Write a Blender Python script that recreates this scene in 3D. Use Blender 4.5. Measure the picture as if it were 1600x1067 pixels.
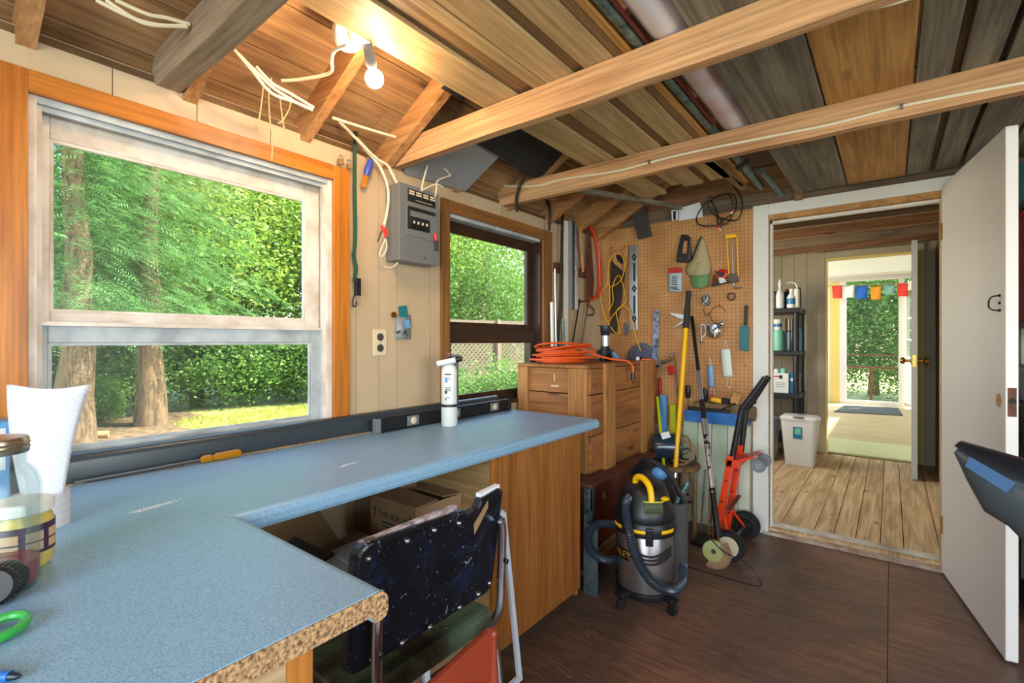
import bpy, bmesh, math, random
import numpy as np
from mathutils import Vector, Matrix, Euler
R = math.radians
random.seed(7)
for o in list(bpy.data.objects): bpy.data.objects.remove(o)
S = bpy.context.scene
COL = S.collection
# ------------------------------------------------------------------ camera, sky, lights, exposure
CAM = Vector((1.80, 0.0, 1.23)); YAW = R(38.0); FPX = 758.0
cd = bpy.data.cameras.new('camera'); cam = bpy.data.objects.new('camera', cd); COL.objects.link(cam)
cd.sensor_width = 36; cd.lens = FPX/1600*36; cd.shift_y = -1/1600; cd.clip_start = .02; cd.clip_end = 300
cam.location = CAM; cam.rotation_euler = (math.pi/2, 0, YAW); S.camera = cam
w = bpy.data.worlds.new('sky'); S.world = w; w.use_nodes = True
nt = w.node_tree; bg = nt.nodes['Background']; sk = nt.nodes.new('ShaderNodeTexSky')
sk.sky_type = 'NISHITA'; sk.sun_disc = False; sk.sun_elevation = R(48); sk.sun_rotation = R(15); sk.air_density = 1.2
nt.links.new(sk.outputs[0], bg.inputs[0]); bg.inputs[1].default_value = 0.7
def lamp(name, kind, loc, rot, energy, color, **k):
    l = bpy.data.lights.new(name, kind); l.energy = energy; l.color = color
    for a, b in k.items(): setattr(l, a, b)
    o = bpy.data.objects.new(name, l); COL.objects.link(o); o.location = loc; o.rotation_euler = rot
    return o
sun = lamp('sun', 'SUN', (0, 12, 20), (0, 0, 0), 13, (1, .93, .8), angle=R(1.0))
sun.rotation_euler = Vector((-.72, -.62, -1.0)).to_track_quat('-Z', 'Y').to_euler()
# added fill lamps that brighten the rooms, set at unseen openings
lamp('fill_light_back', 'AREA', (2.2, -2.12, 1.45), (R(90), 0, 0), 100, (.86, .93, 1), shape='RECTANGLE', size=2.6, size_y=1.5)
lamp('fill_light_right', 'AREA', (4.12, .2, 1.4), (0, R(90), 0), 55, (.88, .94, 1), shape='RECTANGLE', size=1.3, size_y=2.4)
lamp('fill_light_hall', 'AREA', (.25, 4.6, 1.5), (0, R(-90), 0), 22, (1, .93, .8), shape='RECTANGLE', size=1.2, size_y=.9)
lamp('fill_light_sunroom', 'AREA', (-.1, 9.2, 1.7), (0, R(-90), 0), 42, (1, .97, .9), shape='RECTANGLE', size=1.7, size_y=3.2)
v = S.view_settings; v.view_transform = 'Standard'; v.look = 'None'; v.gamma = 1; v.use_curve_mapping = False; v.exposure = 0.35

def W(x, y, X=None, Y=None, Z=None):
    """photo pixel -> point on a real plane of the room (wall X, wall Y or height Z)"""
    d = Vector((-math.sin(YAW), math.cos(YAW), 0)) + Vector((math.cos(YAW), math.sin(YAW), 0))*((x-800)/FPX) + Vector((0, 0, -(y-532.5)/FPX))
    t = (X-CAM.x)/d.x if X is not None else (Y-CAM.y)/d.y if Y is not None else (Z-CAM.z)/d.z
    return CAM + d*t
# ------------------------------------------------------------------ helpers
def lin(c):
    if isinstance(c, str):
        c = [int(c[i:i+2], 16)/255 for i in (1, 3, 5)]
        c = [a/12.92 if a <= .04045 else ((a+.055)/1.055)**2.4 for a in c]
    return (c[0], c[1], c[2], 1)
MATS = {}
def base(name, rough=.5, metal=0.0, spec=.5):
    m = bpy.data.materials.new(name); m.use_nodes = True
    b = m.node_tree.nodes['Principled BSDF']; b.inputs['Roughness'].default_value = rough
    b.inputs['Metallic'].default_value = metal; b.inputs['Specular IOR Level'].default_value = spec
    MATS[name] = m; return m, m.node_tree, b
def plain(name, c, rough=.5, metal=0.0, spec=.5, **k):
    m, t, b = base(name, rough, metal, spec); b.inputs['Base Color'].default_value = lin(c)
    for a, x in k.items(): b.inputs[a.replace('_', ' ')].default_value = x
    return m
def coords(t, scale, rnd=True):
    tc = t.nodes.new('ShaderNodeTexCoord'); mp = t.nodes.new('ShaderNodeMapping'); mp.inputs['Scale'].default_value = scale
    t.links.new(tc.outputs['Object'], mp.inputs['Vector'])
    if rnd:
        oi = t.nodes.new('ShaderNodeObjectInfo'); mu = t.nodes.new('ShaderNodeMath'); mu.operation = 'MULTIPLY'; mu.inputs[1].default_value = 37
        t.links.new(oi.outputs['Random'], mu.inputs[0]); t.links.new(mu.outputs[0], mp.inputs['Location'])
    return mp.outputs[0]
def noise(t, vec, scale, detail=4, dist=0.0, rough=.55):
    n = t.nodes.new('ShaderNodeTexNoise'); n.inputs['Scale'].default_value = scale; n.inputs['Detail'].default_value = detail
    n.inputs['Distortion'].default_value = dist; n.inputs['Roughness'].default_value = rough
    t.links.new(vec, n.inputs['Vector']); return n.outputs['Fac']
def ramp(t, fac, stops):
    r = t.nodes.new('ShaderNodeValToRGB'); e = r.color_ramp.elements
    while len(e) < len(stops): e.new(.5)
    for el, (p, c) in zip(e, stops): el.position = p; el.color = lin(c)
    t.links.new(fac, r.inputs[0]); return r.outputs[0]
def mix(t, fac, a, b, mode='MIX'):
    m = t.nodes.new('ShaderNodeMix'); m.data_type = 'RGBA'; m.blend_type = mode
    if isinstance(fac, float): m.inputs[0].default_value = fac
    else: t.links.new(fac, m.inputs[0])
    for i, x in ((6, a), (7, b)):
        if isinstance(x, (str, tuple)): m.inputs[i].default_value = lin(x)
        else: t.links.new(x, m.inputs[i])
    return m.outputs[2]
def bump(t, b, h, strength=.3, dist=.004):
    n = t.nodes.new('ShaderNodeBump'); n.inputs['Strength'].default_value = strength; n.inputs['Distance'].default_value = dist
    t.links.new(h, n.inputs['Height']); t.links.new(n.outputs[0], b.inputs['Normal'])
def wood(name, c1, c2, axis='y', dark='#2a1a10', rough=.6, knots=.55, bmp=.25, fine=1.0, spec=.4):
    m, t, b = base(name, rough, 0, spec)
    i = 'xyz'.index(axis); sc = [9.0, 9.0, 9.0]; sc[i] = .9
    s2 = [95.0, 95.0, 95.0]; s2[i] = 2.5
    v1 = coords(t, sc); n1 = noise(t, v1, 1.0, 6, 1.6)
    col = ramp(t, n1, [(.33, c1), (.62, c2)])
    n2 = noise(t, coords(t, s2), 1.0, 3)
    g = ramp(t, n2, [(.38, (.55, .55, .55)), (.6, (1.12, 1.12, 1.12))])
    col = mix(t, min(1.0, .55*fine), col, g, 'MULTIPLY')
    s4 = [30.0, 30.0, 30.0]; s4[i] = 14.0; n4 = noise(t, coords(t, s4), 1.0, 5, .4, .7)
    col = mix(t, ramp(t, n4, [(.62, (0, 0, 0)), (.76, (.4, .4, .4))]), col, dark)
    s3 = [7.0, 7.0, 7.0]; s3[i] = 2.2
    vo = t.nodes.new('ShaderNodeTexVoronoi'); vo.inputs['Scale'].default_value = 1.0; t.links.new(coords(t, s3), vo.inputs['Vector'])
    k = ramp(t, vo.outputs['Distance'], [(.05, (1, 1, 1)), (.13, (0, 0, 0))])
    kk = t.nodes.new('ShaderNodeMath'); kk.operation = 'MULTIPLY'; kk.inputs[1].default_value = knots; t.links.new(k, kk.inputs[0])
    col = mix(t, kk.outputs[0], col, dark)
    t.links.new(col, b.inputs['Base Color']); bump(t, b, n2, bmp, .002); return m
def mott(name, c1, c2, scale=6, rough=.5, metal=0.0, lo=.35, hi=.65, bmp=0, spec=.5, detail=5, rr=None):
    m, t, b = base(name, rough, metal, spec); n = noise(t, coords(t, (1, 1, 1)), scale, detail)
    t.links.new(ramp(t, n, [(lo, c1), (hi, c2)]), b.inputs['Base Color'])
    if bmp: bump(t, b, n, bmp)
    if rr:
        q = t.nodes.new('ShaderNodeMapRange'); q.inputs[3].default_value = rr[0]; q.inputs[4].default_value = rr[1]
        t.links.new(n, q.inputs[0]); t.links.new(q.outputs[0], b.inputs['Roughness'])
    return m
def glassy(name, tint=(1, 1, 1), alpha=.12, rough=.38):
    """clear pane: mostly lets light straight through, reflects a little"""
    m = bpy.data.materials.new(name); m.use_nodes = True; t = m.node_tree; t.nodes.clear()
    o = t.nodes.new('ShaderNodeOutputMaterial'); mx = t.nodes.new('ShaderNodeMixShader'); tr = t.nodes.new('ShaderNodeBsdfTransparent')
    gl = t.nodes.new('ShaderNodeBsdfGlossy'); fr = t.nodes.new('ShaderNodeFresnel'); fr.inputs[0].default_value = 1.45
    mu = t.nodes.new('ShaderNodeMath'); mu.operation = 'MULTIPLY_ADD'; mu.inputs[1].default_value = .12; mu.inputs[2].default_value = alpha*.1
    tr.inputs[0].default_value = lin(tint); gl.inputs['Roughness'].default_value = rough
    t.links.new(fr.outputs[0], mu.inputs[0]); t.links.new(mu.outputs[0], mx.inputs[0]); t.links.new(tr.outputs[0], mx.inputs[1]); t.links.new(gl.outputs[0], mx.inputs[2]); t.links.new(mx.outputs[0], o.inputs[0])
    MATS[name] = m; return m
ORG = {}
class MB:
    def __init__(s, M=None): s.v = []; s.f = []; s.M = M or Matrix()
    def add(s, vs, fs):
        n = len(s.v); s.v += [s.M @ Vector(p) for p in vs]; s.f += [tuple(i+n for i in f) for f in fs]; return s
    def box(s, x0, x1, y0, y1, z0, z1):
        return s.add([(x0,y0,z0),(x1,y0,z0),(x1,y1,z0),(x0,y1,z0),(x0,y0,z1),(x1,y0,z1),(x1,y1,z1),(x0,y1,z1)],
                     [(3,2,1,0),(4,5,6,7),(0,1,5,4),(1,2,6,5),(2,3,7,6),(3,0,4,7)])
    def obox(s, c, size, rot=(0,0,0)):
        m = Euler(rot).to_matrix(); a, b, d = [q/2 for q in size]; c = Vector(c)
        return s.add([c+m@Vector(p) for p in ((-a,-b,-d),(a,-b,-d),(a,b,-d),(-a,b,-d),(-a,-b,d),(a,-b,d),(a,b,d),(-a,b,d))],
                     [(3,2,1,0),(4,5,6,7),(0,1,5,4),(1,2,6,5),(2,3,7,6),(3,0,4,7)])
    def bar(s, p, q, wd, th, up=(0,0,1)):
        """rectangular bar from p to q, wd across, th along 'up'"""
        p = Vector(p); q = Vector(q); d = (q-p).normalized(); u = Vector(up); u = (u-d*u.dot(d)).normalized(); r = d.cross(u)
        o = [(-1,-1),(1,-1),(1,1),(-1,1)]
        vs = [e + r*(a*wd/2) + u*(b*th/2) for e in (p, q) for a, b in o]
        return s.add(vs, [(0,1,2,3),(7,6,5,4),(0,4,5,1),(1,5,6,2),(2,6,7,3),(3,7,4,0)])
    def quadplate(s, pts, n, th):
        """flat polygon plate, extruded th along n"""
        pts = [Vector(p) for p in pts]; n = Vector(n)*th; k = len(pts)
        return s.add(pts+[p+n for p in pts], [tuple(range(k))[::-1], tuple(range(k, 2*k))]+[(i, (i+1) % k, k+(i+1) % k, k+i) for i in range(k)])
    def prism(s, poly, axis, a, b):
        ex = {'x': lambda p, t: (t, p[0], p[1]), 'y': lambda p, t: (p[0], t, p[1]), 'z': lambda p, t: (p[0], p[1], t)}[axis]; k = len(poly)
        return s.add([ex(p, a) for p in poly]+[ex(p, b) for p in poly], [tuple(range(k))[::-1], tuple(range(k, 2*k))]+[(i, (i+1) % k, k+(i+1) % k, k+i) for i in range(k)])
    def tube(s, pts, r, n=8, closed=False, cap=True):
        pts = [Vector(p) for p in pts]; k = len(pts); rs = r if isinstance(r, (list, tuple)) else [r]*k
        vs = []; ref = None
        for i, p in enumerate(pts):
            a = pts[(i-1) % k] if (closed or i) else p; b = pts[(i+1) % k] if (closed or i < k-1) else p
            d = (b-a).normalized() if (b-a).length > 1e-9 else Vector((0,0,1))
            if ref is None: ref = d.orthogonal().normalized()
            ref = (ref-d*ref.dot(d)); ref = ref.normalized() if ref.length > 1e-6 else d.orthogonal().normalized()
            u = d.cross(ref)
            for j in range(n):
                t = 2*math.pi*j/n; vs.append(p+(ref*math.cos(t)+u*math.sin(t))*rs[i])
        fs = []
        for i in range(k if closed else k-1):
            for j in range(n):
                a = i*n+j; b = i*n+(j+1) % n; c = ((i+1) % k)*n+(j+1) % n; d = ((i+1) % k)*n+j; fs.append((a, b, c, d))
        if cap and not closed: fs += [tuple(range(n))[::-1], tuple(range((k-1)*n, k*n))]
        return s.add(vs, fs)
    def lathe(s, prof, c=(0,0,0), axis=(0,0,1), n=20, sweep=None):
        """prof: (radius, height) pairs"""
        a = Vector(axis).normalized(); u = a.orthogonal().normalized(); w_ = a.cross(u); c = Vector(c); vs = []; fs = []
        for r, h in prof:
            for j in range(n):
                t = 2*math.pi*j/n; vs.append(c+a*h+(u*math.cos(t)+w_*math.sin(t))*max(r, 1e-5))
        for i in range(len(prof)-1):
            for j in range(n): fs.append((i*n+j, i*n+(j+1) % n, (i+1)*n+(j+1) % n, (i+1)*n+j))
        fs += [tuple(range(n))[::-1], tuple(range((len(prof)-1)*n, len(prof)*n))]
        return s.add(vs, fs)
    def ball(s, c, r, n=14, sc=(1,1,1)):
        c = Vector(c); k = n//2
        vs = [(c.x+r*sc[0]*math.sin(math.pi*i/k)*math.cos(2*math.pi*j/n), c.y+r*sc[1]*math.sin(math.pi*i/k)*math.sin(2*math.pi*j/n), c.z+r*sc[2]*math.cos(math.pi*i/k)) for i in range(1, k) for j in range(n)]
        vs += [(c.x, c.y, c.z+r*sc[2]), (c.x, c.y, c.z-r*sc[2])]; t = len(vs)-2
        fs = [(i*n+j, (i+1)*n+j, (i+1)*n+(j+1) % n, i*n+(j+1) % n) for i in range(k-2) for j in range(n)]
        fs += [(t, j, (j+1) % n) for j in range(n)]+[(t+1, (k-2)*n+(j+1) % n, (k-2)*n+j) for j in range(n)]
        return s.add(vs, fs)
    def grid(s, fn, nu, nv, th=None):
        """surface fn(u,v)->point"""
        vs = [fn(i/nu, j/nv) for i in range(nu+1) for j in range(nv+1)]
        return s.add(vs, [(i*(nv+1)+j, (i+1)*(nv+1)+j, (i+1)*(nv+1)+j+1, i*(nv+1)+j+1) for i in range(nu) for j in range(nv)])
    def build(s, name, mat, parent=None, smooth=False, bevel=0, solid=0, sub=0, origin=None):
        xs = [[p[i] for p in s.v] for i in range(3)]
        c = Vector(origin) if origin else Vector(((min(xs[0])+max(xs[0]))/2, (min(xs[1])+max(xs[1]))/2, min(xs[2])))
        me = bpy.data.meshes.new(name); me.from_pydata([p-c for p in s.v], [], s.f); me.update()
        o = bpy.data.objects.new(name, me); COL.objects.link(o); me.materials.append(MATS[mat] if isinstance(mat, str) else mat)
        ORG[o.name] = c
        if parent: o.parent = parent; o.location = c-ORG[parent.name]
        else: o.location = c
        if smooth:
            for p in me.polygons: p.use_smooth = True
            me.set_sharp_from_angle(angle=R(42))
        if solid: q = o.modifiers.new('solid', 'SOLIDIFY'); q.thickness = solid; q.offset = 0
        if bevel: q = o.modifiers.new('bevel', 'BEVEL'); q.width = bevel; q.segments = 2; q.limit_method = 'ANGLE'; q.angle_limit = R(40)
        if sub: q = o.modifiers.new('sub', 'SUBSURF'); q.levels = sub; q.render_levels = sub
        return o
def tag(o, label=None, cat=None, group=None, kind=None):
    for k_, x in (('label', label), ('category', cat), ('group', group), ('kind', kind)):
        if x: o[k_] = x
    return o
def thing(name, label, cat, loc=(0,0,0), group=None, local=False, rot=(0,0,0)):
    """an Empty at the base of a thing; parts are given in world coordinates unless local"""
    o = bpy.data.objects.new(name, None); COL.objects.link(o); o.location = loc; o.rotation_euler = rot; o.empty_display_size = .05
    ORG[o.name] = Vector((0,0,0)) if local else Vector(loc)
    return tag(o, label, cat, group)
def struct(name, loc=(0,0,0)):
    o = bpy.data.objects.new(name, None); COL.objects.link(o); o.location = loc; ORG[o.name] = Vector(loc); o['kind'] = 'structure'; o.empty_display_size = .05
    return o
def copy_tree(o, parent=None):
    c = o.copy(); COL.objects.link(c); c.parent = parent; ORG[c.name] = ORG[o.name]
    for ch in o.children: copy_tree(ch, c)
    return c
def smoothpath(pts, n=6, closed=False):
    pts = [Vector(p) for p in pts]; k = len(pts); out = []
    for i in range(k if closed else k-1):
        g = (lambda j: pts[j % k]) if closed else (lambda j: pts[min(max(j, 0), k-1)])
        a, b, c, d = g(i-1), g(i), g(i+1), g(i+2)
        for q in range(n):
            t = q/n; out.append(.5*((2*b)+(c-a)*t+(2*a-5*b+4*c-d)*t*t+(3*b-a-3*c+d)*t**3))
    if not closed: out.append(pts[-1])
    return out
def text(s, name, mat, parent, size, M, ext=.0006, bend=None, align='CENTER'):
    cu = bpy.data.curves.new(name, 'FONT'); cu.body = s; cu.size = size; cu.extrude = ext; cu.align_x = align; cu.align_y = 'CENTER'; cu.resolution_u = 2
    o = bpy.data.objects.new('tmp_text', cu); COL.objects.link(o)
    me = bpy.data.meshes.new_from_object(o.evaluated_get(bpy.context.evaluated_depsgraph_get())); bpy.data.objects.remove(o); bpy.data.curves.remove(cu)
    b = MB(); vs = [v_.co.copy() for v_ in me.vertices]; fs = [tuple(p.vertices) for p in me.polygons]; bpy.data.meshes.remove(me)
    vs = [bend(p) if bend else M @ p for p in vs]; b.add(vs, fs)
    return b.build(name, mat, parent)
def basis(origin, xd, yd):
    x = Vector(xd).normalized(); y = Vector(yd); y = (y-x*y.dot(x)).normalized(); z = x.cross(y)
    m = Matrix((x, y, z)).transposed().to_4x4(); m.translation = Vector(origin); return m
# ------------------------------------------------------------------ materials
plain('white_paint', '#dcd8ce', .45); plain('door_paint', '#dcd7d0', .42); plain('black_plastic', '#121316', .42); plain('black_rubber', '#0d0e10', .7)
plain('chrome', '#dadde2', .2, 1); plain('steel', '#8d9093', .35, 1); plain('brass', '#a87a2c', .25, 1); plain('dark_metal', '#33312f', .45, .8)
plain('red_plastic', '#b01818', .4); plain('red_wire', '#d32a1c', .45); plain('yellow_plastic', '#f0b800', .38); plain('yellow_cord', '#d9a41a', .5); plain('orange_cord', '#e0561a', .45)
plain('blue_plastic', '#1c5fa6', .4); plain('teal_plastic', '#0d6a74', .5); plain('green_plastic', '#2f9e3f', .4); plain('cable_white', '#d9ccae', .5); plain('cable_black', '#111111', .5)
plain('white_plastic', '#dcdcd6', .35); plain('ivory', '#d2c4a0', .4); plain('grey_plastic', '#6d7074', .45); plain('orange_paint', '#d8380f', .35); plain('paper', '#d6d8dc', .8)
plain('aluminium', '#b9bcc0', .3, .9); plain('amber', '#c88a10', .15, Transmission_Weight=.35); plain('pale_blue', '#5d9bcf', .5)
plain('cord_tan', '#b09a6c', .8); plain('olive_cloth', '#a89c76', .9); plain('green_cloth', '#5f8a5c', .85); plain('mask_white', '#cfdccf', .85); plain('mask_blue', '#7fa8cf', .85)
plain('felt', '#1c1d1e', .85); plain('grey_board', '#8c8c8e', .75); plain('slate', '#3d3733', .85)
mott('wall_beige', '#b39c7c', '#bda688', 3, .5); mott('wall_hall', '#a4957a', '#ada084', 3, .55); plain('wall_white', '#dcdad2', .6); plain('yellow_trim', '#d8c06a', .5)
mott('galvanised', '#3f5452', '#6f8783', 40, .45, .6); mott('shabby_blue', '#2e3a3e', '#4a585a', 14, .6); mott('rust', '#4a2414', '#6b3a22', 18, .7)
mott('trunk_red', '#43170e', '#6b2a1a', 5, .45); wood('bark', '#5a4834', '#8c7658', 'z', '#3a2c1e', .95, .3, 1.0); mott('card', '#8a6b4a', '#987856', 4, .75)
wood('joist', '#a87850', '#c79a6c', 'x', '#4a2c18', .75, .5, .4); wood('joist_grey', '#846f5a', '#a08a72', 'x', '#3a2e26', .8, .5, .4)
wood('rafter', '#9c6a3c', '#b98a58', 'x', '#4a2410', .65, .5); wood('roof_board', '#7c5a3a', '#a88258', 'y', '#2c180c', .7, .7)
wood('casing_orange', '#a05a18', '#bd7426', 'z', '#5a2c0a', .38, .25, .08); wood('casing_orange_y', '#a05a18', '#bd7426', 'y', '#5a2c0a', .38, .25, .08); wood('casing_brown', '#7a4f26', '#8f6233', 'z', '#3a200c', .45, .25, .1); wood('casing_brown_y', '#7a4f26', '#8f6233', 'y', '#3a200c', .45, .25, .1)
wood('sash_brown', '#2c1a12', '#40281a', 'y', '#160c08', .35, .1, .05); wood('tan_board', '#a5885c', '#bca076', 'y', '#6a4a28', .55, .35, .1); wood('tan_dark', '#6f5334', '#8a6a46', 'y', '#3a2414', .6, .4, .1)
wood('grey_plank', '#5c564a', '#857c6b', 'y', '#2e2822', .85, .5, .5); wood('gold_plank', '#a07038', '#bf8e50', 'y', '#5a3214', .65, .4, .2); wood('grey_plank_x', '#57483a', '#7a6650', 'x', '#2a2018', .85, .6, .5); wood('brown_plank_x', '#6f4c30', '#8e6642', 'x', '#2a180e', .8, .6, .4)
wood('hall_plank', '#b09066', '#d6ba90', 'y', '#4a3220', .75, .6, .3); wood('crate', '#84522a', '#a66e3c', 'y', '#3a2010', .6, .8, .35); wood('crate_x', '#84522a', '#a66e3c', 'x', '#3a2010', .6, .8, .35); wood('crate_z', '#94622f', '#b67e46', 'z', '#4a2a10', .6, .5, .25)
wood('cabinet_ply', '#8a5220', '#a4682e', 'z', '#5a3616', .5, .12, .1); wood('cabinet_side', '#9a7a4e', '#b0905f', 'x', '#5a3c20', .6, .3, .1); wood('bench_ply', '#a08560', '#b89c74', 'y', '#6a4c2c', .6, .2, .15); wood('post_orange', '#9a5c22', '#b4722e', 'z', '#5a2c0e', .5, .3)
wood('handle_wood', '#a06c38', '#c4905a', 'z', '#4a2a10', .55, .2)
# weathered white sash paint
m, t, b = base('sash_paint', .5); n = noise(t, coords(t, (1, 1, 1)), 9, 6); t.links.new(ramp(t, n, [(.33, '#b9a998'), (.6, '#d9d0c6')]), b.inputs['Base Color'])
m, t, b = base('sash_grey', .5); n = noise(t, coords(t, (1, 1, 1)), 9, 6); t.links.new(ramp(t, n, [(.33, '#8d9396'), (.62, '#b4babb')]), b.inputs['Base Color'])
# brown painted plywood floor, scuffed and scratched
m, t, b = base('floor_brown', .5)
v1 = coords(t, (1.6, 1.0, 1)); n1 = noise(t, v1, 1.5, 5, .6); col = ramp(t, n1, [(.34, '#4c3e36'), (.5, '#674d40'), (.68, '#825c48')])
gr = noise(t, coords(t, (4, 55, 1)), 1, 4, 1.0); col = mix(t, .5, col, ramp(t, gr, [(.4, (.5, .5, .5)), (.6, (1.25, 1.25, 1.25))]), 'MULTIPLY')
sc = noise(t, coords(t, (7, 40, 1)), 2.0, 6, 2.0, .7); col = mix(t, ramp(t, sc, [(.58, (0, 0, 0)), (.7, (.7, .7, .7))]), col, '#b8957a')
t.links.new(col, b.inputs['Base Color']); bump(t, b, gr, .15, .002)
q = t.nodes.new('ShaderNodeMapRange'); q.inputs[3].default_value = .3; q.inputs[4].default_value = .62; t.links.new(n1, q.inputs[0]); t.links.new(q.outputs[0], b.inputs['Roughness'])
# blue grey speckled laminate with scuffs
m, t, b = base('laminate', .36)
sp = noise(t, coords(t, (1, 1, 1), False), 420, 2); col = ramp(t, sp, [(.35, '#688eab'), (.6, '#8cb0c8')])
sc = noise(t, coords(t, (5, 22, 4), False), 2.2, 7, 3.0, .72); col = mix(t, ramp(t, sc, [(.6, (0, 0, 0)), (.74, (.6, .6, .6))]), col, '#b5bfc2')
t.links.new(col, b.inputs['Base Color'])
n3 = noise(t, coords(t, (1, 1, 1), False), 5, 4); q = t.nodes.new('ShaderNodeMapRange'); q.inputs[3].default_value = .25; q.inputs[4].default_value = .5; t.links.new(n3, q.inputs[0]); t.links.new(q.outputs[0], b.inputs['Roughness'])
mott('laminate_dark', '#272f32', '#38424a', 300, .32, detail=2)
mott('chipboard', '#5a3f28', '#c09a6c', 160, .9, bmp=.5, detail=3)
# pegboard with a regular grid of holes, one inch apart
m, t, b = base('pegboard', .6)
tc = t.nodes.new('ShaderNodeTexCoord'); mp = t.nodes.new('ShaderNodeVectorMath'); mp.operation = 'SCALE'; mp.inputs['Scale'].default_value = 1/.0254; t.links.new(tc.outputs['Object'], mp.inputs[0])
fr = t.nodes.new('ShaderNodeVectorMath'); fr.operation = 'FRACTION'; t.links.new(mp.outputs[0], fr.inputs[0])
sb = t.nodes.new('ShaderNodeVectorMath'); sb.operation = 'SUBTRACT'; sb.inputs[1].default_value = (.5, .5, .5); t.links.new(fr.outputs[0], sb.inputs[0])
ml = t.nodes.new('ShaderNodeVectorMath'); ml.operation = 'MULTIPLY'; ml.inputs[1].default_value = (1, 0, 1); t.links.new(sb.outputs[0], ml.inputs[0])
ln = t.nodes.new('ShaderNodeVectorMath'); ln.operation = 'LENGTH'; t.links.new(ml.outputs[0], ln.inputs[0])
hole = ramp(t, ln.outputs['Value'], [(.11, (1, 1, 1)), (.15, (0, 0, 0))])
bc = ramp(t, noise(t, coords(t, (1, 1, 1)), 5, 5), [(.35, '#a87442'), (.65, '#be8a52')])
t.links.new(mix(t, hole, bc, '#2c1a0c'), b.inputs['Base Color'])
# panelling of crackled dark leatherette
m, t, b = base('leatherette', .3)
n = noise(t, coords(t, (1, 1, 1)), 14, 7, .8, .7); col = ramp(t, n, [(.3, '#06070a'), (.52, '#0b1018'), (.66, '#12203a')])
n2 = noise(t, coords(t, (1, 1, 1)), 38, 6, 1.5, .7); col = mix(t, ramp(t, n2, [(.63, (0, 0, 0)), (.69, (.9, .9, .9))]), col, '#8b97a8')
t.links.new(col, b.inputs['Base Color']); bump(t, b, n, .5, .003)
m, t, b = base('seat_vinyl', .25); n = noise(t, coords(t, (1, 1, 1)), 9, 6); col = ramp(t, n, [(.35, '#2a2417'), (.6, '#4a5a48')])
n2 = noise(t, coords(t, (1, 1, 1)), 60, 4, 1, .7); col = mix(t, ramp(t, n2, [(.68, (0, 0, 0)), (.72, (1, 1, 1))]), col, '#c9c4b4'); t.links.new(col, b.inputs['Base Color'])
# things outside
mott('lawn', '#7a8a3a', '#b0ac62', 1.5, .9, lo=.35, hi=.62); mott('soil', '#5a4a34', '#8a7350', 8, .95)
def leaf(name, c1, c2, tr=.35):
    m, t, b = base(name, .5); oi = coords(t, (1, 1, 1)); n = noise(t, oi, 2.5, 3); col = ramp(t, n, [(.35, c1), (.65, c2)])
    t.links.new(col, b.inputs['Base Color']); ts = t.nodes.new('ShaderNodeBsdfTranslucent'); t.links.new(col, ts.inputs[0]); mx = t.nodes.new('ShaderNodeMixShader'); mx.inputs[0].default_value = tr
    o = t.nodes['Material Output']; t.links.new(b.outputs[0], mx.inputs[1]); t.links.new(ts.outputs[0], mx.inputs[2]); t.links.new(mx.outputs[0], o.inputs[0])
leaf('cedar_leaf', '#4c7f44', '#7fae64', .4); leaf('maple_leaf', '#6f9434', '#acc858', .5); leaf('bush_leaf', '#568a3c', '#8fb45c', .45); leaf('grass_leaf', '#a0b048', '#ccc870', .4)
glassy('window_glass'); glassy('jar_glass', (.93, .97, .96), .5)
# ------------------------------------------------------------------ structure: floor
ZC = .84           # worktop height
YF = 3.45          # far wall face
fl = tag(MB().box(0, 4.2, -2.2, YF, -.12, -.012).build('floor', 'soil'), kind='structure')
xj = W(1387, 1000, Z=0).x
for a, b_ in ((0, xj-1.22), (xj-1.22, xj), (xj, xj+1.22), (xj+1.22, 4.2)):
    for c, d in ((-2.2, .3), (.3, YF+.0)) if a < xj-.1 else ((-2.2, 1.1), (1.1, YF)):
        MB().box(a+.0012, b_-.0012, c+.0012, d-.0012, -.012, 0).build('plywood_sheet', 'floor_brown', fl)
# left wall: slab with two window openings, clad with grooved panel boards
W1 = (.222, 1.108, .86, 1.885); W2 = (1.765, 2.62, .86, 1.89)
b = MB(); xs = (-.13, -.012)
for y0, y1, z0, z1 in ((-2.2, W1[0], 0, 2.06), (W1[0], W1[1], 0, W1[2]), (W1[0], W1[1], W1[3], 2.06), (W1[1], W2[0], 0, 2.06), (W2[0], W2[1], 0, W2[2]), (W2[0], W2[1], W2[3], 2.06), (W2[1], YF, 0, 2.06)):
    b.box(*xs, y0, y1, z0, z1)
wl = tag(b.build('wall_left', 'wall_beige'), kind='structure')
gy = [-2.2, -1.9, -1.75, -1.45, -1.15, -1.0, -.7, -.4, -.25, .02, .17, .40, .62, .86] + [W(p, 450, X=0).y for p in (556, 592, 620, 672)] + [1.95, 2.2, 2.42, W(872, 450, X=0).y, 2.95, 3.1, 3.28, YF]
for y0, y1 in zip(gy, gy[1:]):
    y0 += .0013; y1 -= .0013; segs = [(y0, y1, 0, 2.03)]
    for w_ in (W1, W2):
        out = []
        for a, c, z0, z1 in segs:
            if c <= w_[0] or a >= w_[1] or z1 <= w_[2] or z0 >= w_[3]: out.append((a, c, z0, z1)); continue
            if a < w_[0]: out.append((a, w_[0], z0, z1)); a = w_[0]
            if c > w_[1]: out.append((w_[1], c, z0, z1)); c = w_[1]
            if c-a > .004: out += [(a, c, z0, w_[2]), (a, c, w_[3], z1)]
        segs = out
    for a, c, z0, z1 in segs: MB().box(-.012, 0, a, c, z0, z1).build('panel_board', 'wall_beige', wl)
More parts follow.
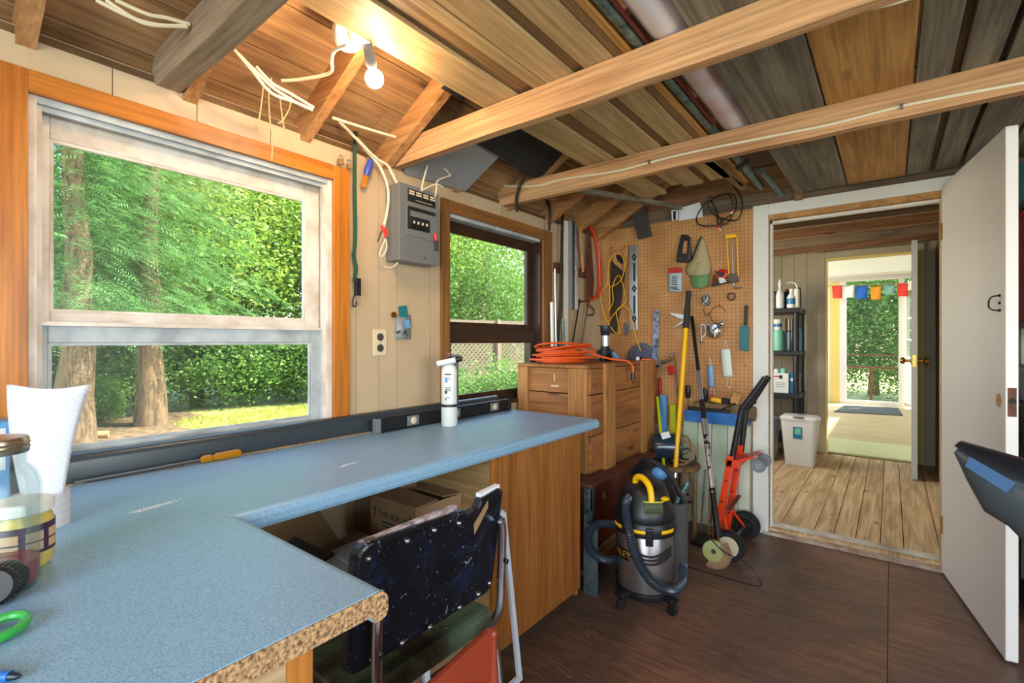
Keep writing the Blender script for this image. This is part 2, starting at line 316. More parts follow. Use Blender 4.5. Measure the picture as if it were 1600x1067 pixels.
# far wall with doorway, gable above it
DX0, DX1, DZ = 1.165, 2.03, 2.03
b = MB().box(0, DX0, YF, YF+.11, 0, 2.09).box(DX1, 4.2, YF, YF+.11, 0, 2.09).box(DX0, DX1, YF, YF+.11, DZ, 2.09)
wf = tag(b.build('wall_far', 'wall_beige'), kind='structure')
z = 2.09
for k, (h, mt) in enumerate(((.10, 'grey_plank_x'), (.17, 'brown_plank_x'), (.18, 'grey_plank_x'), (.2, 'brown_plank_x'), (.2, 'grey_plank_x'), (.25, 'brown_plank_x'))):
    MB().box(0, 4.2, YF+.02+(.015 if k % 2 else 0), YF+.09, z+.003, z+h-.003).build('gable_board', mt, wf); z += h
for x in (.13, .33, 1.33): MB().box(x, x+.045, YF-.018, YF+.02, 2.092, 2.19).build('stud', 'tan_dark', wf)
# walls behind the camera and to the right, with openings added behind the fill lamps
b = MB().box(0, .9, -2.32, -2.2, 0, 2.5).box(3.5, 4.2, -2.32, -2.2, 0, 2.5).box(.9, 3.5, -2.32, -2.2, 0, .7).box(.9, 3.5, -2.32, -2.2, 2.2, 2.5)
tag(b.build('wall_back', 'wall_beige'), kind='structure')
b = MB().box(4.2, 4.32, -2.2, -1.0, 0, 2.3).box(4.2, 4.32, 1.4, YF, 0, 2.3).box(4.2, 4.32, -1, 1.4, 0, .75).box(4.2, 4.32, -1, 1.4, 2.05, 2.3)
tag(b.build('wall_right', 'wall_beige'), kind='structure')
# windows
def sash(win, mat, x, th, y0, y1, z0, z1, gl, name='sash'):
    """gl: glass opening (y0,y1,z0,z1)"""
    s_ = MB().box(x, x+th, y0, gl[0], z0, z1).box(x, x+th, gl[1], y1, z0, z1).box(x, x+th, gl[0], gl[1], z0, gl[2]).box(x, x+th, gl[0], gl[1], gl[3], z1).build(name, mat, win, bevel=.003)
    MB().box(x+th*.4, x+th*.4+.004, gl[0]-.005, gl[1]+.005, gl[2]-.005, gl[3]+.005).build('pane', 'window_glass', s_)
    q = .008
    MB().box(x+th*.5, x+th-.002, gl[0], gl[0]+q, gl[2], gl[3]).box(x+th*.5, x+th-.002, gl[1]-q, gl[1], gl[2], gl[3]).box(x+th*.5, x+th-.002, gl[0]+q, gl[1]-q, gl[2], gl[2]+q).box(x+th*.5, x+th-.002, gl[0]+q, gl[1]-q, gl[3]-q, gl[3]).build('glazing_bead', mat, s_)
w1 = struct('window_1', (-.05, .66, .86))
y0, y1, z0, z1 = W1
MB().box(-.13, .0, y0, y0+.018, z0, z1).build('jamb', 'sash_paint', w1); MB().box(-.13, .0, y1-.018, y1, z0, z1).build('jamb', 'sash_paint', w1)
MB().box(-.13, .0, y0+.018, y1-.018, z1-.018, z1).build('head_jamb', 'sash_grey', w1); MB().box(-.15, .02, y0+.018, y1-.018, z0, z0+.02).build('sill', 'sash_paint', w1)
MB().box(-.028, -.014, y1-.032, y1-.018, z0+.02, z1-.018).build('stop_bead', 'sash_paint', w1); MB().box(-.028, -.014, y0+.018, y0+.03, z0+.02, z1-.018).build('stop_bead', 'sash_paint', w1); MB().box(-.028, -.014, y0+.03, y1-.032, z1-.032, z1-.018).build('stop_bead', 'sash_grey', w1)
sash(w1, 'sash_paint', -.088, .03, y0+.018, y1-.018, 1.262, z1-.018, (.274, 1.028, 1.312, 1.797), 'upper_sash')
sash(w1, 'sash_grey', -.056, .027, y0+.018, y1-.018, z0+.02, 1.272, (.266, 1.036, .925, 1.224), 'lower_sash')
MB().box(-.029, -.018, y0+.03, y1-.03, 1.272, 1.283).build('parting_ledge', 'sash_paint', w1)
MB().box(0, .016, y1, y1+.075, .84, 1.945).build('casing', 'casing_orange', w1, bevel=.002); MB().box(0, .016, y0-.095, y0, .84, 1.945).build('casing', 'casing_orange', w1, bevel=.002)
MB().box(0, .017, y0, y1, z1, 1.945).build('head_casing', 'casing_orange_y', w1, bevel=.002)
w2 = struct('window_2', (-.05, 2.19, .86))
y0, y1, z0, z1 = W2
MB().box(-.13, .0, y0, y0+.018, z0, z1).build('jamb', 'casing_brown', w2); MB().box(-.13, .0, y1-.018, y1, z0, z1).build('jamb', 'sash_brown', w2)
MB().box(-.13, .0, y0+.018, y1-.018, z1-.018, z1).build('head_jamb', 'sash_grey', w2); MB().box(-.15, .02, y0+.018, y1-.018, z0, z0+.02).build('sill', 'sash_brown', w2)
sash(w2, 'sash_brown', -.088, .03, y0+.018, y1-.018, 1.262, z1-.018, (1.812, 2.545, 1.325, 1.818), 'upper_sash')
sash(w2, 'sash_brown', -.056, .027, y0+.018, y1-.018, z0+.02, 1.285, (1.812, 2.545, .93, 1.225), 'lower_sash')
MB().box(0, .016, y1, y1+.1, .84, 1.955).build('casing', 'casing_brown', w2, bevel=.002); MB().box(0, .016, y0-.055, y0, .84, 1.955).build('casing', 'casing_brown', w2, bevel=.002)
MB().box(0, .017, y0, y1, z1, 1.955).build('head_casing', 'casing_brown_y', w2, bevel=.002)
# ceiling: sloped roof boards on rafters, tie joists under them
SL = .56
ce = struct('ceiling', (2.1, .6, 2.02))
rz = lambda x: 2.115+SL*x if x < 2.1 else 2.115+SL*(4.2-x)
bw = .178; n_ = Vector((-SL, 0, 1)).normalized(); dx = bw/math.hypot(1, SL)
x = -.16
while x < 2.1:
    cuts = [-2.25, random.uniform(-.9, .1), random.uniform(1.2, 2.2), YF+.15]
    for a, c in zip(cuts, cuts[1:]):
        b = MB(); p = Vector((x+.002, 0, rz(x+.002))); q = Vector((x+dx-.002, 0, rz(x+dx-.002))); n2 = n_*.02
        b.add([p+Vector((0, a+.001, 0)), q+Vector((0, a+.001, 0)), q+Vector((0, c, 0)), p+Vector((0, c, 0)), p+n2+Vector((0, a+.001, 0)), q+n2+Vector((0, a+.001, 0)), q+n2+Vector((0, c, 0)), p+n2+Vector((0, c, 0))], [(0, 1, 2, 3), (7, 6, 5, 4), (0, 4, 5, 1), (1, 5, 6, 2), (2, 6, 7, 3), (3, 7, 4, 0)])
        b.build('roof_board', 'roof_board', ce)
    x += dx
b = MB(); p, q = Vector((2.1, 0, rz(2.0999))), Vector((4.6, 0, rz(4.6)))
b.add([(2.1, -2.25, p.z), (4.6, -2.25, q.z), (4.6, YF+.15, q.z), (2.1, YF+.15, p.z), (2.1, -2.25, p.z+.03), (4.6, -2.25, q.z+.03), (4.6, YF+.15, q.z+.03), (2.1, YF+.15, p.z+.03)], [(3, 2, 1, 0), (4, 5, 6, 7), (0, 1, 5, 4), (1, 2, 6, 5), (2, 3, 7, 6), (3, 0, 4, 7)]); b.build('far_slope', 'roof_board', ce)
b = MB(); b.add([(-.2, -2.3, rz(-.2)+.03), (2.12, -2.3, rz(2.0999)+.04), (2.12, YF+.2, rz(2.0999)+.04), (-.2, YF+.2, rz(-.2)+.03), (-.2, -2.3, rz(-.2)+.05), (2.12, -2.3, rz(2.0999)+.06), (2.12, YF+.2, rz(2.0999)+.06), (-.2, YF+.2, rz(-.2)+.05)], [(3, 2, 1, 0), (4, 5, 6, 7), (0, 1, 5, 4), (1, 2, 6, 5), (2, 3, 7, 6), (3, 0, 4, 7)]); b.build('roof_cover', 'felt', ce)
MB().box(-.13, -.1, -2.2, YF, 2.06, 2.2).build('eave_blocking', 'roof_board', ce)
for yr in (-1.4, -.8, -.25, .2, .58, .975, 1.36, 1.8, 2.25, 2.68, 3.05, 3.36):
    # rafters: 38 x 88 mm, birdsmouth end on the wall plate
    a, c = Vector((-.13, yr+.019, rz(-.13)-.052)), Vector((2.1, yr+.019, rz(2.1)-.052))
    MB().bar(a, c, .04, .1, n_).build('rafter', 'rafter', ce)
MB().box(-.1, -.012, -2.2, YF, 2.02, 2.058).build('wall_plate', 'tan_dark', ce)
for k, (y0, th, mt) in enumerate(((-1.3, .045, 'joist_grey'), (-.45, .045, 'joist_grey'), (.505, .068, 'joist_grey'), (1.41, .042, 'joist'), (2.2, .042, 'joist'))):
    jo = MB(); N = 24
    rr = random.Random(k); off = [rr.uniform(-.003, .003) for _ in range(N+1)]
    pr = [(-.03+4.2*i/N, 2.022+off[i]) for i in range(N+1)]+[(-.03+4.2*(N-i)/N, 2.13) for i in range(N+1)]
    jo.prism(pr, 'y', y0, y0+th).build('joist', mt, ce, bevel=.003)
# ------------------------------------------------------------------ doorway, door, hall and sunroom beyond
dt = struct('trim_1', (1.6, YF, 0))
MB().box(1.095, 1.185, YF-.018, YF, 0, 2.1).build('casing', 'white_paint', dt, bevel=.003)
MB().box(1.185, 2.10, YF-.018, YF, 2.03, 2.1).build('head_casing', 'white_paint', dt, bevel=.003)
MB().box(2.012, 2.10, YF-.018, YF, 0, 2.03).build('casing', 'white_paint', dt, bevel=.003)
MB().box(DX0, DX0+.02, YF, YF+.11, .02, 2.03).build('jamb', 'tan_board', dt); MB().box(DX0+.02, DX0+.032, YF+.05, YF+.09, .02, 2.0).build('stop', 'white_paint', dt)
MB().box(DX1-.02, DX1, YF, YF+.11, .02, 2.03).build('jamb', 'tan_board', dt); MB().box(DX0+.02, DX1-.02, YF, YF+.11, 2.0, 2.03).build('head_jamb', 'gold_plank', dt)
MB().box(DX0+.02, DX1-.02, YF+.05, YF+.09, 1.985, 2.0).build('stop', 'white_paint', dt); MB().box(DX0+.019, DX0+.022, YF+.01, YF+.035, 1.27, 1.33).build('strike_plate', 'steel', dt)
th = struct('trim_2', (1.6, YF, 0))
mott('worn_pink', '#8a6a5a', '#c4b4a2', 9, .7); mott('worn_white', '#9a8a74', '#cfc9ba', 10, .7)
MB().box(DX0-.01, DX1, YF-.03, YF+.02, 0, .018).build('sill_strip', 'worn_pink', th, bevel=.003); MB().box(DX0+.0, DX1, YF+.02, YF+.07, 0, .03).build('sill_board', 'hall_plank', th, bevel=.003); MB().box(DX0+.0, DX1, YF+.07, YF+.11, 0, .047).build('sill_edge', 'worn_white', th, bevel=.003)
YH = 6.05; HZ_ = .05
hf = tag(MB().box(.2, 2.13, YF+.11, YH+.1, -.05, HZ_-.022).build('floor', 'soil'), kind='structure')
# plank joints measured along the doorway: boards run into the hall
ex = [.45, .58, .71, .84, .98]+[W(p, 801, Z=HZ_).x for p in (1230, 1283, 1312, 1344, 1378, 1409)]+[2.02, 2.125]
for a, c in zip(ex, ex[1:]): MB().box(a+.002, c-.002, YF+.112, YH-.002, HZ_-.022, HZ_+random.uniform(-.002, .0005)).build('plank', 'hall_plank', hf, bevel=.002)
hl = tag(MB().box(-.1, 0.0, YF+.11, 4.1, 0, 2.35).box(-.1, 0, 5.1, YH+.1, 0, 2.35).box(-.1, 0, 4.1, 5.1, 0, .9).box(-.1, 0, 4.1, 5.1, 2.1, 2.35).build('wall_hall_left', 'wall_hall'), kind='structure')
hr = tag(MB().box(2.13, 2.22, YF+.11, YH+.1, 0, 2.35).build('wall_hall_right', 'wall_hall'), kind='structure')
D2L, D2R, D2Z = 1.255, 1.98, 2.09
hw = tag(MB().box(0, D2L, YH+.012, YH+.1, 0, 2.35).box(D2R, 2.13, YH+.012, YH+.1, 0, 2.35).box(D2L, D2R, YH+.012, YH+.1, D2Z, 2.35).build('wall_hall_end', 'wall_hall'), kind='structure')
yy = [0, .2, .42, .6, .85, .97, 1.09, D2L-.002]
for a, c in zip(yy, yy[1:]): MB().box(a+.002, c-.002, YH, YH+.012, HZ_, 2.25).build('panel_board', 'wall_hall', hw)
t3 = struct('trim_3', (1.6, YH, HZ_))
MB().box(D2L-.07, D2L, YH-.02, YH, HZ_, 2.16).build('casing', 'wall_hall', t3, bevel=.003); MB().box(D2L, D2R+.07, YH-.02, YH, D2Z, 2.16).build('head_casing', 'wall_hall', t3, bevel=.003); MB().box(D2R, D2R+.07, YH-.02, YH, HZ_, D2Z).build('casing', 'yellow_trim', t3, bevel=.003)
MB().box(D2L, D2L+.016, YH-.01, YH+.1, HZ_, D2Z).build('jamb', 'yellow_trim', t3); MB().box(D2R-.016, D2R, YH-.01, YH+.1, HZ_, D2Z).build('jamb', 'yellow_trim', t3); MB().box(D2L+.016, D2R-.016, YH-.01, YH+.1, D2Z-.016, D2Z).build('head_jamb', 'yellow_trim', t3)
MB().box(D2L+.014, D2L+.019, YH+.02, YH+.05, 1.02, 1.1).build('strike_plate', 'brass', t3)
hc = struct('ceiling', (1.1, 4.8, 2.1)); MB().box(-.1, 2.25, YF+.11, YH+.1, 2.3, 2.34).build('loft_deck', 'brown_plank_x', hc)
for k, y in enumerate((3.75, 4.06, 4.39, 4.82, 5.28, 5.66)): MB().box(0, 2.13, y, y+.04, 2.12, 2.3).build('joist', ('grey_plank_x', 'brown_plank_x')[k % 2], hc, bevel=.002)
# open door leaf of the workshop (hinged on the right jamb)
def leaf_door(name, hinge, end, z0, z1, th, mat, left):
    h = Vector((hinge[0], hinge[1], 0)); e = Vector((end[0], end[1], 0)); d = (e-h); L = d.length; ang = math.atan2(d.y, d.x)
    r = struct(name, (h.x, h.y, z0)); r.rotation_euler = (0, 0, ang); ORG[r.name] = Vector((0, 0, 0)); return r, L
d1, L = leaf_door('door_1', (2.012, 3.42), W(1571, 1037, Z=.0).to_2d(), .012, 2.05, .036, 'door_paint', 1)
MB().box(0, L, 0, .037, 0, 2.035).build('leaf', 'door_paint', d1, bevel=.003)
k = 'tan_dark'
# the face the camera sees is y<0 side (local); latch bore, bare mortise and a hook-and-eye
bore = MB().lathe([(.027, 0), (.027, .0015)], (L-.062, 0, .985), (0, -1, 0), 20).build('latch_bore', 'gold_plank', d1)
MB().box(L-.0005, L+.0012, .006, .031, .93, 1.04).build('mortise', 'rust', d1); MB().lathe([(.011, 0), (.011, .001)], (L+.0014, .0185, .99), (1, 0, 0), 14).build('latch_hole', 'black_rubber', d1)
hk = MB().tube(smoothpath([(L-.06, -.002, 1.395), (L-.06, -.02, 1.392), (L-.085, -.022, 1.38), (L-.098, -.02, 1.365), (L-.085, -.022, 1.35), (L-.06, -.02, 1.34), (L-.06, -.002, 1.337)], 5), .003, 6).build('hook', 'dark_metal', d1, smooth=True)
for z in (1.395, 1.366, 1.337): MB().lathe([(.006, 0), (.006, .004), (.002, .006)], (L-.05, 0, z), (0, -1, 0), 8).build('screw', 'dark_metal', d1)
for z in (.2, 1.75): MB().box(-.012, .012, -.004, .0, z, z+.09).build('hinge', 'brass', d1)
d2, L = leaf_door('door_2', (1.96, YH-.0), W(1424, 750, Z=HZ_).to_2d(), HZ_+.01, 2.08, .04, 'wall_hall', 1)
plain('door_dark', '#7a6448', .45); plain('door_edge', '#b7bcbc', .45)
MB().box(0, L-.002, 0, .04, 0, 2.02).build('leaf', 'door_dark', d2, bevel=.002); MB().box(L-.002, L, 0, .04, 0, 2.02).build('edge_band', 'door_edge', d2)
for s_, y in ((-1, 0), (1, .04)):
    MB().lathe([(.03, 0), (.03, .004), (.011, .008), (.011, .04), (.027, .05), (.03, .062), (.02, .076), (0, .078)], (L-.06, y, 1.0), (0, s_, 0), 16).build('knob', 'brass', d2, smooth=True)
MB().box(L, L+.002, .008, .032, .95, 1.05).build('latch_plate', 'brass', d2)
for z in (.25, 1.75): MB().box(-.01, .02, -.006, 0, z, z+.1).build('hinge', 'dark_metal', d2)
# black plastic shelving in the hall
def local_thing(name, label, cat, loc, rz=0, group=None): return thing(name, label, cat, loc, group, True, (0, 0, rz))
px_, py_ = W(1252, 660, Z=.5).x, 5.75
SX0, SX1, SY0, SY1 = .3, 1.085, 5.55, 5.98
sh = thing('shelf_unit', 'black plastic shelving unit in the hall beyond the doorway', 'shelf', ((SX0+SX1)/2, (SY0+SY1)/2, HZ_))
SHZ = [.26, .70, 1.13, 1.56]
for z in SHZ: MB().box(SX0, SX1, SY0, SY1, z-.05, z).build('shelf_board', 'black_plastic', sh, bevel=.008)
for x, y in ((SX0+.035, SY0+.035), (SX1-.035, SY0+.035), (SX0+.035, SY1-.035), (SX1-.035, SY1-.035)):
    for z0, z1 in zip([HZ_]+SHZ[:-1], [SHZ[0]-.05]+[q-.05 for q in SHZ[1:]]): MB().lathe([(.028, 0), (.028, z1-z0)], (x, y, z0), n=12).build('post', 'black_plastic', sh, smooth=True)
def bottle(loc, label, prof, mat, capprof=None, capmat='white_plastic', lab=None, labmat='paper', cat='bottle', name='bottle'):
    t_ = thing(name, label, cat, loc); MB().lathe(prof, loc, n=18).build('body', mat, t_, smooth=True)
    if capprof: MB().lathe(capprof, loc, n=14).build('cap', capmat, t_, smooth=True)
    if lab: MB().lathe([(lab[0], lab[1]), (lab[0], lab[2])], loc, n=18).build('paper_label', labmat, t_, smooth=True)
    return t_
z = SHZ[3]
plain('clear_blue', '#2d6f9c', .2); plain('brown_glass', '#3c2a10', .15); plain('smoke', '#20303c', .2); plain('mint', '#6fb59a', .4); plain('dark_navy', '#16202c', .35)
bottle((.90, 5.63, z), 'white spray bottle on the top shelf of the hall shelving', [(.036, 0), (.038, .01), (.038, .14), (.022, .19), (.014, .2), (.014, .24)], 'white_plastic', [(.018, .24), (.02, .26), (.012, .275), (.012, .3)], 'white_plastic')
bottle((1.005, 5.62, z), 'blue-labelled clear bottle with white cap on the top shelf in the hall', [(.04, 0), (.042, .01), (.042, .11), (.02, .15), (.016, .17)], 'white_plastic', [(.02, .17), (.02, .195)], 'white_plastic', (.0425, .04, .1), 'clear_blue')
bottle((.955, 5.72, z), 'dark jug with red cap behind the spray bottle in the hall', [(.05, 0), (.052, .01), (.052, .14), (.03, .18)], 'dark_navy', [(.022, .18), (.022, .205)], 'red_plastic')
bottle((1.045, 5.73, z), 'black-topped dark can at the back of the top hall shelf', [(.035, 0), (.035, .17), (.03, .18)], 'smoke', [(.03, .18), (.03, .215)], 'black_plastic')
t_ = thing('jug', 'tall translucent jug with looped handle at the end of the top hall shelf', 'jug', (1.05, 5.63, z)); MB().box(1.03, 1.07, 5.6, 5.7, z, z+.2).build('body', 'white_plastic', t_, bevel=.012); MB().tube(smoothpath([(1.05, 5.69, z+.19), (1.03, 5.69, z+.255), (.97, 5.68, z+.27), (.93, 5.67, z+.245)], 5), .008, 8).build('handle', 'white_plastic', t_, smooth=True)
t_ = thing('brush', 'dark long-handled brush standing on the top hall shelf', 'brush', (.80, 5.62, z)); MB().tube([(.80, 5.62, z), (.82, 5.62, z+.31)], .011, 8).build('handle', 'dark_metal', t_); MB().box(.78, .815, 5.605, 5.635, z, z+.14).build('bristles', 'black_rubber', t_, bevel=.004)
bottle((.85, 5.66, z), 'black canister left of the white spray bottle in the hall', [(.038, 0), (.04, .01), (.04, .17), (.03, .18)], 'black_plastic')
z = SHZ[2]
bottle((1.0, 5.64, z), 'large dark blue jar with brown lid on the middle hall shelf', [(.06, 0), (.062, .01), (.062, .19), (.052, .2)], 'smoke', [(.056, .2), (.056, .32), (.05, .325)], 'brown_glass', cat='jar', name='jar')
bottle((.885, 5.63, z), 'pale green canister on the middle hall shelf', [(.05, 0), (.052, .01), (.052, .2), (.048, .21)], 'mint', None, cat='canister', name='canister')
bottle((.88, 5.63, z+.212), 'small white tub stacked on the pale green canister', [(.032, 0), (.042, .1), (.045, .105), (.04, .11)], 'white_plastic', None, lab=(.0385, .03, .07), labmat='clear_blue', cat='tub', name='tub')
bottle((1.055, 5.74, z), 'slim light blue bottle behind the shelf post on the middle hall shelf', [(.024, 0), (.026, .01), (.026, .2), (.014, .22)], 'pale_blue', [(.012, .22), (.012, .235)])
z = SHZ[1]
def carton(name, label, cat, x0, x1, y0, y1, z0, z1, mat, deco):
    t_ = thing(name, label, cat, ((x0+x1)/2, (y0+y1)/2, z0)); MB().box(x0, x1, y0, y1, z0, z1).build('body', mat, t_, bevel=.003)
    for (a, c, e, g, mt) in deco: MB().box(x0+(x1-x0)*a, x0+(x1-x0)*c, y0-.0012, y0, z0+(z1-z0)*e, z0+(z1-z0)*g).build('print', mt, t_)
    return t_
carton('carton', 'white printed carton on the lower hall shelf', 'box', .80, .985, 5.58, 5.72, z, z+.2, 'white_plastic', [(.05, .6, .8, .86, 'red_plastic'), (.55, .7, .72, .9, 'black_plastic'), (.1, .25, .05, .5, 'dark_navy'), (.4, .85, .3, .33, 'grey_plastic'), (.4, .85, .4, .43, 'grey_plastic'), (.4, .85, .5, .53, 'grey_plastic')])
carton('carton', 'blue and white carton at the end of the lower hall shelf', 'box', .99, 1.075, 5.6, 5.74, z, z+.205, 'clear_blue', [(.6, .98, .05, .95, 'white_plastic'), (.1, .5, .6, .75, 'paper')])
bottle((.93, 5.65, z+.2), 'small mint green tub on top of the white carton', [(.03, 0), (.03, .045), (.027, .05)], 'mint', None, cat='tub', name='tub'); bottle((.865, 5.65, z+.2), 'small pale tub left of the mint green tub', [(.025, 0), (.025, .035), (.022, .04)], 'paper', None, cat='tub', name='tub')
# white waste bin with grey swing lid
c = Vector((W(1243, 735, Z=HZ_).x, 5.36, HZ_)); t_ = thing('waste_bin', 'white plastic waste bin with grey swing lid in the hall', 'bin', c)
def rrect(hx, hy, r, n=5): return [(sx*(hx-r)+r*math.cos(a), sy*(hy-r)+r*math.sin(a)) for sx, sy, a0 in ((1, 1, 0), (-1, 1, 90), (-1, -1, 180), (1, -1, 270)) for a in [R(a0+90*i/n) for i in range(n+1)]]
def loft(b, rings, cap=True):
    k = len(rings[0]); vs = [p for r_ in rings for p in r_]; fs = [(i*k+j, i*k+(j+1) % k, (i+1)*k+(j+1) % k, (i+1)*k+j) for i in range(len(rings)-1) for j in range(k)]
    if cap: fs += [tuple(range(k))[::-1], tuple(range((len(rings)-1)*k, len(rings)*k))]
    return b.add(vs, fs)
def lring(c, hx, hy, r, z): return [(c[0]+a, c[1]+d, z) for a, d in rrect(hx, hy, r)]
loft(MB(), [lring(c, .115, .085, .03, c.z), lring(c, .12, .09, .035, c.z+.01), lring(c, .155, .12, .05, c.z+.44)]).build('body', 'white_plastic', t_, smooth=True)
loft(MB(), [lring(c, .162, .127, .055, c.z+.43), lring(c, .164, .129, .055, c.z+.45), lring(c, .14, .105, .05, c.z+.468), lring(c, .05, .05, .03, c.z+.462)]).build('rim', 'white_plastic', t_, smooth=True)
for s_ in (-1, 1): MB().lathe([(.05, 0), (.05, .006), (.04, .008)], (c.x, c.y+s_*.1, c.z+.458), n=18).build('lid_flap', 'grey_plastic', t_, smooth=True)
MB().box(c.x-.045, c.x+.03, c.y-.117, c.y-.112, c.z+.26, c.z+.37).build('sticker', 'clear_blue', t_); MB().box(c.x-.03, c.x+.02, c.y-.119, c.y-.1165, c.z+.3, c.z+.36).build('sticker_picture', 'mint', t_)
c2 = Vector((.80, 5.42, HZ_)); t_ = thing('bucket', 'grey round bucket left of the white waste bin', 'bucket', c2); MB().lathe([(.10, 0), (.105, .01), (.13, .40), (.137, .405), (.137, .42), (.125, .42), (.12, .39), (.09, .02)], c2, n=22).build('pail', 'grey_plastic', t_, smooth=True); MB().tube(smoothpath([c2+Vector((.137, 0, .4)), c2+Vector((.1, -.06, .48)), c2+Vector((0, -.09, .52)), c2+Vector((-.1, -.06, .48)), c2+Vector((-.137, 0, .4))], 5), .004, 6).build('bail', 'steel', t_, smooth=True)
# sunroom beyond
YS = 11.1
sf = tag(MB().box(-.3, 3.0, YH+.1, YS+.3, -.05, HZ_-.012).build('floor', 'soil'), kind='structure')
plain('pale_step', '#cfcf9c', .5); wood('sun_plank', '#bfa77a', '#d2bd94', 'x', '#a08660', .5, .1, .05)
MB().box(-.3, 3, YH+.102, 7.02, HZ_-.012, HZ_+.006).build('painted_strip', 'pale_step', sf)
y = 7.03
while y < YS: MB().box(-.3, 3, y, y+.138, HZ_-.012, HZ_).build('plank', 'sun_plank', sf); y += .14
tag(MB().box(-.42, -.3, YH+.1, 7.6, 0, 2.6).box(-.42, -.3, 10.8, YS+.3, 0, 2.6).box(-.42, -.3, 7.6, 10.8, 0, .8).box(-.42, -.3, 7.6, 10.8, 2.5, 2.6).build('wall_sunroom_left', 'wall_white'), kind='structure')
tag(MB().box(3, 3.1, YH+.1, YS+.3, 0, 2.6).build('wall_sunroom_right', 'wall_white'), kind='structure')
sc_ = tag(MB().box(-.4, 3.1, YH+.1, YS+.4, 2.9, 2.98).build('ceiling', 'wall_white'), kind='structure'); MB().box(-.3, 3.0, 10.6, 11.0, 2.42, 2.9).build('beam', 'wall_white', sc_)
GX0, GX1 = W(1322, 600, Y=YS).x, W(1404, 600, Y=YS).x
tag(MB().box(-.3, GX0-.1, YS, YS+.12, 0, 2.9).box(GX1+.6, 3, YS, YS+.12, 0, 2.9).box(GX0-.1, GX1+.6, YS, YS+.12, 2.35, 2.9).build('wall_sunroom_end', 'wall_white'), kind='structure')
w3 = struct('window_3', ((GX0+GX1)/2, YS, HZ_))
MB().box(GX0-.1, GX0, YS-.02, YS+.1, HZ_, 2.35).build('frame_post', 'white_paint', w3); MB().box(GX0-.26, GX0-.1, YS-.02, YS, HZ_, 2.35).build('side_trim', 'yellow_trim', w3); MB().box(GX1, GX1+.08, YS-.02, YS+.1, HZ_, 2.35).build('frame_post', 'white_paint', w3)
MB().box(GX0, GX1, YS-.02, YS+.1, HZ_-.02, HZ_+.07).build('sill', 'white_paint', w3); MB().box(GX0, GX1, YS+.04, YS+.05, HZ_+.07, 2.35).build('pane', 'window_glass', w3); MB().box(GX1+.08, GX1+.6, YS+.04, YS+.05, HZ_+.07, 2.35).build('pane', 'window_glass', w3)
# open french door leaf with small panes, right of the glass
fd = struct('door_3', (GX1+.08, YS-.03, HZ_)); a = Vector((GX1+.1, YS-.05, 0)); e = Vector((GX1+.28, YS-.95, 0)); dd = e-a
for s0, s1, z0, z1 in ((0, .14, .08, 2.2), (.86, 1, .08, 2.2), (.14, .86, .08, .9), (.14, .86, 2.05, 2.2)): MB().bar(a+dd*s0+Vector((0, 0, HZ_+(z0+z1)/2)), a+dd*s1+Vector((0, 0, HZ_+(z0+z1)/2)), .04, z1-z0).build('frame', 'wall_white', fd)
for z in (1.25, 1.62): MB().bar(a+dd*.14+Vector((0, 0, z)), a+dd*.86+Vector((0, 0, z)), .025, .03).build('muntin', 'wall_white', fd)
MB().bar(a+dd*.5+Vector((0, 0, HZ_+1.475)), a+dd*.53+Vector((0, 0, HZ_+1.475)), .025, 1.15).build('muntin', 'wall_white', fd); MB().bar(a+dd*.14+Vector((0, 0, HZ_+1.475)), a+dd*.86+Vector((0, 0, HZ_+1.475)), .004, 1.15).build('pane', 'window_glass', fd)
rl = thing('railing', 'brown metal porch railing outside the sunroom glass door', 'railing', ((GX0+GX1)/2, YS+1.6, -.1))
yr = YS+1.6; rzv = W(1360, 574, Y=yr).z
MB().box(-1, 4, yr, yr+.04, rzv-.02, rzv+.02).build('top_rail', 'rust', rl); rz2 = W(1360, 555, Y=yr).z; MB().box(-1, 4, yr, yr+.03, rz2-.012, rz2+.012).build('upper_rail', 'rust', rl)
for x in (W(1361, 600, Y=yr).x-1.2, W(1361, 600, Y=yr).x, W(1361, 600, Y=yr).x+1.2): MB().box(x-.022, x+.022, yr, yr+.04, -.3, rzv-.02).build('post', 'rust', rl)
tag(MB().box(-2, 5, YS+.13, YS+2.2, -.2, -.1).build('floor', 'tan_board'), kind='structure')
mt_ = MB().add([W(1303, 644, Z=HZ_+.001), W(1411, 650, Z=HZ_+.001), W(1403, 638, Z=HZ_+.001), W(1320, 634, Z=HZ_+.001)], [(0, 1, 2, 3)]); q = [p.copy() for p in mt_.v]
plain('mat_grey', '#4f575a', .9); b = MB().quadplate(q, (0, 0, 1), .012); tag(b.build('door_mat', 'mat_grey'), 'dark grey door mat in front of the sunroom glass door', 'mat')
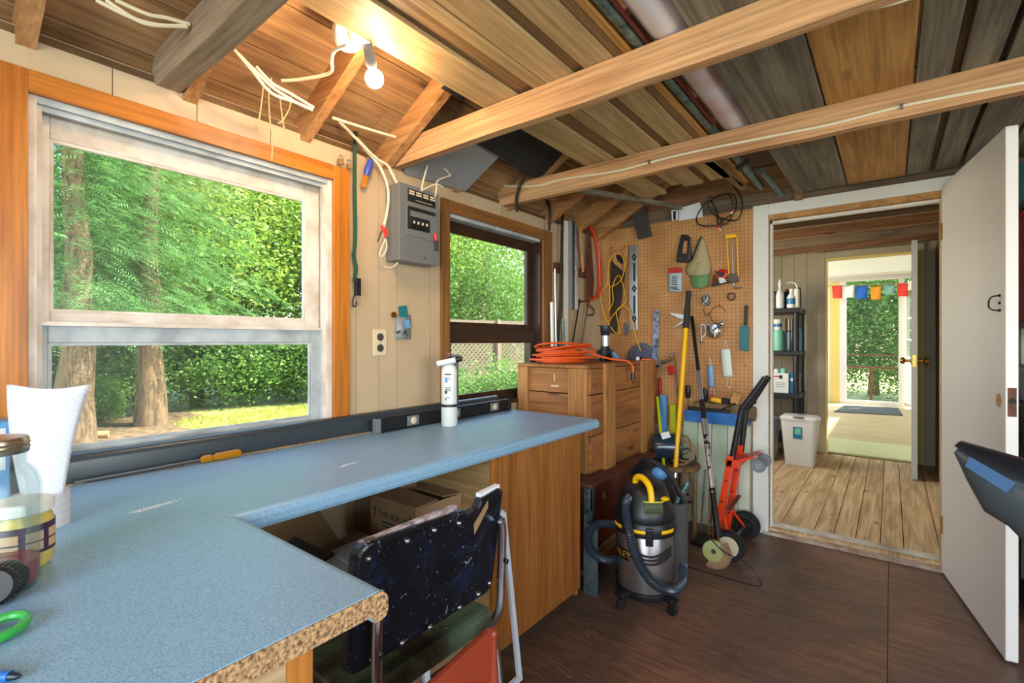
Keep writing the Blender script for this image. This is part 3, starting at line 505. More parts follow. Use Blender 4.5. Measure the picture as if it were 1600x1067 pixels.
# prayer flags on a string across the glass
fy = YS-.25; pg = thing('flag_string', 'string of coloured cloth flags hung across the sunroom glass door', 'bunting', W(1360, 450, Y=fy))
zl = lambda p: 446-(p-1300)*.045
fl_ = [(1300, 1316, 447, 466, 'red'), (1317, 1335, 446, 465, 'white'), (1336, 1356, 447, 467, 'blue'), (1360, 1377, 448, 468, 'orange'), (1380, 1399, 446, 460, 'teal'), (1402, 1420, 443, 463, 'red')]
for nm, cc in (('red', '#e04038'), ('white', '#e6e6e4'), ('blue', '#2860b8'), ('orange', '#e8932c'), ('teal', '#7aa89c')): plain('flag_'+nm, cc, .9)
MB().tube([W(1270, 447, Y=fy), W(1330, 446, Y=fy), W(1440, 441, Y=fy)], .006, 6).build('string', 'cord_tan', pg)
for a, c, y0, y1, nm in fl_:
    q = [W(a, y0, Y=fy), W(c, y0-1, Y=fy), W(c-1+random.uniform(-1, 1), y1, Y=fy), W(a+1, y1, Y=fy)]
    MB().grid(lambda u, v_, q=q: (q[0]*(1-u)+q[1]*u)*(1-v_)+(q[3]*(1-u)+q[2]*u)*v_+Vector((0, .02*math.sin(u*5+v_*2), 0)), 6, 4).build('flag', 'flag_'+nm, pg, smooth=True, solid=.002)
# ------------------------------------------------------------------ outside: ground, trees, hedge, lattice fence
GZ = -.32
def gh(x, y): return GZ+.10*math.sin(x*.5)*math.cos(y*.3)*min(1, max(0, (-x-4)/4))
tag(MB().grid(lambda u, v_: Vector((-40+80*u, -20+70*v_, -.36)), 2, 2).build('ground', 'lawn'), kind='structure')
rng = np.random.default_rng(3)
def mesh_np(name, V, F, mat):
    me = bpy.data.meshes.new(name); n, k = len(V), F.shape[1]
    me.vertices.add(n); me.vertices.foreach_set('co', V.astype(np.float32).ravel())
    me.loops.add(F.size); me.loops.foreach_set('vertex_index', F.astype(np.int32).ravel())
    me.polygons.add(len(F)); me.polygons.foreach_set('loop_start', np.arange(0, F.size, k, dtype=np.int32)); me.polygons.foreach_set('loop_total', np.full(len(F), k, np.int32))
    me.update(calc_edges=True); me.validate(); me.materials.append(MATS[mat]); return me
def unit(a): return a/np.maximum(np.linalg.norm(a, axis=1, keepdims=True), 1e-9)
def sprays(P, D, L, nl, wid, droop=.35):
    """flat fern-like cedar sprays: base P, direction D, length L; nl leaflets per side"""
    up = np.array([0, 0, 1.0]); N = len(P); S_ = unit(np.cross(D, up)+rng.normal(0, .35, (N, 3))); S_ = unit(S_-D*(S_*D).sum(1, keepdims=True))
    Vs = []; 
    for i in range(nl):
        t = (i+.6)/nl
        for sg in (-1, 1):
            b0 = P+D*(L*t)[:, None]-up*(droop*(L*t*t))[:, None]
            ll = (L*.42*(1-t*.75))[:, None]
            tip = b0+(D*.75+S_*sg)*ll*.8-up*ll*.22
            wv = D*(L*wid)[:, None]
            mid = (b0+tip)/2+S_*0
            Vs.append(np.stack([b0, mid+wv, tip, mid-wv*.6], 1))
    V = np.concatenate(Vs).reshape(-1, 3); F = np.arange(len(V)).reshape(-1, 4); return V, F
def quads(P, size, flat=.5):
    N = len(P); a = unit(rng.normal(0, 1, (N, 3))*np.array([1, 1, flat])); c = unit(np.cross(a, rng.normal(0, 1, (N, 3)))); s = size*rng.uniform(.6, 1.4, (N, 1))
    V = np.stack([P-a*s, P+c*s*.55, P+a*s, P-c*s*.55], 1).reshape(-1, 3); return V, np.arange(len(V)).reshape(-1, 4)
def cedar_mesh(n, h, r, z0, seed, nl=6):
    # branches: whorls of drooping limbs, sprays along them
    nb = n//26; ang = rng.uniform(0, 6.283, nb); zz = z0+(h-z0)*rng.uniform(0, 1, nb)**1.15; rr = r*(1-.8*(zz-z0)/(h-z0))*rng.uniform(.7, 1.1, nb)
    P, D, L = [], [], []
    for a, z, q in zip(ang, zz, rr):
        m = 26; t = rng.uniform(.15, 1, m); d = np.array([math.cos(a), math.sin(a), 0]); s = np.array([-d[1], d[0], 0])
        side = rng.normal(0, .22, m)*q*(.3+t*.7)
        p = d*(q*t)[:, None]+s*side[:, None]; p[:, 2] = z+.25*q*t-.42*q*t*t+rng.normal(0, .06, m)
        P.append(p); D.append(unit(d+s*(np.sign(side)*rng.uniform(.1, .9, m))[:, None]+np.stack([rng.normal(0, .2, m)]*2+[rng.normal(-.22, .2, m)], 1))); L.append(rng.uniform(.14, .36, m))
    return sprays(np.concatenate(P), np.concatenate(D), np.concatenate(L), nl, .04)
def leafy_mesh(n, h, r, z0, size, clumps=60):
    c = rng.normal(0, 1, (clumps, 3)); c = unit(c)*rng.uniform(.45, 1, (clumps, 1))*np.array([r, r, (h-z0)/2])+np.array([0, 0, (h+z0)/2])
    P = c[rng.integers(0, clumps, n)]+rng.normal(0, 1, (n, 3))*np.array([r, r, (h-z0)/2])*.17
    return quads(P, size)
CED = [mesh_np('foliage', *cedar_mesh(8200, 7.5, 2.6, 1.9, 1), 'cedar_leaf'), mesh_np('foliage', *cedar_mesh(7000, 8.5, 2.3, 1.2, 2), 'cedar_leaf')]
LEA = [mesh_np('foliage', *leafy_mesh(26000, 7.0, 2.6, 1.6, .06, 150), 'maple_leaf'), mesh_np('foliage', *leafy_mesh(24000, 6, 2.4, .3, .055, 150), 'bush_leaf')]
BUS = [mesh_np('foliage', *leafy_mesh(9000, 1.9, 1.1, 0, .042, 70), 'bush_leaf'), mesh_np('foliage', *leafy_mesh(5000, 1.1, .75, 0, .04, 45), 'maple_leaf')]
def trunk(r, h, seed):
    rr = random.Random(seed); pts = [Vector((rr.uniform(-.03, .03)*i, rr.uniform(-.03, .03)*i, h*i/8)) for i in range(9)]; pts[0] = Vector((0, 0, -.1))
    b = MB(); b.tube(pts, [r*1.35, r*1.1]+[r*(1-.085*i) for i in range(1, 8)], 14)
    return b
def tree(name, label, cat, loc, fmesh, tr, th, sc=1, rot=0, group=None):
    t_ = local_thing(name, label, cat, loc, rot, group)
    o = trunk(tr, th, int(abs(loc[0]*100))).build('trunk', 'bark', t_, smooth=True)
    f = bpy.data.objects.new('foliage', fmesh); COL.objects.link(f); f.parent = t_; f.scale = (sc, sc, sc); f['kind'] = 'stuff'; ORG[f.name] = Vector((0, 0, 0))
    return t_
p = W(236, 664, Z=-.36); q = W(114, 690, Z=-.36)
tree('cedar_tree', 'cedar with thick sunlit trunk standing alone at the centre of the large window', 'tree', p, CED[0], .21, 6, 1, .4, 'cedars outside the large window')
tree('cedar_tree', 'cedar with shaded trunk at the left edge of the large window', 'tree', q, CED[0], .23, 6, .95, 2.2, 'cedars outside the large window')
tree('cedar_tree', 'cedar set back between the two front cedars, trunk hidden', 'tree', (-12.0, 2.6, -.36), CED[1], .2, 7, 1, 1.3)
tree('cedar_tree', 'cedar far left behind the shaded front cedar', 'tree', (-11.5, .6, -.36), CED[1], .2, 7, 1.05, 5)
k = 0
for x, y, f, sc in ((-11.5, 4.6, 0, 1.0), (-12.5, 7.2, 0, 1.1), (-13, 2.2, 1, 1.1), (-12.5, 9.5, 0, 1.05), (-9.5, 9.2, 0, .9), (-10.5, 11.6, 1, 1.0), (-8.5, 12.8, 0, .95), (-14.5, 5.5, 1, 1.25), (-14.0, 12, 1, 1.3), (-7.2, 10.2, 1, .7)):
    tree('leafy_tree', ['bright yellow-green leafy tree beyond the lawn', 'deep green leafy tree beyond the lawn'][f]+', '+['right of the front cedar', 'right behind the far lawn', 'left behind the cedars', 'between the two windows', 'at the left of the small window', 'in the middle of the small window', 'at the right of the small window', 'farthest back behind the front cedar', 'farthest back in the small window', 'low, behind the lattice fence'][k], 'tree', (x, y, -.36), LEA[f], .13, 4, sc, k*1.3, 'leafy trees beyond the lawn'); k += 1
k = 0
for i, (x, y, sc) in enumerate([(-11.3, 1.2, 1.1), (-11.4, 2.9, 1.0), (-11.2, 4.6, 1.1), (-10.9, 5.6, 1.1), (-10.6, 6.6, 1.1), (-10.4, 7.6, 1.2), (-10.3, 8.8, 1.1), (-10.0, 1.9, .55), (-10.3, 2.4, .5)]):
    t_ = local_thing('shrub', 'green undergrowth shrub behind the lawn, '+['under the shaded cedar', 'just left of the centre trunk', 'just right of the centre trunk', 'right of the centre trunk, second along', 'third right of the centre trunk', 'fourth right of the centre trunk', 'farthest right', 'low, between the two trunks', 'low, left of the centre trunk base'][i], 'shrub', (x, y, -.36), i*1.1, 'undergrowth shrubs')
    f = bpy.data.objects.new('foliage', BUS[i % 2 if i > 6 else 0]); COL.objects.link(f); f.parent = t_; f.scale = (sc, sc, sc); f['kind'] = 'stuff'; ORG[f.name] = Vector((0, 0, 0)); MB().tube([(0, 0, -.05), (.03, 0, .5*sc), (.1, .05, 1.0*sc)], [.03, .025, .012], 6).build('stem', 'bark', t_)
for i, (x, y, sc, m_) in enumerate([(-3.0, 4.8, .62, 0), (-2.6, 5.5, .68, 0), (-2.0, 4.5, .7, 1), (-2.2, 6.2, .66, 0)]):
    t_ = local_thing('shrub', 'leafy garden bush in front of the lattice fence, '+['left in the small window', 'middle of the small window', 'lowest and nearest the small window', 'right in the small window'][i], 'shrub', (x, y, -.36), i*.9, 'bushes by the lattice fence')
    f = bpy.data.objects.new('foliage', BUS[m_]); COL.objects.link(f); f.parent = t_; f.scale = (sc, sc, sc); f['kind'] = 'stuff'; ORG[f.name] = Vector((0, 0, 0)); MB().tube([(0, 0, -.05), (.03, 0, .4*sc), (.08, .03, .8*sc)], [.025, .02, .01], 6).build('stem', 'bark', t_)
# lattice fence beyond the small window
fa, fb = Vector((-4.2, 4.4, 0)), Vector((-3.0, 8.6, 0)); fd_ = (fb-fa).normalized(); Lf = (fb-fa).length
fn = thing('lattice_fence', 'weathered diagonal lattice fence seen through the small window', 'fence', (fa+fb)/2+Vector((0, 0, -.36)))
plain('lattice', '#8a7c66', .85); zt = 1.55; zb = .1
for t0 in (0, .25, .5, .75, 1.0):
    c = fa+fd_*(Lf*t0); MB().box(c.x-.045, c.x+.045, c.y-.045, c.y+.045, -.4, zt+.05).build('post', 'lattice', fn)
MB().bar(fa+Vector((0, 0, zt)), fb+Vector((0, 0, zt)), .04, .06).build('top_rail', 'lattice', fn); MB().bar(fa+Vector((0, 0, zb)), fb+Vector((0, 0, zb)), .04, .06).build('bottom_rail', 'lattice', fn)
b = MB(); hgt = zt-zb; t0 = -hgt
nrm = fd_.cross(Vector((0, 0, 1)))
while t0 < Lf:
    for s_ in (1, -1):
        a0 = max(t0, 0); a1 = min(t0+hgt, Lf)
        if a1-a0 > .05:
            z0, z1 = (zb+(a0-t0), zb+(a1-t0)) if s_ > 0 else (zt-(a0-t0), zt-(a1-t0))
            b.bar(fa+fd_*a0+Vector((0, 0, z0))+nrm*.006*s_, fa+fd_*a1+Vector((0, 0, z1))+nrm*.006*s_, .008, .03, fd_.cross(nrm) if False else nrm.cross(fd_))
    t0 += .085
tag(b.build('lattice_slats', 'lattice', fn), kind='stuff')
# soil under the cedars, fallen log, grass blades on the sunny lawn
b = MB(); n_s = 14; ls, rs_ = [], []
for i in range(n_s+1):
    x_ = -2.6-8.4*i/n_s; ls.append((x_, .02*(1.8-x_), -.354)); rs_.append((x_, .335*(1.8-x_)+.22*math.sin(i*1.7), -.354))
b.add(ls+rs_, [(i, i+1, n_s+2+i, n_s+1+i) for i in range(n_s)]); tag(b.build('soil_patch', 'soil'), kind='structure')
lp = W(140, 680, Z=-.3); tag(MB().tube([lp+Vector((-.15, -.35, 0)), lp, lp+Vector((.1, .22, 0))], [.06, .065, .06], 10).build('log', 'tan_board', smooth=True), 'cut pale log end lying by the shaded cedar trunk', 'log')
n = 26000; gx = rng.uniform(-9.5, -3.5, n); gyy = rng.uniform(1.5, 8.5, n); k_ = gyy > .33*(1.8-gx)+.25*np.sin(gx*3); gx = gx[k_]; gyy = gyy[k_]; n = len(gx); base_ = np.stack([gx, gyy, np.full(n, -.36)], 1); d = rng.normal(0, .03, (n, 3)); d[:, 2] = rng.uniform(.03, .1, n)
s_ = unit(rng.normal(0, 1, (n, 3))*np.array([1, 1, 0]))*.012
V = np.stack([base_-s_, base_+s_, base_+d], 1).reshape(-1, 3)
o = bpy.data.objects.new('grass_blades', mesh_np('grass_blades', V, np.arange(len(V)).reshape(-1, 3), 'grass_leaf')); COL.objects.link(o); tag(o, 'short sunlit lawn grass between the house and the trees', 'grass', kind='stuff')
# woodland beyond the sunroom
for i, (x, y, f, sc) in enumerate(((.6, 15.2, 1, .62), (2.2, 15.6, 1, .68), (3.6, 15.4, 1, .62), (1.4, 17.8, 0, 1.05), (3.2, 18.5, 1, 1.2))):
    tree('leafy_tree', 'green leafy tree outside the sunroom glass door, '+['left in front', 'middle in front', 'right in front', 'left at the back', 'right at the back'][i], 'tree', (x, y, -.36), LEA[f], .12, 3, sc, i*1.7, 'trees beyond the sunroom')
# ------------------------------------------------------------------ workbench
def nose(x1, z1=ZC, drop=.046, th=.034, x0=0.0):
    r = .02; pts = [(x0, z1), (x1-r, z1)]+[(x1-r+r*math.sin(R(a)), z1-r+r*math.cos(R(a))) for a in (20, 40, 60, 80)]+[(x1, z1-drop+.012), (x1-.004, z1-drop+.003), (x1-.012, z1-drop), (x1-.026, z1-drop), (x1-.03, z1-th), (x0, z1-th)]
    return pts[::-1]
wt = thing('worktop', 'L-shaped blue-grey laminate worktop along the window wall', 'countertop', (.35, 1.1, ZC-.046))
b = MB().prism(nose(.655), 'y', .46, 2.17).box(0, .64, -.6, .46, ZC-.034, ZC)
P2 = [(a, c) for a, c in nose(.485, x0=-.6)]
b.prism(P2, 'x', .64, 1.17).build('top', 'laminate', wt)
MB().prism([(a, min(c, ZC-.0015)) for a, c in P2], 'x', 1.17, 1.1725).build('raw_edge', 'chipboard', wt)
MB().prism([(.0, ZC), (.042, ZC), (.046, .895), (.042, .908), (.032, .917), (.018, .92), (.0, .916)], 'y', -.6, 2.13).build('backsplash', 'laminate_dark', wt, smooth=True)
MB().box(.042, .054, -.6, 2.15, ZC, ZC+.003).build('back_joint', 'chipboard', wt)
bc_ = thing('base_cabinet', 'orange-brown plywood cabinet under the far end of the worktop', 'cabinet', (.33, 1.7, 0))
MB().box(.05, .597, 1.40, 1.418, .0, .805).build('side_panel', 'cabinet_side', bc_); MB().box(.05, .597, 2.04, 2.058, .0, .805).build('side_panel', 'cabinet_side', bc_); MB().box(.03, .05, 1.40, 2.058, .0, .805).build('back_panel', 'cabinet_side', bc_)
MB().box(.597, .612, 1.44, 2.058, .03, .79).build('front_panel', 'cabinet_ply', bc_, bevel=.002); MB().box(.597, .610, 1.40, 1.439, .0, .80).build('stile', 'post_orange', bc_, bevel=.002); MB().box(.56, .575, 1.42, 2.04, 0, .03).build('toe_board', 'tan_dark', bc_)
MB().box(.05, .597, 1.418, 2.04, .03, .045).build('bottom', 'cabinet_side', bc_)
bp = thing('bench_support', 'pale plywood panel and posts holding up the cut end of the worktop', 'panel', (1.08, .1, 0))
MB().box(1.075, 1.093, -.5, .36, 0, ZC-.034).build('panel', 'bench_ply', bp); MB().box(1.045, 1.09, .36, .405, 0, ZC-.035).build('post', 'post_orange', bp, bevel=.002); MB().box(.99, 1.03, .40, .44, 0, ZC-.06).build('post', 'post_orange', bp, bevel=.002); MB().box(.62, 1.09, .30, .34, ZC-.10, ZC-.035).build('cross_rail', 'tan_board', bp)
MB().lathe([(.009, 0), (.008, .002)], (1.093, .115, .748), (1, 0, 0), 10).build('blue_dot', 'blue_plastic', bp)
# things on the worktop, left end
c = W(64, 822, Z=ZC); pt = thing('paper_towel', 'white embossed paper towel flaring up from its roll on the worktop', 'paper towel', c)
m, t, b_ = base('tissue', .9); nn = t.nodes.new('ShaderNodeTexWave'); nn.bands_direction = 'DIAGONAL'; nn.inputs['Scale'].default_value = 42; nn.inputs['Distortion'].default_value = 6; nn.inputs['Detail'].default_value = 1; t.links.new(coords(t, (1, 1, 1), False), nn.inputs['Vector']); t.links.new(ramp(t, nn.outputs['Fac'], [(.2, '#c4c4c8'), (.8, '#cacace')]), b_.inputs['Base Color']); bump(t, b_, nn.outputs['Fac'], .35, .001)
vx, vy = Vector((math.cos(YAW), math.sin(YAW), 0)), Vector((-math.sin(YAW), math.cos(YAW), 0))
MB().lathe([(.02, 0), (.046, 0), (.046, .07), (.02, .07)], c, n=24).build('roll', 'tissue', pt, smooth=True)
def fl(u, v_):
    a = (u-.5)*2.2; rr = .046+.044*v_; return c+vx*(math.sin(a)*rr*1.08+.028*v_*v_)-vy*(math.cos(a)*rr*.75-.02)+Vector((0, 0, .062+.235*v_+.004*math.sin(u*7)*v_))
MB().grid(fl, 16, 12).build('loose_sheet', 'tissue', pt, smooth=True, solid=.0025)
c = W(-8, 922, Z=ZC); mj = thing('glass_jar', 'tall clear glass jar of dark red liquid with a metal screw lid', 'jar', c)
MB().lathe([(.048, 0), (.053, .006), (.054, .02), (.054, .16), (.048, .18), (.037, .195), (.036, .215), (.034, .215), (.034, .196), (.046, .178), (.051, .158), (.051, .012), (.0, .008)], c, n=26).build('glass', 'jar_glass', mj, smooth=True)
plain('red_liquid', '#8a1018', .08); plain('tin', '#b8a890', .3, 1); MB().lathe([(.0, .009), (.049, .009), (.0505, .014), (.0505, .042), (.0, .042)], c, n=26).build('liquid', 'red_liquid', mj, smooth=True)
ld = MB().lathe([(.038, .213), (.039, .215), (.039, .234), (.037, .238), (.0, .239)], c, n=30).build('lid', 'tin', mj, smooth=True)
for z in (.219, .226): MB().lathe([(.0392, z), (.0402, z+.002), (.0392, z+.004)], c, n=30).build('thread_ring', 'tin', ld, smooth=True)
MB().grid(lambda u, v_: c+Vector((math.cos(R(-62)+u*.9)*.0555, math.sin(R(-62)+u*.9)*.0555, .06+.09*v_)), 8, 2).build('masking_tape', 'paper', mj, smooth=True)
c = W(33, 885, Z=ZC); mj = thing('mayonnaise_jar', 'short jar with white lid and purple label of pale yellow sauce', 'jar', c)
plain('sauce', '#c9b25c', .3); plain('label_purple', '#3a2040', .5); plain('label_cream', '#c2a078', .6)
MB().lathe([(.036, 0), (.041, .008), (.0435, .03), (.0435, .075), (.038, .092), (.037, .096)], c, n=26).build('body', 'sauce', mj, smooth=True); MB().lathe([(.041, .094), (.043, .096), (.043, .11), (.041, .114), (.03, .1155), (.0, .1145)], c, n=28).build('lid', 'white_plastic', mj, smooth=True)
lb = MB().lathe([(.0438, .028), (.0438, .077)], c, n=26); lb.f = lb.f[:-2]; lb = lb.build('paper_label', 'label_purple', mj, smooth=True)
for k in range(3):
    for z0, z1 in ((.034, .048), (.051, .066)):
        MB().grid(lambda u, v_, k=k, z0=z0, z1=z1: c+Vector((math.cos(-.75+k*.75+u*.55)*.0442, math.sin(-.75+k*.75+u*.55)*.0442, z0+(z1-z0)*v_)), 5, 1).build('label_panel', 'label_cream', lb, smooth=True)
c = W(-6, 943, Z=ZC)+Vector((0, 0, .028)); tr_ = thing('black_stopper', 'black ribbed plastic cap lying on its side by the glass jar', 'cap', c-Vector((0, 0, .028)))
ax = Vector((.75, -.35, .12)).normalized(); MB().lathe([(.028, -.03), (.028, .012), (.024, .016), (.0, .016)], c, ax, 28).build('cap_body', 'black_plastic', tr_, smooth=True)
u_ = ax.orthogonal().normalized(); w2_ = ax.cross(u_)
for k in range(28):
    d_ = u_*math.cos(k*.2244)+w2_*math.sin(k*.2244); MB().bar(c+d_*.028+ax*-.02, c+d_*.028+ax*.010, .0022, .003, d_).build('grip_rib', 'dark_metal', tr_)
text('m', 'cap_mark', 'paper', tr_, .02, basis(c+ax*.0165, (.35, .75, 0), (0, 0, 1)))
c = W(-6, 984, Z=ZC+.008); tag(MB().tube([c+vx*(.026*math.cos(a))+Vector((vx.y*-.0, 0, 0))+vy*(.032*math.sin(a)*1.0)+Vector((0, 0, .002*math.sin(a))) for a in [6.2832*i/22 for i in range(22)]], .006, 8, closed=True).build('scissor_ring', 'green_plastic', smooth=True), 'green plastic finger loop lying on the worktop at the left edge', 'scissors')
c = W(0, 1056, Z=ZC+.006); pn = thing('marker_pen', 'dark blue marker lying at the near left corner of the worktop', 'pen', c-Vector((0, 0, .006))); MB().tube([c-vx*.06, c+vx*.012], .006, 10).build('barrel', 'blue_plastic', pn, smooth=True); MB().tube([c+vx*.012, c+vx*.02, c+vx*.024], [.005, .004, .0012], 10).build('tip', 'dark_navy', pn, smooth=True)
c = W(0, 690, Z=ZC); c = Vector((.10, .165, ZC)); bx = thing('blue_carton', 'light blue carton edge behind the paper towel at the left edge', 'box', c); MB().box(.03, .12, .08, .178, ZC, 1.035).build('body', 'pale_blue', bx, bevel=.003); MB().box(.1202, .1212, .09, .17, .92, 1.02).build('label', 'paper', bx)
# screwdriver against the backsplash
a, e = W(118, 756, Z=ZC+.008), W(376, 707, Z=ZC+.012); a.x, e.x = .066, .068; h = a+(e-a)*.71
sd = thing('screwdriver', 'long screwdriver with clear yellow handle lying against the backsplash', 'screwdriver', ((a+e)/2).to_3d()-Vector((0, 0, .012)))
MB().tube([a, h], .004, 8).build('shaft', 'steel', sd, smooth=True); d = (e-h); hd = MB(); n6 = 12
hd.tube([h, h+d*.05, h+d*.1, h+d*.24, h+d*.3, h+d*.5, h+d*.93, h+d*.98, e], [.007, .011, .0125, .0125, .0095, .0125, .0125, .011, .006], 8); hd.build('handle', 'amber', sd)
for k in range(4): MB().bar(h+d*.36+Vector((.004*(k-1.5), 0, .0125)), h+d*.92+Vector((.004*(k-1.5), 0, .0125)), .0012, .001).build('flute', 'gold_plank', sd)
a = W(108, 757, Z=ZC+.005); tag(MB().tube([(.058, .33, ZC+.004), (.059, .62, ZC+.006)], .0035, 6).build('steel_rod', 'rust'), 'thin rusty rod lying along the backsplash beneath the screwdriver', 'rod')
# two black spirit levels
lv = thing('spirit_level', 'long black box-section spirit level lying along the backsplash', 'level', (.1, 1.7, ZC))
y0, y1, x0, x1, z0, z1 = 1.25, 2.16, .082, .106, ZC+.001, ZC+.063
MB().box(x0+.004, x1-.004, y0+.004, y1-.004, z0+.004, z1-.004).build('web', 'black_plastic', lv); MB().box(x0, x1, y0, y1, z1-.006, z1).build('top_flange', 'dark_metal', lv, bevel=.001); MB().box(x0, x1, y0, y1, z0, z0+.006).build('bottom_flange', 'dark_metal', lv, bevel=.001); MB().box(x0-.001, x1+.001, y0-.004, y0+.022, z0, z1).build('end_cap', 'grey_plastic', lv, bevel=.002); MB().box(x0-.001, x1+.001, y1-.02, y1+.002, z0, z1).build('end_cap', 'black_plastic', lv, bevel=.002)
for y in (1.45, 1.72, 2.02):
    vi = MB().box(x0+.002, x1-.002, y-.035, y+.035, z0+.008, z1-.008).build('vial_window', 'grey_plastic', lv, bevel=.004); MB().lathe([(.016, 0), (.016, .004), (.013, .006)], (x1-.002, y, (z0+z1)/2), (1, 0, 0), 18).build('vial', 'ivory', vi, smooth=True)
# fire extinguisher
c = Vector((.192, 1.588, ZC)); fe = thing('fire_extinguisher', 'small white fire extinguisher with black strap standing on the worktop', 'fire extinguisher', c)
MB().lathe([(.034, 0), (.0375, .004), (.0375, .25), (.034, .268), (.022, .282), (.014, .286), (.014, .296)], c, n=26).build('cylinder', 'white_plastic', fe, smooth=True)
MB().lathe([(.039, .088), (.039, .10)], c, n=24).build('strap', 'black_plastic', fe, smooth=True); MB().bar(c+vx*.034-vy*.0+Vector((0, 0, .08)), c+vx*.036+Vector((0, 0, .30)), .02, .012, vx).build('bracket', 'black_plastic', fe, bevel=.002)
vl = MB().lathe([(.017, .286), (.017, .31), (.012, .318), (.012, .33)], c, n=14).build('valve', 'black_plastic', fe, smooth=True); MB().bar(c-vx*.012+Vector((0, 0, .318)), c+vx*.045+Vector((0, 0, .322)), .02, .012).build('lever', 'black_plastic', fe, bevel=.002); MB().bar(c+vx*.02+Vector((0, 0, .30)), c+vx*.038+Vector((0, 0, .255)), .016, .006, vx).build('trigger', 'black_plastic', fe, bevel=.001)
g0 = c-vx*.006-vy*.016+Vector((0, 0, .325)); MB().lathe([(.012, 0), (.013, .005), (.010, .006)], g0, -vy+vx*-.2, 16).build('gauge', 'red_plastic', vl, smooth=True); MB().lathe([(.009, .0062), (.009, .007)], g0, -vy+vx*-.2, 16).build('gauge_face', 'black_plastic', vl)
q0 = c-vx*.052-vy*.03+Vector((0, 0, .285)); MB().tube([q0, q0+vx*.085+Vector((0, 0, .018))], .0135, 14).build('paper_tube', 'paper', fe, smooth=True); MB().tube([q0+vx*.085+Vector((0, 0, .018)), q0+vx*.115+Vector((0, 0, .025))], .012, 14).build('nozzle', 'dark_metal', fe, smooth=True)
for k, (z, hh, w_) in enumerate(((.235, .006, .5), (.222, .003, .4), (.214, .003, .45), (.2, .02, .25), (.175, .003, .5), (.168, .003, .45), (.161, .003, .48), (.15, .012, .2), (.13, .003, .4), (.12, .006, .15))):
    MB().grid(lambda u, v_, z=z, hh=hh, w_=w_: c+(vx*math.sin(-.45+u*w_*1.6)-vy*math.cos(-.45+u*w_*1.6))*.0378+Vector((0, 0, z+hh*v_)), 6, 1).build('printed_line', 'dark_navy' if k not in (3,) else 'pale_blue', fe, smooth=True)
# cartons and papers under the worktop
plain('ink_blue', '#1f3548', .7)
def cbox(name, label, x0, x1, y0, y1, z0, z1, flaps=()):
    t_ = thing(name, label, 'box', ((x0+x1)/2, (y0+y1)/2, z0)); w_ = .004
    MB().box(x0, x1, y0, y0+w_, z0, z1).box(x0, x1, y1-w_, y1, z0, z1).box(x0, x0+w_, y0+w_, y1-w_, z0, z1).box(x1-w_, x1, y0+w_, y1-w_, z0, z1).box(x0, x1, y0, y1, z0, z0+w_).build('body', 'card', t_)
    for pts in flaps: MB().quadplate(pts, (0, 0, 1), .004).build('flap', 'card', t_)
    return t_
X0, X1, Y0, Y1, Z1 = .19, .455, 1.16, 1.395, .625
cb = cbox('cardboard_box', 'cardboard box marked this side up with half-open flaps under the worktop', X0, X1, Y0, Y1, .32, Z1, [[(X0, Y0, Z1), (X1, Y0, Z1), (X1, Y0+.11, Z1+.004), (X0, Y0+.11, Z1+.008)], [(X0, Y0+.004, Z1+.01), (X0+.13, Y0+.05, Z1+.06), (X0+.13, Y1, Z1+.065), (X0, Y1, Z1+.012)], [(X0+.1, Y1, Z1), (X0+.1, Y1-.1, Z1+.012), (X1, Y1-.1, Z1+.01), (X1, Y1, Z1)]])
text('THIS SIDE UP', 'printed_words', 'ink_blue', cb, .030, basis(((X0+X1)/2, Y0-.0005, .565), (1, 0, 0), (0, 0, 1)))
for s_ in (-1, 1):
    xa = (X0+X1)/2+s_*.105; MB().quadplate([(xa-.003, Y0-.001, .55), (xa+.003, Y0-.001, .55), (xa+.003, Y0-.001, .575), (xa+.009, Y0-.001, .575), (xa, Y0-.001, .592), (xa-.009, Y0-.001, .575), (xa-.003, Y0-.001, .575)], (0, 1, 0), .0008).build('printed_arrow', 'ink_blue', cb)
for z in (.535, .52): MB().box((X0+X1)/2-.06, (X0+X1)/2+.05, Y0-.001, Y0-.0002, z, z+.006).build('printed_line', 'ink_blue', cb)
MB().quadplate([(X1+.0008, 1.25, .60), (X1+.0008, 1.285, .565), (X1+.0008, 1.25, .53), (X1+.0008, 1.215, .565)], (1, 0, 0), .0006).build('diamond_label', 'pale_blue', cb)
cbox('cardboard_box', 'plain cardboard box underneath the box marked this side up', .17, .47, 1.13, 1.39, 0, .318)
ob = cbox('cardboard_box', 'open cardboard box with splayed flaps and papers under the worktop corner', .14, .52, .62, 1.05, .0, .47, [[(.14, .62, .47), (.14, 1.05, .47), (.03+.01, 1.02, .58), (.04, .66, .58)], [(.14, 1.05, .47), (.52, 1.05, .47), (.50, 1.12, .485), (.16, 1.12, .485)], [(.52, .62, .47), (.52, 1.05, .47), (.60, 1.0, .43), (.60, .66, .43)]])
tag(MB().obox((.30, .78, .50), (.12, .16, .10), (.25, .3, .4)).build('small_box', 'slate', bevel=.003), 'small dark green box tilted on the open cardboard box', 'box')
for k, (p_, r_, s_, lb_) in enumerate((((.42, .90, .485), (.06, .05, .3), (.21, .28, .004), 'white sheet of paper lying on the open box nearest the chair'), ((.36, 1.0, .505), (.12, -.05, -.2), (.2, .14, .004), 'folded white paper lying at the back of the open box'), ((.46, .75, .478), (-.03, .06, .9), (.2, .26, .004), 'loose white paper lying at the front of the open box'))):
    tag(MB().obox(p_, s_, r_).build('paper_sheet', 'paper'), lb_, 'paper', 'papers on the open box')
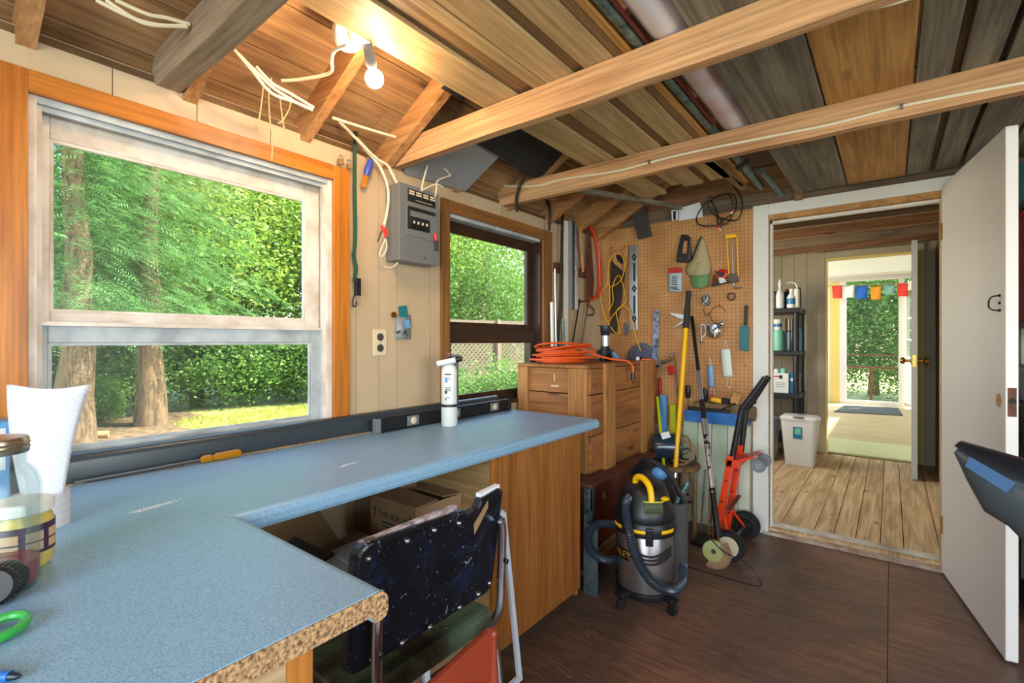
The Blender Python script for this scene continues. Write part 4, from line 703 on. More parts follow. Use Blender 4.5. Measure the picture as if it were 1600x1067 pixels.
# ------------------------------------------------------------------ chairs
ch = thing('chair', 'chrome-framed chair with torn black padded backrest pushed up to the worktop', 'chair', (.7, .85, 0))
y0, y1 = .60, 1.085; Xt, Xb = .905, .862; zt_, zb_ = .80, .50
def bk(u, v_, off):   # u along width, v bottom to top
    return Vector((Xb+(Xt-Xb)*v_+off+.012*math.cos((u-.5)*2.4), y0+(y1-y0)*u, zb_+(zt_-zb_)*v_))
def rr2(n=4, ru=.07, rv=.12):
    o_ = []
    for cu, cv, a0 in ((1-ru, 1-rv, 0), (ru, 1-rv, 90), (ru, rv, 180), (1-ru, rv, 270)):
        for i in range(n+1): a = R(a0+90*i/n); o_.append((cu+ru*math.cos(a), cv+rv*math.sin(a)))
    return o_
o_ = rr2(); 
# notch torn out of the upper far corner
o_ = [p for p in o_ if not (p[0] > .9 and p[1] > .86)]; o_ = [(1, .88), (1, 1.0), (.965, 1.03), (.80, 1.0), (.78, .93), (.70, .90), (.66, .96), (.60, .97)]+[p for p in o_ if p[0] < .6 or p[1] < .5]
loft(MB(), [[bk(u, v_, -.016) for u, v_ in o_], [bk(.5+(u-.5)*1.0, .5+(v_-.5)*1.0, -.010) for u, v_ in o_], [bk(u, v_, .008) for u, v_ in o_], [bk(.5+(u-.5)*.975, .5+(v_-.5)*.96, .014) for u, v_ in o_]]).build('backrest', 'leatherette', ch, bevel=.004)
bkp = [o for o in bpy.data.objects if o.name.startswith('backrest')][-1]
MB().quadplate([bk(.74, .80, .0145), bk(.845, .97, .0145), bk(.85, .90, .0145), bk(.755, .70, .0145)], (1, 0, 0), .002).build('torn_flap', 'card', bkp)
MB().quadplate([bk(.04, .955, .0), bk(.62, .975, .0), bk(.62, .975, -.016), bk(.04, .955, -.016)], (0, 0, 1), .012).build('worn_edge', mott('worn_edge', '#4a3230', '#b4a6a4', 40, .6), bkp); MB().quadplate([bk(.81, 1.005, .0), bk(.99, 1.02, .0), bk(.99, 1.02, -.016), bk(.81, 1.005, -.016)], (0, 0, 1), .010).build('worn_edge', 'paper', bkp)
for u, v_ in ((.06, .88), (.27, .90), (.44, .90), (.62, .87), (.13, .06), (.30, .05), (.48, .04), (.70, .05), (.86, .06), (.96, .10)):
    p_ = bk(u, v_, .013); MB().lathe([(.008, 0), (.007, .003), (.003, .006), (0, .0065)], p_, (1, 0, .1), 10).build('rivet', 'steel', bkp, smooth=True)
b = MB(); bx0, bx1 = .47, .885
b.prism([(bx0, .42), (bx0+.02, .408), (bx1, .405), (bx1+.018, .415), (bx1+.022, .45), (bx1+.004, .468), (bx0+.03, .478), (bx0, .462)], 'y', .60, 1.06); b.build('seat', 'seat_vinyl', ch, bevel=.012)
for s_, y in ((-1, .648), (1, 1.082)):
    top = W(578, 953, X=.905) if s_ < 0 else W(767, 828, X=.905)
    zt2 = .70 if s_ > 0 else .66
    pth = smoothpath([(.925, y-s_*.02, zt2+.03), (.925, y-s_*.008, zt2), (.918, y, .62), (.914, y, .54), (.912, y-s_*.004, .46), (.88, y-s_*.01, .40)] if s_ > 0 else [(.925, y+.01, zt2+.03), (.925, y+.004, zt2), (.922, y, .60), (.922, y, .45), (.93, y, .2), (.94, y, .0)], 6)
    n_ = len(pth); MB().tube(pth, [.007 if i < 3 else .0125 for i in range(n_)], 12).build('back_post', 'chrome', ch, smooth=True)
    if s_ > 0: MB().tube(smoothpath([(.88, y-.01, .40), (.90, y, .3), (.93, y, .0)], 6), .0125, 12).build('leg', 'chrome', ch, smooth=True)
    MB().tube(smoothpath([(.87, y-s_*.01, .395), (.6, y-s_*.01, .395), (.5, y-s_*.01, .39), (.475, y-s_*.01, .36), (.45, y-s_*.01, .0)], 6), .0125, 12).build('leg', 'chrome', ch, smooth=True)
    MB().lathe([(.008, 0), (.008, .003), (.004, .005)], (.934, y, .555 if s_ < 0 else .6), (1, 0, 0), 10).build('bolt', 'dark_metal', ch)
MB().tube([(.80, .64, .39), (.80, 1.08, .39)], .011, 10).build('cross_tube', 'chrome', ch, smooth=True); MB().box(.45, .86, .70, .74, .385, .405).build('seat_rail', 'yellow_trim', ch)
# red chair in front
rc = thing('chair', 'low red plastic chair with curved back in front of the black chair', 'chair', (1.08, .65, 0))
def rb(u, v_, off): return Vector((1.06+off+.03*(1-(2*u-1)**2), .42+.45*u, .40+.135*v_-.035*(1-u)**1.5+.03*v_*u))
loft(MB(), [[rb(u, v_, -.008) for u, v_ in rr2(4, .06, .14)], [rb(u, v_, .008) for u, v_ in rr2(4, .06, .14)]]).build('backrest', 'orange_red' if 'orange_red' in MATS else plain('orange_red', '#8a3622', .35), rc, smooth=True, bevel=.003)
MB().grid(lambda u, v_: Vector((1.08+.36*u, .44+.41*v_, .31-.02*math.sin(u*3.1)*math.sin(v_*3.1)+.02*u)), 8, 8).build('seat', 'orange_red', rc, smooth=True, solid=.012)
for y in (.43, .868):
    MB().tube(smoothpath([(1.062, y, .535 if y > .5 else .505), (1.066, y, .45), (1.07, y, .33), (1.05, y, .15), (1.02, y, .0)], 5), .011, 10).build('back_post', 'orange_red', rc, smooth=True); MB().ball((1.062, y, .543 if y > .5 else .512), .015, 12).build('finial', 'orange_red', rc, smooth=True)
    MB().tube(smoothpath([(1.08, y, .305), (1.40, y, .32), (1.44, y, .27), (1.47, y, .0)], 5), .011, 10).build('leg', 'orange_red', rc, smooth=True)
# thin aluminium screen frame leaning on the cabinet
fr_ = thing('screen_frame', 'thin white aluminium screen frame leaning against the cabinet', 'frame', (.74, 1.3, 0))
ta, tb = W(777, 802, X=.70), W(808, 1067, X=.735); ta = W(786, 800, X=.655); tb = W(812, 1090, X=.75); tb.z = max(tb.z, .012); dn = Vector((1, 0, .2))
tc_ = ta+Vector((0, -.42, 0)); td = tb+Vector((0, -.42, 0))
for p_, q in ((ta, tb), (tc_, td)): MB().bar(p_, q, .014, .02, (0, 1, 0)).build('side_rail', plain('frame_white', '#c4ccd4', .4), fr_, bevel=.001)
for p_, q in ((ta, tc_), (tb+Vector((0, 0, .01)), td+Vector((0, 0, .01)))): MB().bar(p_, q, .014, .02, (0, 0, 1)).build('end_rail', 'frame_white', fr_, bevel=.001)

# spilled white powder on the worktop
rg = random.Random(5)
for lb_, (ax_, ay_), (bx_, by_), n_d in (('streak of white powder spilled on the worktop near the inner corner', (205, 802), (290, 778), 420), ('faint white powder smear on the worktop in front of the level', (530, 730), (565, 720), 160)):
    b = MB(); a, e = W(ax_, ay_, Z=ZC), W(bx_, by_, Z=ZC)
    for k in range(n_d):
        t__ = rg.betavariate(1.6, 2.6); p_ = a+(e-a)*t__+Vector((rg.gauss(0, .005), rg.gauss(0, .005), .0)); s_ = rg.uniform(.0006, .0022); an = rg.uniform(0, 6)
        b.add([p_+Vector((s_*math.cos(an+q*2.09), s_*math.sin(an+q*2.09), .0004)) for q in range(3)]+[p_+Vector((0, 0, .0012))], [(0, 1, 3), (1, 2, 3), (2, 0, 3)])
    tag(b.build('powder', 'paper'), lb_, 'powder', kind='stuff')
# ------------------------------------------------------------------ on the window wall
def on_wall(x, y, off=.0): return W(x, y, X=off)
pn = thing('breaker_panel', 'grey metal electrical breaker panel on the wall between the windows', 'breaker panel', (.05, 1.49, 1.585))
plain('panel_grey', '#77797a', .45, .3); plain('panel_black', '#17181a', .5)
y0, y1, z0, z1 = 1.375, 1.607, 1.588, 1.928
MB().box(0, .093, y0, y1, z0, z1).build('enclosure', 'panel_grey', pn, bevel=.002)
cv = MB().box(.093, .100, y0-.002, y1+.002, z0-.002, z1+.002).build('cover', 'panel_grey', pn, bevel=.002)
lb = MB().box(.1, .1012, y0+.045, y1-.022, 1.855, 1.912).build('label_plate', 'panel_black', pn)
for k in range(4):
    for z in (1.888, 1.899): MB().box(.1012, .1018, y0+.051+k*.042, y0+.083+k*.042, z, z+.007).build('label_line', 'ivory', lb)
MB().box(.1012, .1018, y0+.09, y0+.19, 1.866, 1.868).build('label_line', 'ivory', lb)
dr = MB().box(.1, .103, y0+.035, y1-.012, 1.70, 1.838).build('door_frame', 'panel_grey', pn, bevel=.001)
MB().box(.103, .108, y0+.042, y1-.028, 1.817, 1.832).box(.103, .108, y0+.042, y0+.05, 1.73, 1.817).build('door_lip', 'panel_black', dr)
bb = MB().box(.103, .105, y0+.056, y1-.06, 1.732, 1.79).build('breaker_well', 'panel_black', pn)
for k in range(4): MB().box(.105, .112, y0+.06+k*.025, y0+.08+k*.025, 1.74, 1.756).build('breaker', 'dark_metal', bb, bevel=.001); MB().box(.112, .118, y0+.067+k*.025, y0+.073+k*.025, 1.757, 1.768).build('toggle', 'ivory', bb)
MB().bar((.112, 1.571, 1.735), (.115, 1.577, 1.70), .012, .012).build('switch_red', 'red_wire', pn, bevel=.002); MB().bar((.114, 1.580, 1.705), (.112, 1.585, 1.655), .014, .012).build('switch_handle', 'black_plastic', pn, bevel=.002)
MB().lathe([(.005, 0), (.004, .004)], (.1, 1.52, 1.612), (1, 0, 0), 10).build('screw', 'steel', pn)
ou = thing('outlet', 'ivory wall outlet with two sockets below the breaker panel', 'outlet', (0, 1.342, 1.162)); pl = MB().box(0, .006, 1.306, 1.378, 1.164, 1.281).build('plate', 'ivory', ou, bevel=.003)
for z in (1.198, 1.247): s_ = MB().lathe([(.017, 0), (.017, .003)], (.006, 1.342, z), (1, 0, 0), 18).build('socket', 'slate', pl); MB().box(.009, .0096, 1.335, 1.338, z-.005, z+.006).build('slot', 'black_rubber', s_) if False else None
MB().lathe([(.003, 0), (.002, .002)], (.006, 1.342, 1.2225), (1, 0, 0), 8).build('screw', 'steel', pl)
# hanging bag of parts
c = on_wall(632, 482, .004); bg_ = thing('parts_bag', 'small clear bag of hardware pinned to the wall above the outlet', 'bag', on_wall(634, 533, .004))
plain('clear_film', '#9aa0a4', .25, Alpha=.55)
MB().grid(lambda u, v_: on_wall(618+24*u, 492+38*v_, .004+.022*math.sin(u*3.14)*math.sin(min(1, v_*1.1)*2.6)), 6, 8).build('pouch', 'clear_film', bg_, smooth=True, solid=.001)
MB().quadplate([on_wall(622, 479, .006), on_wall(635, 477, .006), on_wall(638, 497, .008), on_wall(625, 497, .008)], (1, 0, 0), .002).build('header_card', 'teal_plastic', bg_); MB().quadplate([on_wall(631, 500, .028), on_wall(639, 500, .028), on_wall(641, 512, .028), on_wall(633, 512, .028)], (1, 0, 0), .001).build('insert', 'pale_blue', bg_)
MB().lathe([(.014, 0), (.014, .004)], on_wall(615, 492, .012), (1, 0, .1), 14).build('brass_disc', 'brass', bg_)
for k in range(7): MB().obox(on_wall(622+random.uniform(0, 14), 512+random.uniform(0, 14), .018), (.008, .022, .008), (random.uniform(0, 3), random.uniform(0, 3), random.uniform(0, 3))).build('hardware', 'steel', bg_)
# green strap with hooks
gs = thing('strap', 'dark green webbing strap with black hook hanging beside the large window', 'strap', on_wall(553, 480, .02))
plain('green_web', '#1c4a38', .8)
pth = [on_wall(x, y, .022) for x, y in ((554, 205), (554, 240), (554, 300), (555, 355), (554, 385), (552, 398))]
for p_, q in zip(pth, pth[1:]): pass
def ribbon(name, pts, wdir, wd, th, mat, parent):
    pts = smoothpath(pts, 5); b = MB(); n = Vector((1, 0, 0))
    rings = [[p_+Vector(wdir)*wd/2, p_-Vector(wdir)*wd/2, p_-Vector(wdir)*wd/2+n*th, p_+Vector(wdir)*wd/2+n*th] for p_ in pts]
    return loft(b, rings).build(name, mat, parent)
ribbon('webbing', pth, (0, 1, 0), .016, .004, 'green_web', gs)
ribbon('webbing', [on_wall(x, y, .018) for x, y in ((552, 398), (554, 408), (556, 420), (553, 440))], (0, 1, 0), .017, .004, 'green_web', gs)
MB().box(.015, .03, on_wall(550, 440, 0).y, on_wall(558, 440, 0).y, on_wall(550, 462, 0).z, on_wall(550, 435, 0).z).build('buckle', 'black_plastic', gs, bevel=.002)
MB().tube(smoothpath([on_wall(x, y, .022) for x, y in ((554, 460), (551, 470), (552, 478), (556, 478), (557, 471))], 5), .003, 6).build('hook', 'dark_metal', gs, smooth=True); MB().tube(smoothpath([on_wall(x, y, .03) for x, y in ((554, 225), (554, 210), (557, 206), (558, 214))], 4), .004, 6).build('top_hook', 'dark_metal', gs, smooth=True)
sc_ = thing('scraper', 'orange wooden handle wrapped in blue tape hanging near the breaker panel', 'tool', on_wall(568, 296, .03))
MB().bar(on_wall(567, 293, .03), on_wall(573, 272, .032), .02, .012, (1, 0, 0)).build('handle', 'casing_orange', sc_, bevel=.002); MB().tube([on_wall(572, 275, .032), on_wall(574, 268, .032), on_wall(578, 256, .034), on_wall(580, 250, .034)], [.012, .016, .016, .010], 10).build('blue_wrap', plain('tape_blue', '#3a4aa0', .35), sc_, smooth=True); MB().tube([on_wall(579, 252, .034), on_wall(581, 243, .03)], .005, 6).build('hanging_eye', 'steel', sc_)
pk = thing('padlock', 'brass padlock pair hanging at the top corner of the large window', 'padlock', on_wall(541, 262, .03))
for (x, y, s_) in ((533, 253, .022), (546, 260, .019)):
    p_ = on_wall(x, y, .03); MB().obox(p_, (.012, s_, s_*1.1), (0.3, 0, 0)).build('lock_body', 'tan_dark', pk, bevel=.002); MB().tube(smoothpath([p_+Vector((0, -.007, .01)), p_+Vector((0, -.007, .022)), p_+Vector((0, 0, .028)), p_+Vector((0, .007, .022)), p_+Vector((0, .007, .01))], 4), .002, 6).build('shackle', 'steel', pk, smooth=True)
# ------------------------------------------------------------------ cables
def cable(name, label, pts, r, mat='cable_white', cat='cable', group=None): return tag(MB().tube(smoothpath(pts, 6), r, 7).build(name, mat, smooth=True), label, cat, group)
Zc = 2.06
cl = [((400, 104), (425, 130), (455, 147), (490, 168)), ((372, 84), (400, 112), (430, 140), (480, 170)), ((366, 78), (395, 112), (425, 146), (462, 160), (488, 172))]
for k, q in enumerate(cl): cable('cable', 'white cable in the bundle hanging above the large window, '+['uppermost strand', 'middle strand', 'lowest strand'][k], [W(x, y, X=.22+.02*k) for x, y in q], .005, group='cables above the large window')
cable('cable', 'white cable running from the bundle up to the lamp holder', [W(x, y, Z=2.10) for x, y in ((440, 126), (470, 124), (515, 114), (518, 95), (522, 80), (542, 70))], .0055)
cl = [((150, 0), (200, 25), (240, 38), (292, 42)), ((180, 0), (230, 22), (260, 28), (296, 38)), ((165, 0), (215, 32), (250, 40), (290, 40))]
for k, q in enumerate(cl): cable('cable', 'white cable in the bundle over the left roof boards, '+['leftmost strand', 'rightmost strand', 'middle strand'][k], [W(x, y, X=.30) for x, y in q], .005, group='cables over the left roof boards')
cl = [((412, 118), (410, 150), (405, 185), (402, 200), (400, 195)), ((424, 122), (420, 150), (422, 190), (426, 220), (424, 250)), ((436, 140), (440, 175), (445, 205), (452, 215), (459, 232)), ((455, 150), (452, 170), (440, 190), (434, 192))]
for k, q in enumerate(cl): cable('wire_end', 'frayed thin wire dangling over the large window casing, '+['leftmost', 'second and longest', 'third, reaching right', 'short and curled'][k], [W(x, y, X=.20) for x, y in q], .0024, 'cord_tan', 'wire', 'frayed wires over the large window')
cable('cable', 'white cable running from the roof past the joist to the panel top', [W(x, y, X=.14) for x, y in ((520, 184), (570, 200), (618, 214))], .0055); cable('cable', 'white cable curving down the wall onto the left side of the breaker panel', [on_wall(x, y, .05) for x, y in ((530, 190), (552, 212), (575, 238), (592, 258), (604, 285), (607, 310), (604, 335), (600, 352))], .006)
cable('cable', 'short white cable entering the top of the breaker panel', [on_wall(x, y, .06) for x, y in ((556, 215), (585, 245), (605, 258), (612, 270), (620, 286))], .006)
wl_ = thing('wire_loop', 'white wire loop with red connectors on the side of the breaker panel', 'wire', on_wall(600, 400, .05))
MB().tube(smoothpath([on_wall(x, y, .05) for x, y in ((601, 350), (602, 372), (596, 388), (593, 398), (598, 400), (604, 388), (603, 374))], 5), .0035, 7).build('loop', 'cable_white', wl_, smooth=True)
for x, y, e, f_ in ((601, 355, 602, 372), (596, 352, 599, 364), (604, 358, 605, 368)): MB().tube([on_wall(x, y, .055), on_wall(e, f_, .055)], .005, 8).build('connector', 'red_wire', wl_, smooth=True)
MB().tube(smoothpath([on_wall(x, y, .055) for x, y in ((597, 360), (592, 372), (590, 378))], 4), .003, 6).build('black_tail', 'cable_black', wl_)
cable('cable', 'short white cable hooked under the breaker panel', [on_wall(x, y, .07) for x, y in ((622, 410), (614, 417), (606, 418), (599, 416))], .003)
cl = [((658, 298), (662, 280), (668, 258)), ((658, 298), (680, 288), (692, 292)), ((677, 240), (688, 256), (704, 274)), ((680, 308), (682, 295), (684, 282), (704, 274))]
for k, q in enumerate(cl): cable('cable', 'thin white cable on the grey sheet above the panel, '+['left vertical strand', 'strand along the panel top', 'strand coming down from the joist', 'right strand dropping into the panel'][k], [W(x, y, X=.10) for x, y in q], .004, group='cables on the grey board')
cable('cable', 'white cable stapled along the side of the second joist', [Vector((W(x, y, Y=2.195).x, 2.195, W(x, y, Y=2.195).z)) for x, y in ((745, 277), (790, 290), (840, 290), (880, 280), (960, 268), (1015, 254), (1080, 238), (1200, 214), (1300, 194), (1405, 167), (1500, 148), (1620, 126))], .0055)
cable('cable', 'white cable sagging under the nearest joist at the upper right', [Vector((W(x, y, Y=1.46).x, 1.46, W(x, y, Y=1.46).z)) for x, y in ((1228, 51), (1290, 32), (1350, 15), (1410, 0), (1500, -32))], .006)
for x, y, lb_ in ((1015, 253, 'left'), (1409, 166, 'right')):
    p_ = W(x, y, Y=2.193); tag(MB().box(p_.x-.004, p_.x+.004, p_.y-.009, p_.y+.006, p_.z-.009, p_.z+.009).build('cable_staple', 'steel', bevel=.001), lb_+' metal staple holding the cable on the second joist', 'staple', 'cable staples')
for k, (q, lb_) in enumerate(((((823, 272), (812, 290), (807, 310), (808, 330)), 'left'), (((853, 308), (858, 322), (859, 340), (858, 360)), 'right'))): cable('black_tube', 'short black rubber tube hanging under the second joist, '+lb_+' of the pair', [Vector((W(x, y, Y=2.17 if k == 0 else 2.62).x, 2.17 if k == 0 else 2.62, W(x, y, Y=2.17 if k == 0 else 2.62).z)) for x, y in q], .009 if k == 0 else .010, 'cable_black', 'tube', 'black tubes under the joist')
# ------------------------------------------------------------------ lamp
bm_ = bpy.data.materials.new('bulb_glow'); bm_.use_nodes = True; t = bm_.node_tree; t.nodes.clear(); o_ = t.nodes.new('ShaderNodeOutputMaterial'); em = t.nodes.new('ShaderNodeEmission'); em.inputs[0].default_value = (1, .70, .42, 1); em.inputs[1].default_value = 270; t.links.new(em.outputs[0], o_.inputs[0]); MATS['bulb_glow'] = bm_
hc_ = W(549, 54, Z=2.195); lp_ = thing('ceiling_lamp', 'white porcelain lamp holder with two glowing bare bulbs under the roof', 'lamp', hc_)
plain('porcelain', '#dcd2bc', .3)
b1 = W(568, 52, Z=2.168); b2 = W(585, 123, Z=2.045); s0 = W(575, 74, Z=2.125); s1 = W(582, 108, Z=2.065)
ax = (b1-hc_).normalized()
MB().lathe([(.05, -.03), (.05, -.012), (.043, 0), (.034, .004), (.024, .004)], hc_, ax, 24).build('holder', 'porcelain', lp_, smooth=True); MB().lathe([(.016, 0), (.016, .02)], hc_, ax, 14).build('socket', 'brass', lp_)
MB().ball(b1, .029, 18).build('bulb', 'bulb_glow', lp_, smooth=True)
MB().tube([s0+(s0-s1)*.1, s0, s0+(s1-s0)*.7, s1], [.016, .016, .018, .012], 14).build('adapter', 'grey_plastic', lp_, smooth=True); MB().tube([s1, s1+(b2-s1)*.4], [.012, .014], 12).build('bulb_base', 'steel', lp_, smooth=True)
MB().ball(b2, .028, 18).build('bulb', 'bulb_glow', lp_, smooth=True)
# ------------------------------------------------------------------ lumber and pipes lying across the joists
ZL = 2.131
def lumber(name, label, x0, x1, y0, y1, mat, th=.02, z=ZL, cat='board', skew=0.0):
    b = MB(); dz = 0
    b.add([(x0, y0, z), (x1, y0, z), (x1+skew, y1, z), (x0+skew, y1, z), (x0, y0, z+th), (x1, y0, z+th), (x1+skew, y1, z+th), (x0+skew, y1, z+th)], [(3, 2, 1, 0), (4, 5, 6, 7), (0, 1, 5, 4), (1, 2, 6, 5), (2, 3, 7, 6), (3, 0, 4, 7)])
    return tag(b.build(name, mat, bevel=.0015), label, cat, 'lumber stored on the joists')
L_ = lumber
L_('board', 'pale tan board nearest the lamp, lying along the roof opening', .558, .714, -.6, 2.93, 'tan_board')
L_('board', 'narrow dark brown strip next to the board by the lamp', .718, .79, -.5, 2.75, 'tan_dark', .03, ZL+.012)
L_('board', 'slim tan moulding beside the narrow dark strip', .794, .845, -.6, 2.80, 'tan_board', .016)
L_('board', 'pale tan tongue-and-groove board in the middle of the loft bundle', .849, .954, -.6, 2.86, 'tan_board')
L_('board', 'thin dark strip between the two pale tan loft boards', .957, .997, -.6, 2.80, 'tan_dark', .012, ZL+.01)
L_('board', 'pale tan board with nail holes near the white pipe', 1.0, 1.105, -.6, 2.84, 'tan_board')
L_('board', 'dark brown batten beside the metal conduit', 1.109, 1.135, -.6, 3.05, 'tan_dark', .03)
L_('board', 'light brown batten beside the metal conduit', 1.138, 1.162, -.6, 3.0, 'gold_plank', .03)
L_('board', 'grey shadowed board resting on top of the tan loft boards', .60, .80, .8, 2.4, 'grey_plank', .018, ZL+.045)
L_('board', 'loose plywood offcut above the middle loft boards', .82, 1.05, .2, 2.0, 'roof_board', .015, ZL+.05)
tag(MB().tube([(1.186, -.6, ZL+.022), (1.186, 3.2, ZL+.022)], .021, 12).build('conduit', 'galvanised', smooth=True), 'grey metal conduit lying beside the large white pipe', 'pipe')
m, t, b_ = base('pipe_white', .4); n1 = noise(t, coords(t, (1, 1.2, 1)), 2.2, 4); t.links.new(ramp(t, n1, [(.5, '#c9c4c8'), (.62, '#c4a0a8'), (.72, '#a86a74')]), b_.inputs['Base Color'])
tag(MB().lathe([(.058, 0), (.061, .002), (.061, 2.9), (.058, 2.902)], (1.272, -.5, ZL+.062), (0, 1, 0), 28).build('drain_pipe', 'pipe_white', smooth=True), 'thick white plastic pipe with pink stains lying across the joists', 'pipe')
tag(MB().box(1.211, 1.216, .9, 2.15, ZL+.004, ZL+.018).build('red_strip', plain('dull_red', '#5e1c16', .6)), 'thin red strip along the left side of the white pipe', 'strip')
L_('plank', 'wide grey weathered plank right of the white pipe', 1.342, 1.598, -1.6, 3.40, 'grey_plank', .025); L_('plank', 'wide golden plank with a knot crack over the doorway', 1.606, 1.860, -1.6, 3.40, 'gold_plank', .025)
L_('plank', 'narrow grey split plank right of the golden plank', 1.868, 1.958, -1.6, 3.40, 'grey_plank', .03); L_('plank', 'grey-brown plank third right of the golden plank', 1.984, 2.073, -1.6, 3.40, 'grey_plank', .03); L_('plank', 'grey plank fourth right of the golden plank above the open door', 2.092, 2.23, -1.6, 3.40, 'grey_plank', .03); L_('plank', 'dark grey plank at the right edge of the picture', 2.245, 2.5, -1.6, 3.40, 'grey_plank', .03); L_('plank', 'grey plank beyond the right edge over the shelves', 2.51, 2.8, -1.6, 3.40, 'grey_plank', .03)
L_('plank', 'dark plank bridging the gap behind the narrow planks', 1.93, 2.02, -1.6, 3.3, 'tan_dark', .02, ZL+.036)
L_('plank', 'dark backing plank under the roof above the right planks', 2.05, 2.14, -1.6, 3.3, 'grey_plank_x', .02, ZL+.036)
# small pieces sticking out beyond the second joist
L_('batten', 'thin wooden batten poking out over the pegboard', .93, .965, 2.3, 3.30, 'tan_dark', .03, ZL+.03, 'batten', .18); L_('batten', 'brown batten poking out toward the black coiled cord', 1.03, 1.075, 2.2, 3.15, 'tan_dark', .035, ZL+.0, 'batten', .06); L_('batten', 'grey lath slanting over the window corner', .20, .235, 2.3, 3.3, 'grey_plank', .03, ZL-.01, 'batten', .45)
tag(MB().tube([(1.245, 2.9, ZL+.02), (1.275, 3.33, ZL-.01)], .016, 10).build('pipe_stub', 'galvanised', smooth=True), 'short silver pipe stub beyond the second joist', 'pipe')
c = W(1150, 275, Y=3.0); tag(MB().quadplate([W(1147, 262, Y=2.6), W(1168, 246, Y=2.6), W(1170, 252, Y=2.6), W(1152, 266, Y=2.6)], (0, 1, 0), .02).build('dark_wedge', 'felt'), 'dark pointed wedge sticking out under the second joist', 'wedge')
# grey board, black felt and plywood under the roof over the panel
def WS(x, y, a):   # photo pixel -> plane under the rafters, z = a + SL*x
    d = W(x, y, Y=CAM.y+1)-CAM; t__ = (a+SL*CAM.x-CAM.z)/(d.z-SL*d.x); return CAM+d*t__
tag(MB().quadplate([WS(x, y, 2.004) for x, y in ((628, 256), (740, 215), (781, 244), (727, 299), (634, 272))], Vector((-SL, 0, 1)).normalized(), .005).build('grey_sheet', 'grey_board'), 'grey sheet of board fixed under the rafters over the breaker panel', 'board')
fq = [[(735, 218), (790, 192), (868, 172)], [(757, 231), (810, 215), (874, 205)], [(780, 244), (822, 240), (880, 236)], [(806, 262), (832, 262), (862, 258)], [(818, 272), (836, 277), (850, 272)]]
b = MB(); b.add([WS(x, y, 1.996-.012*math.sin(i*.8+j)) for i, r_ in enumerate(fq) for j, (x, y) in enumerate(r_)], [(i*3+j, i*3+j+1, (i+1)*3+j+1, (i+1)*3+j) for i in range(4) for j in range(2)])
tag(b.build('roofing_felt', 'felt', solid=.005), 'black roofing felt sagging behind the first joist', 'felt')
tag(MB().grid(lambda u, v_: Vector((.44+.14*u, 1.30+.12*v_, 2.20+.03*math.sin(u*3)-.05*u)), 6, 4).build('felt_scrap', 'felt', smooth=True, solid=.005), 'scrap of dark felt poking up in front of the first joist', 'felt')
tl = thing('copper_fitting', 'dark metal rod tool lying in the gap between the loft boards', 'tool', (1.0, 1.1, ZL)); MB().tube([W(908, 18, Z=ZL+.05), W(930, 45, Z=ZL+.05), W(965, 78, Z=ZL+.05)], [.008, .011, .009], 8).build('rod', 'dark_metal', tl, smooth=True)
# ------------------------------------------------------------------ pegboard wall
pb_ = MB().box(0.002, 1.093, YF-.012, YF-.0005, .62, 2.088).build('pegboard', 'pegboard'); tag(pb_, 'tan pegboard covering the far wall left of the doorway', 'pegboard')
YP = YF-.013
def PB(x, y, off=.004): return W(x, y, Y=YP-off)
def flat(pts, off, th): return MB().quadplate([PB(x, y, off) for x, y in pts], (0, -1, 0), th)
def hang(name, label, cat, x, y, group=None): return thing(name, label, cat, PB(x, y, .004), group)
def nail(parent, x, y, l=.03): MB().tube([PB(x, y, -.002), PB(x, y, l), PB(x, y-3, l+.006)], .002, 6).build('peg_hook', 'steel', parent)
# handsaw with yellow cord
t_ = hang('handsaw', 'old handsaw with wooden handle hanging under the yellow cord', 'saw', 966, 520)
hm = MB(); ho = [(956, 384), (959, 391), (966, 393), (976, 391), (981, 384), (983, 392), (981, 402), (981, 415), (976, 426), (970, 420), (963, 414), (957, 408), (956, 398)]
hi = [(962, 399), (972, 397), (976, 405), (972, 413), (965, 408)]
flat(ho, .012, .018).build('handle', 'handle_wood', t_, bevel=.003); flat(hi, .0305, .001).build('handle_slot', 'black_rubber', t_); flat([(955, 407), (963, 414), (977, 426), (971, 470), (963, 522), (954, 520), (953, 450)], .016, .002).build('blade', plain('saw_steel', '#3c322b', .5, .4), t_)
yc = [(962, 394), (953, 406), (950, 425), (949, 446), (942, 452), (938, 462), (941, 478), (947, 497), (955, 512), (964, 522), (968, 518), (965, 500), (963, 488), (968, 480), (976, 478), (983, 484), (986, 494), (990, 512), (996, 532), (1001, 548)]
yc2 = [(962, 395), (972, 400), (976, 416), (971, 436), (960, 446), (950, 446), (951, 425), (953, 470), (951, 485), (958, 470), (957, 448), (966, 430), (972, 440), (976, 458), (978, 470), (970, 480), (960, 490), (950, 505)]
t_ = hang('yellow_rope', 'thin yellow cord draped in loops over the handsaw', 'cord', 970, 548); MB().tube(smoothpath([PB(x, y, .04+.004*(i % 3)) for i, (x, y) in enumerate(yc)], 6), .0042, 7).build('loop', 'yellow_cord', t_, smooth=True); MB().tube(smoothpath([PB(x, y, .05-.004*(i % 3)) for i, (x, y) in enumerate(yc2)], 6), .0042, 7).build('loop', 'yellow_cord', t_, smooth=True); nail(t_, 961, 394, .06)
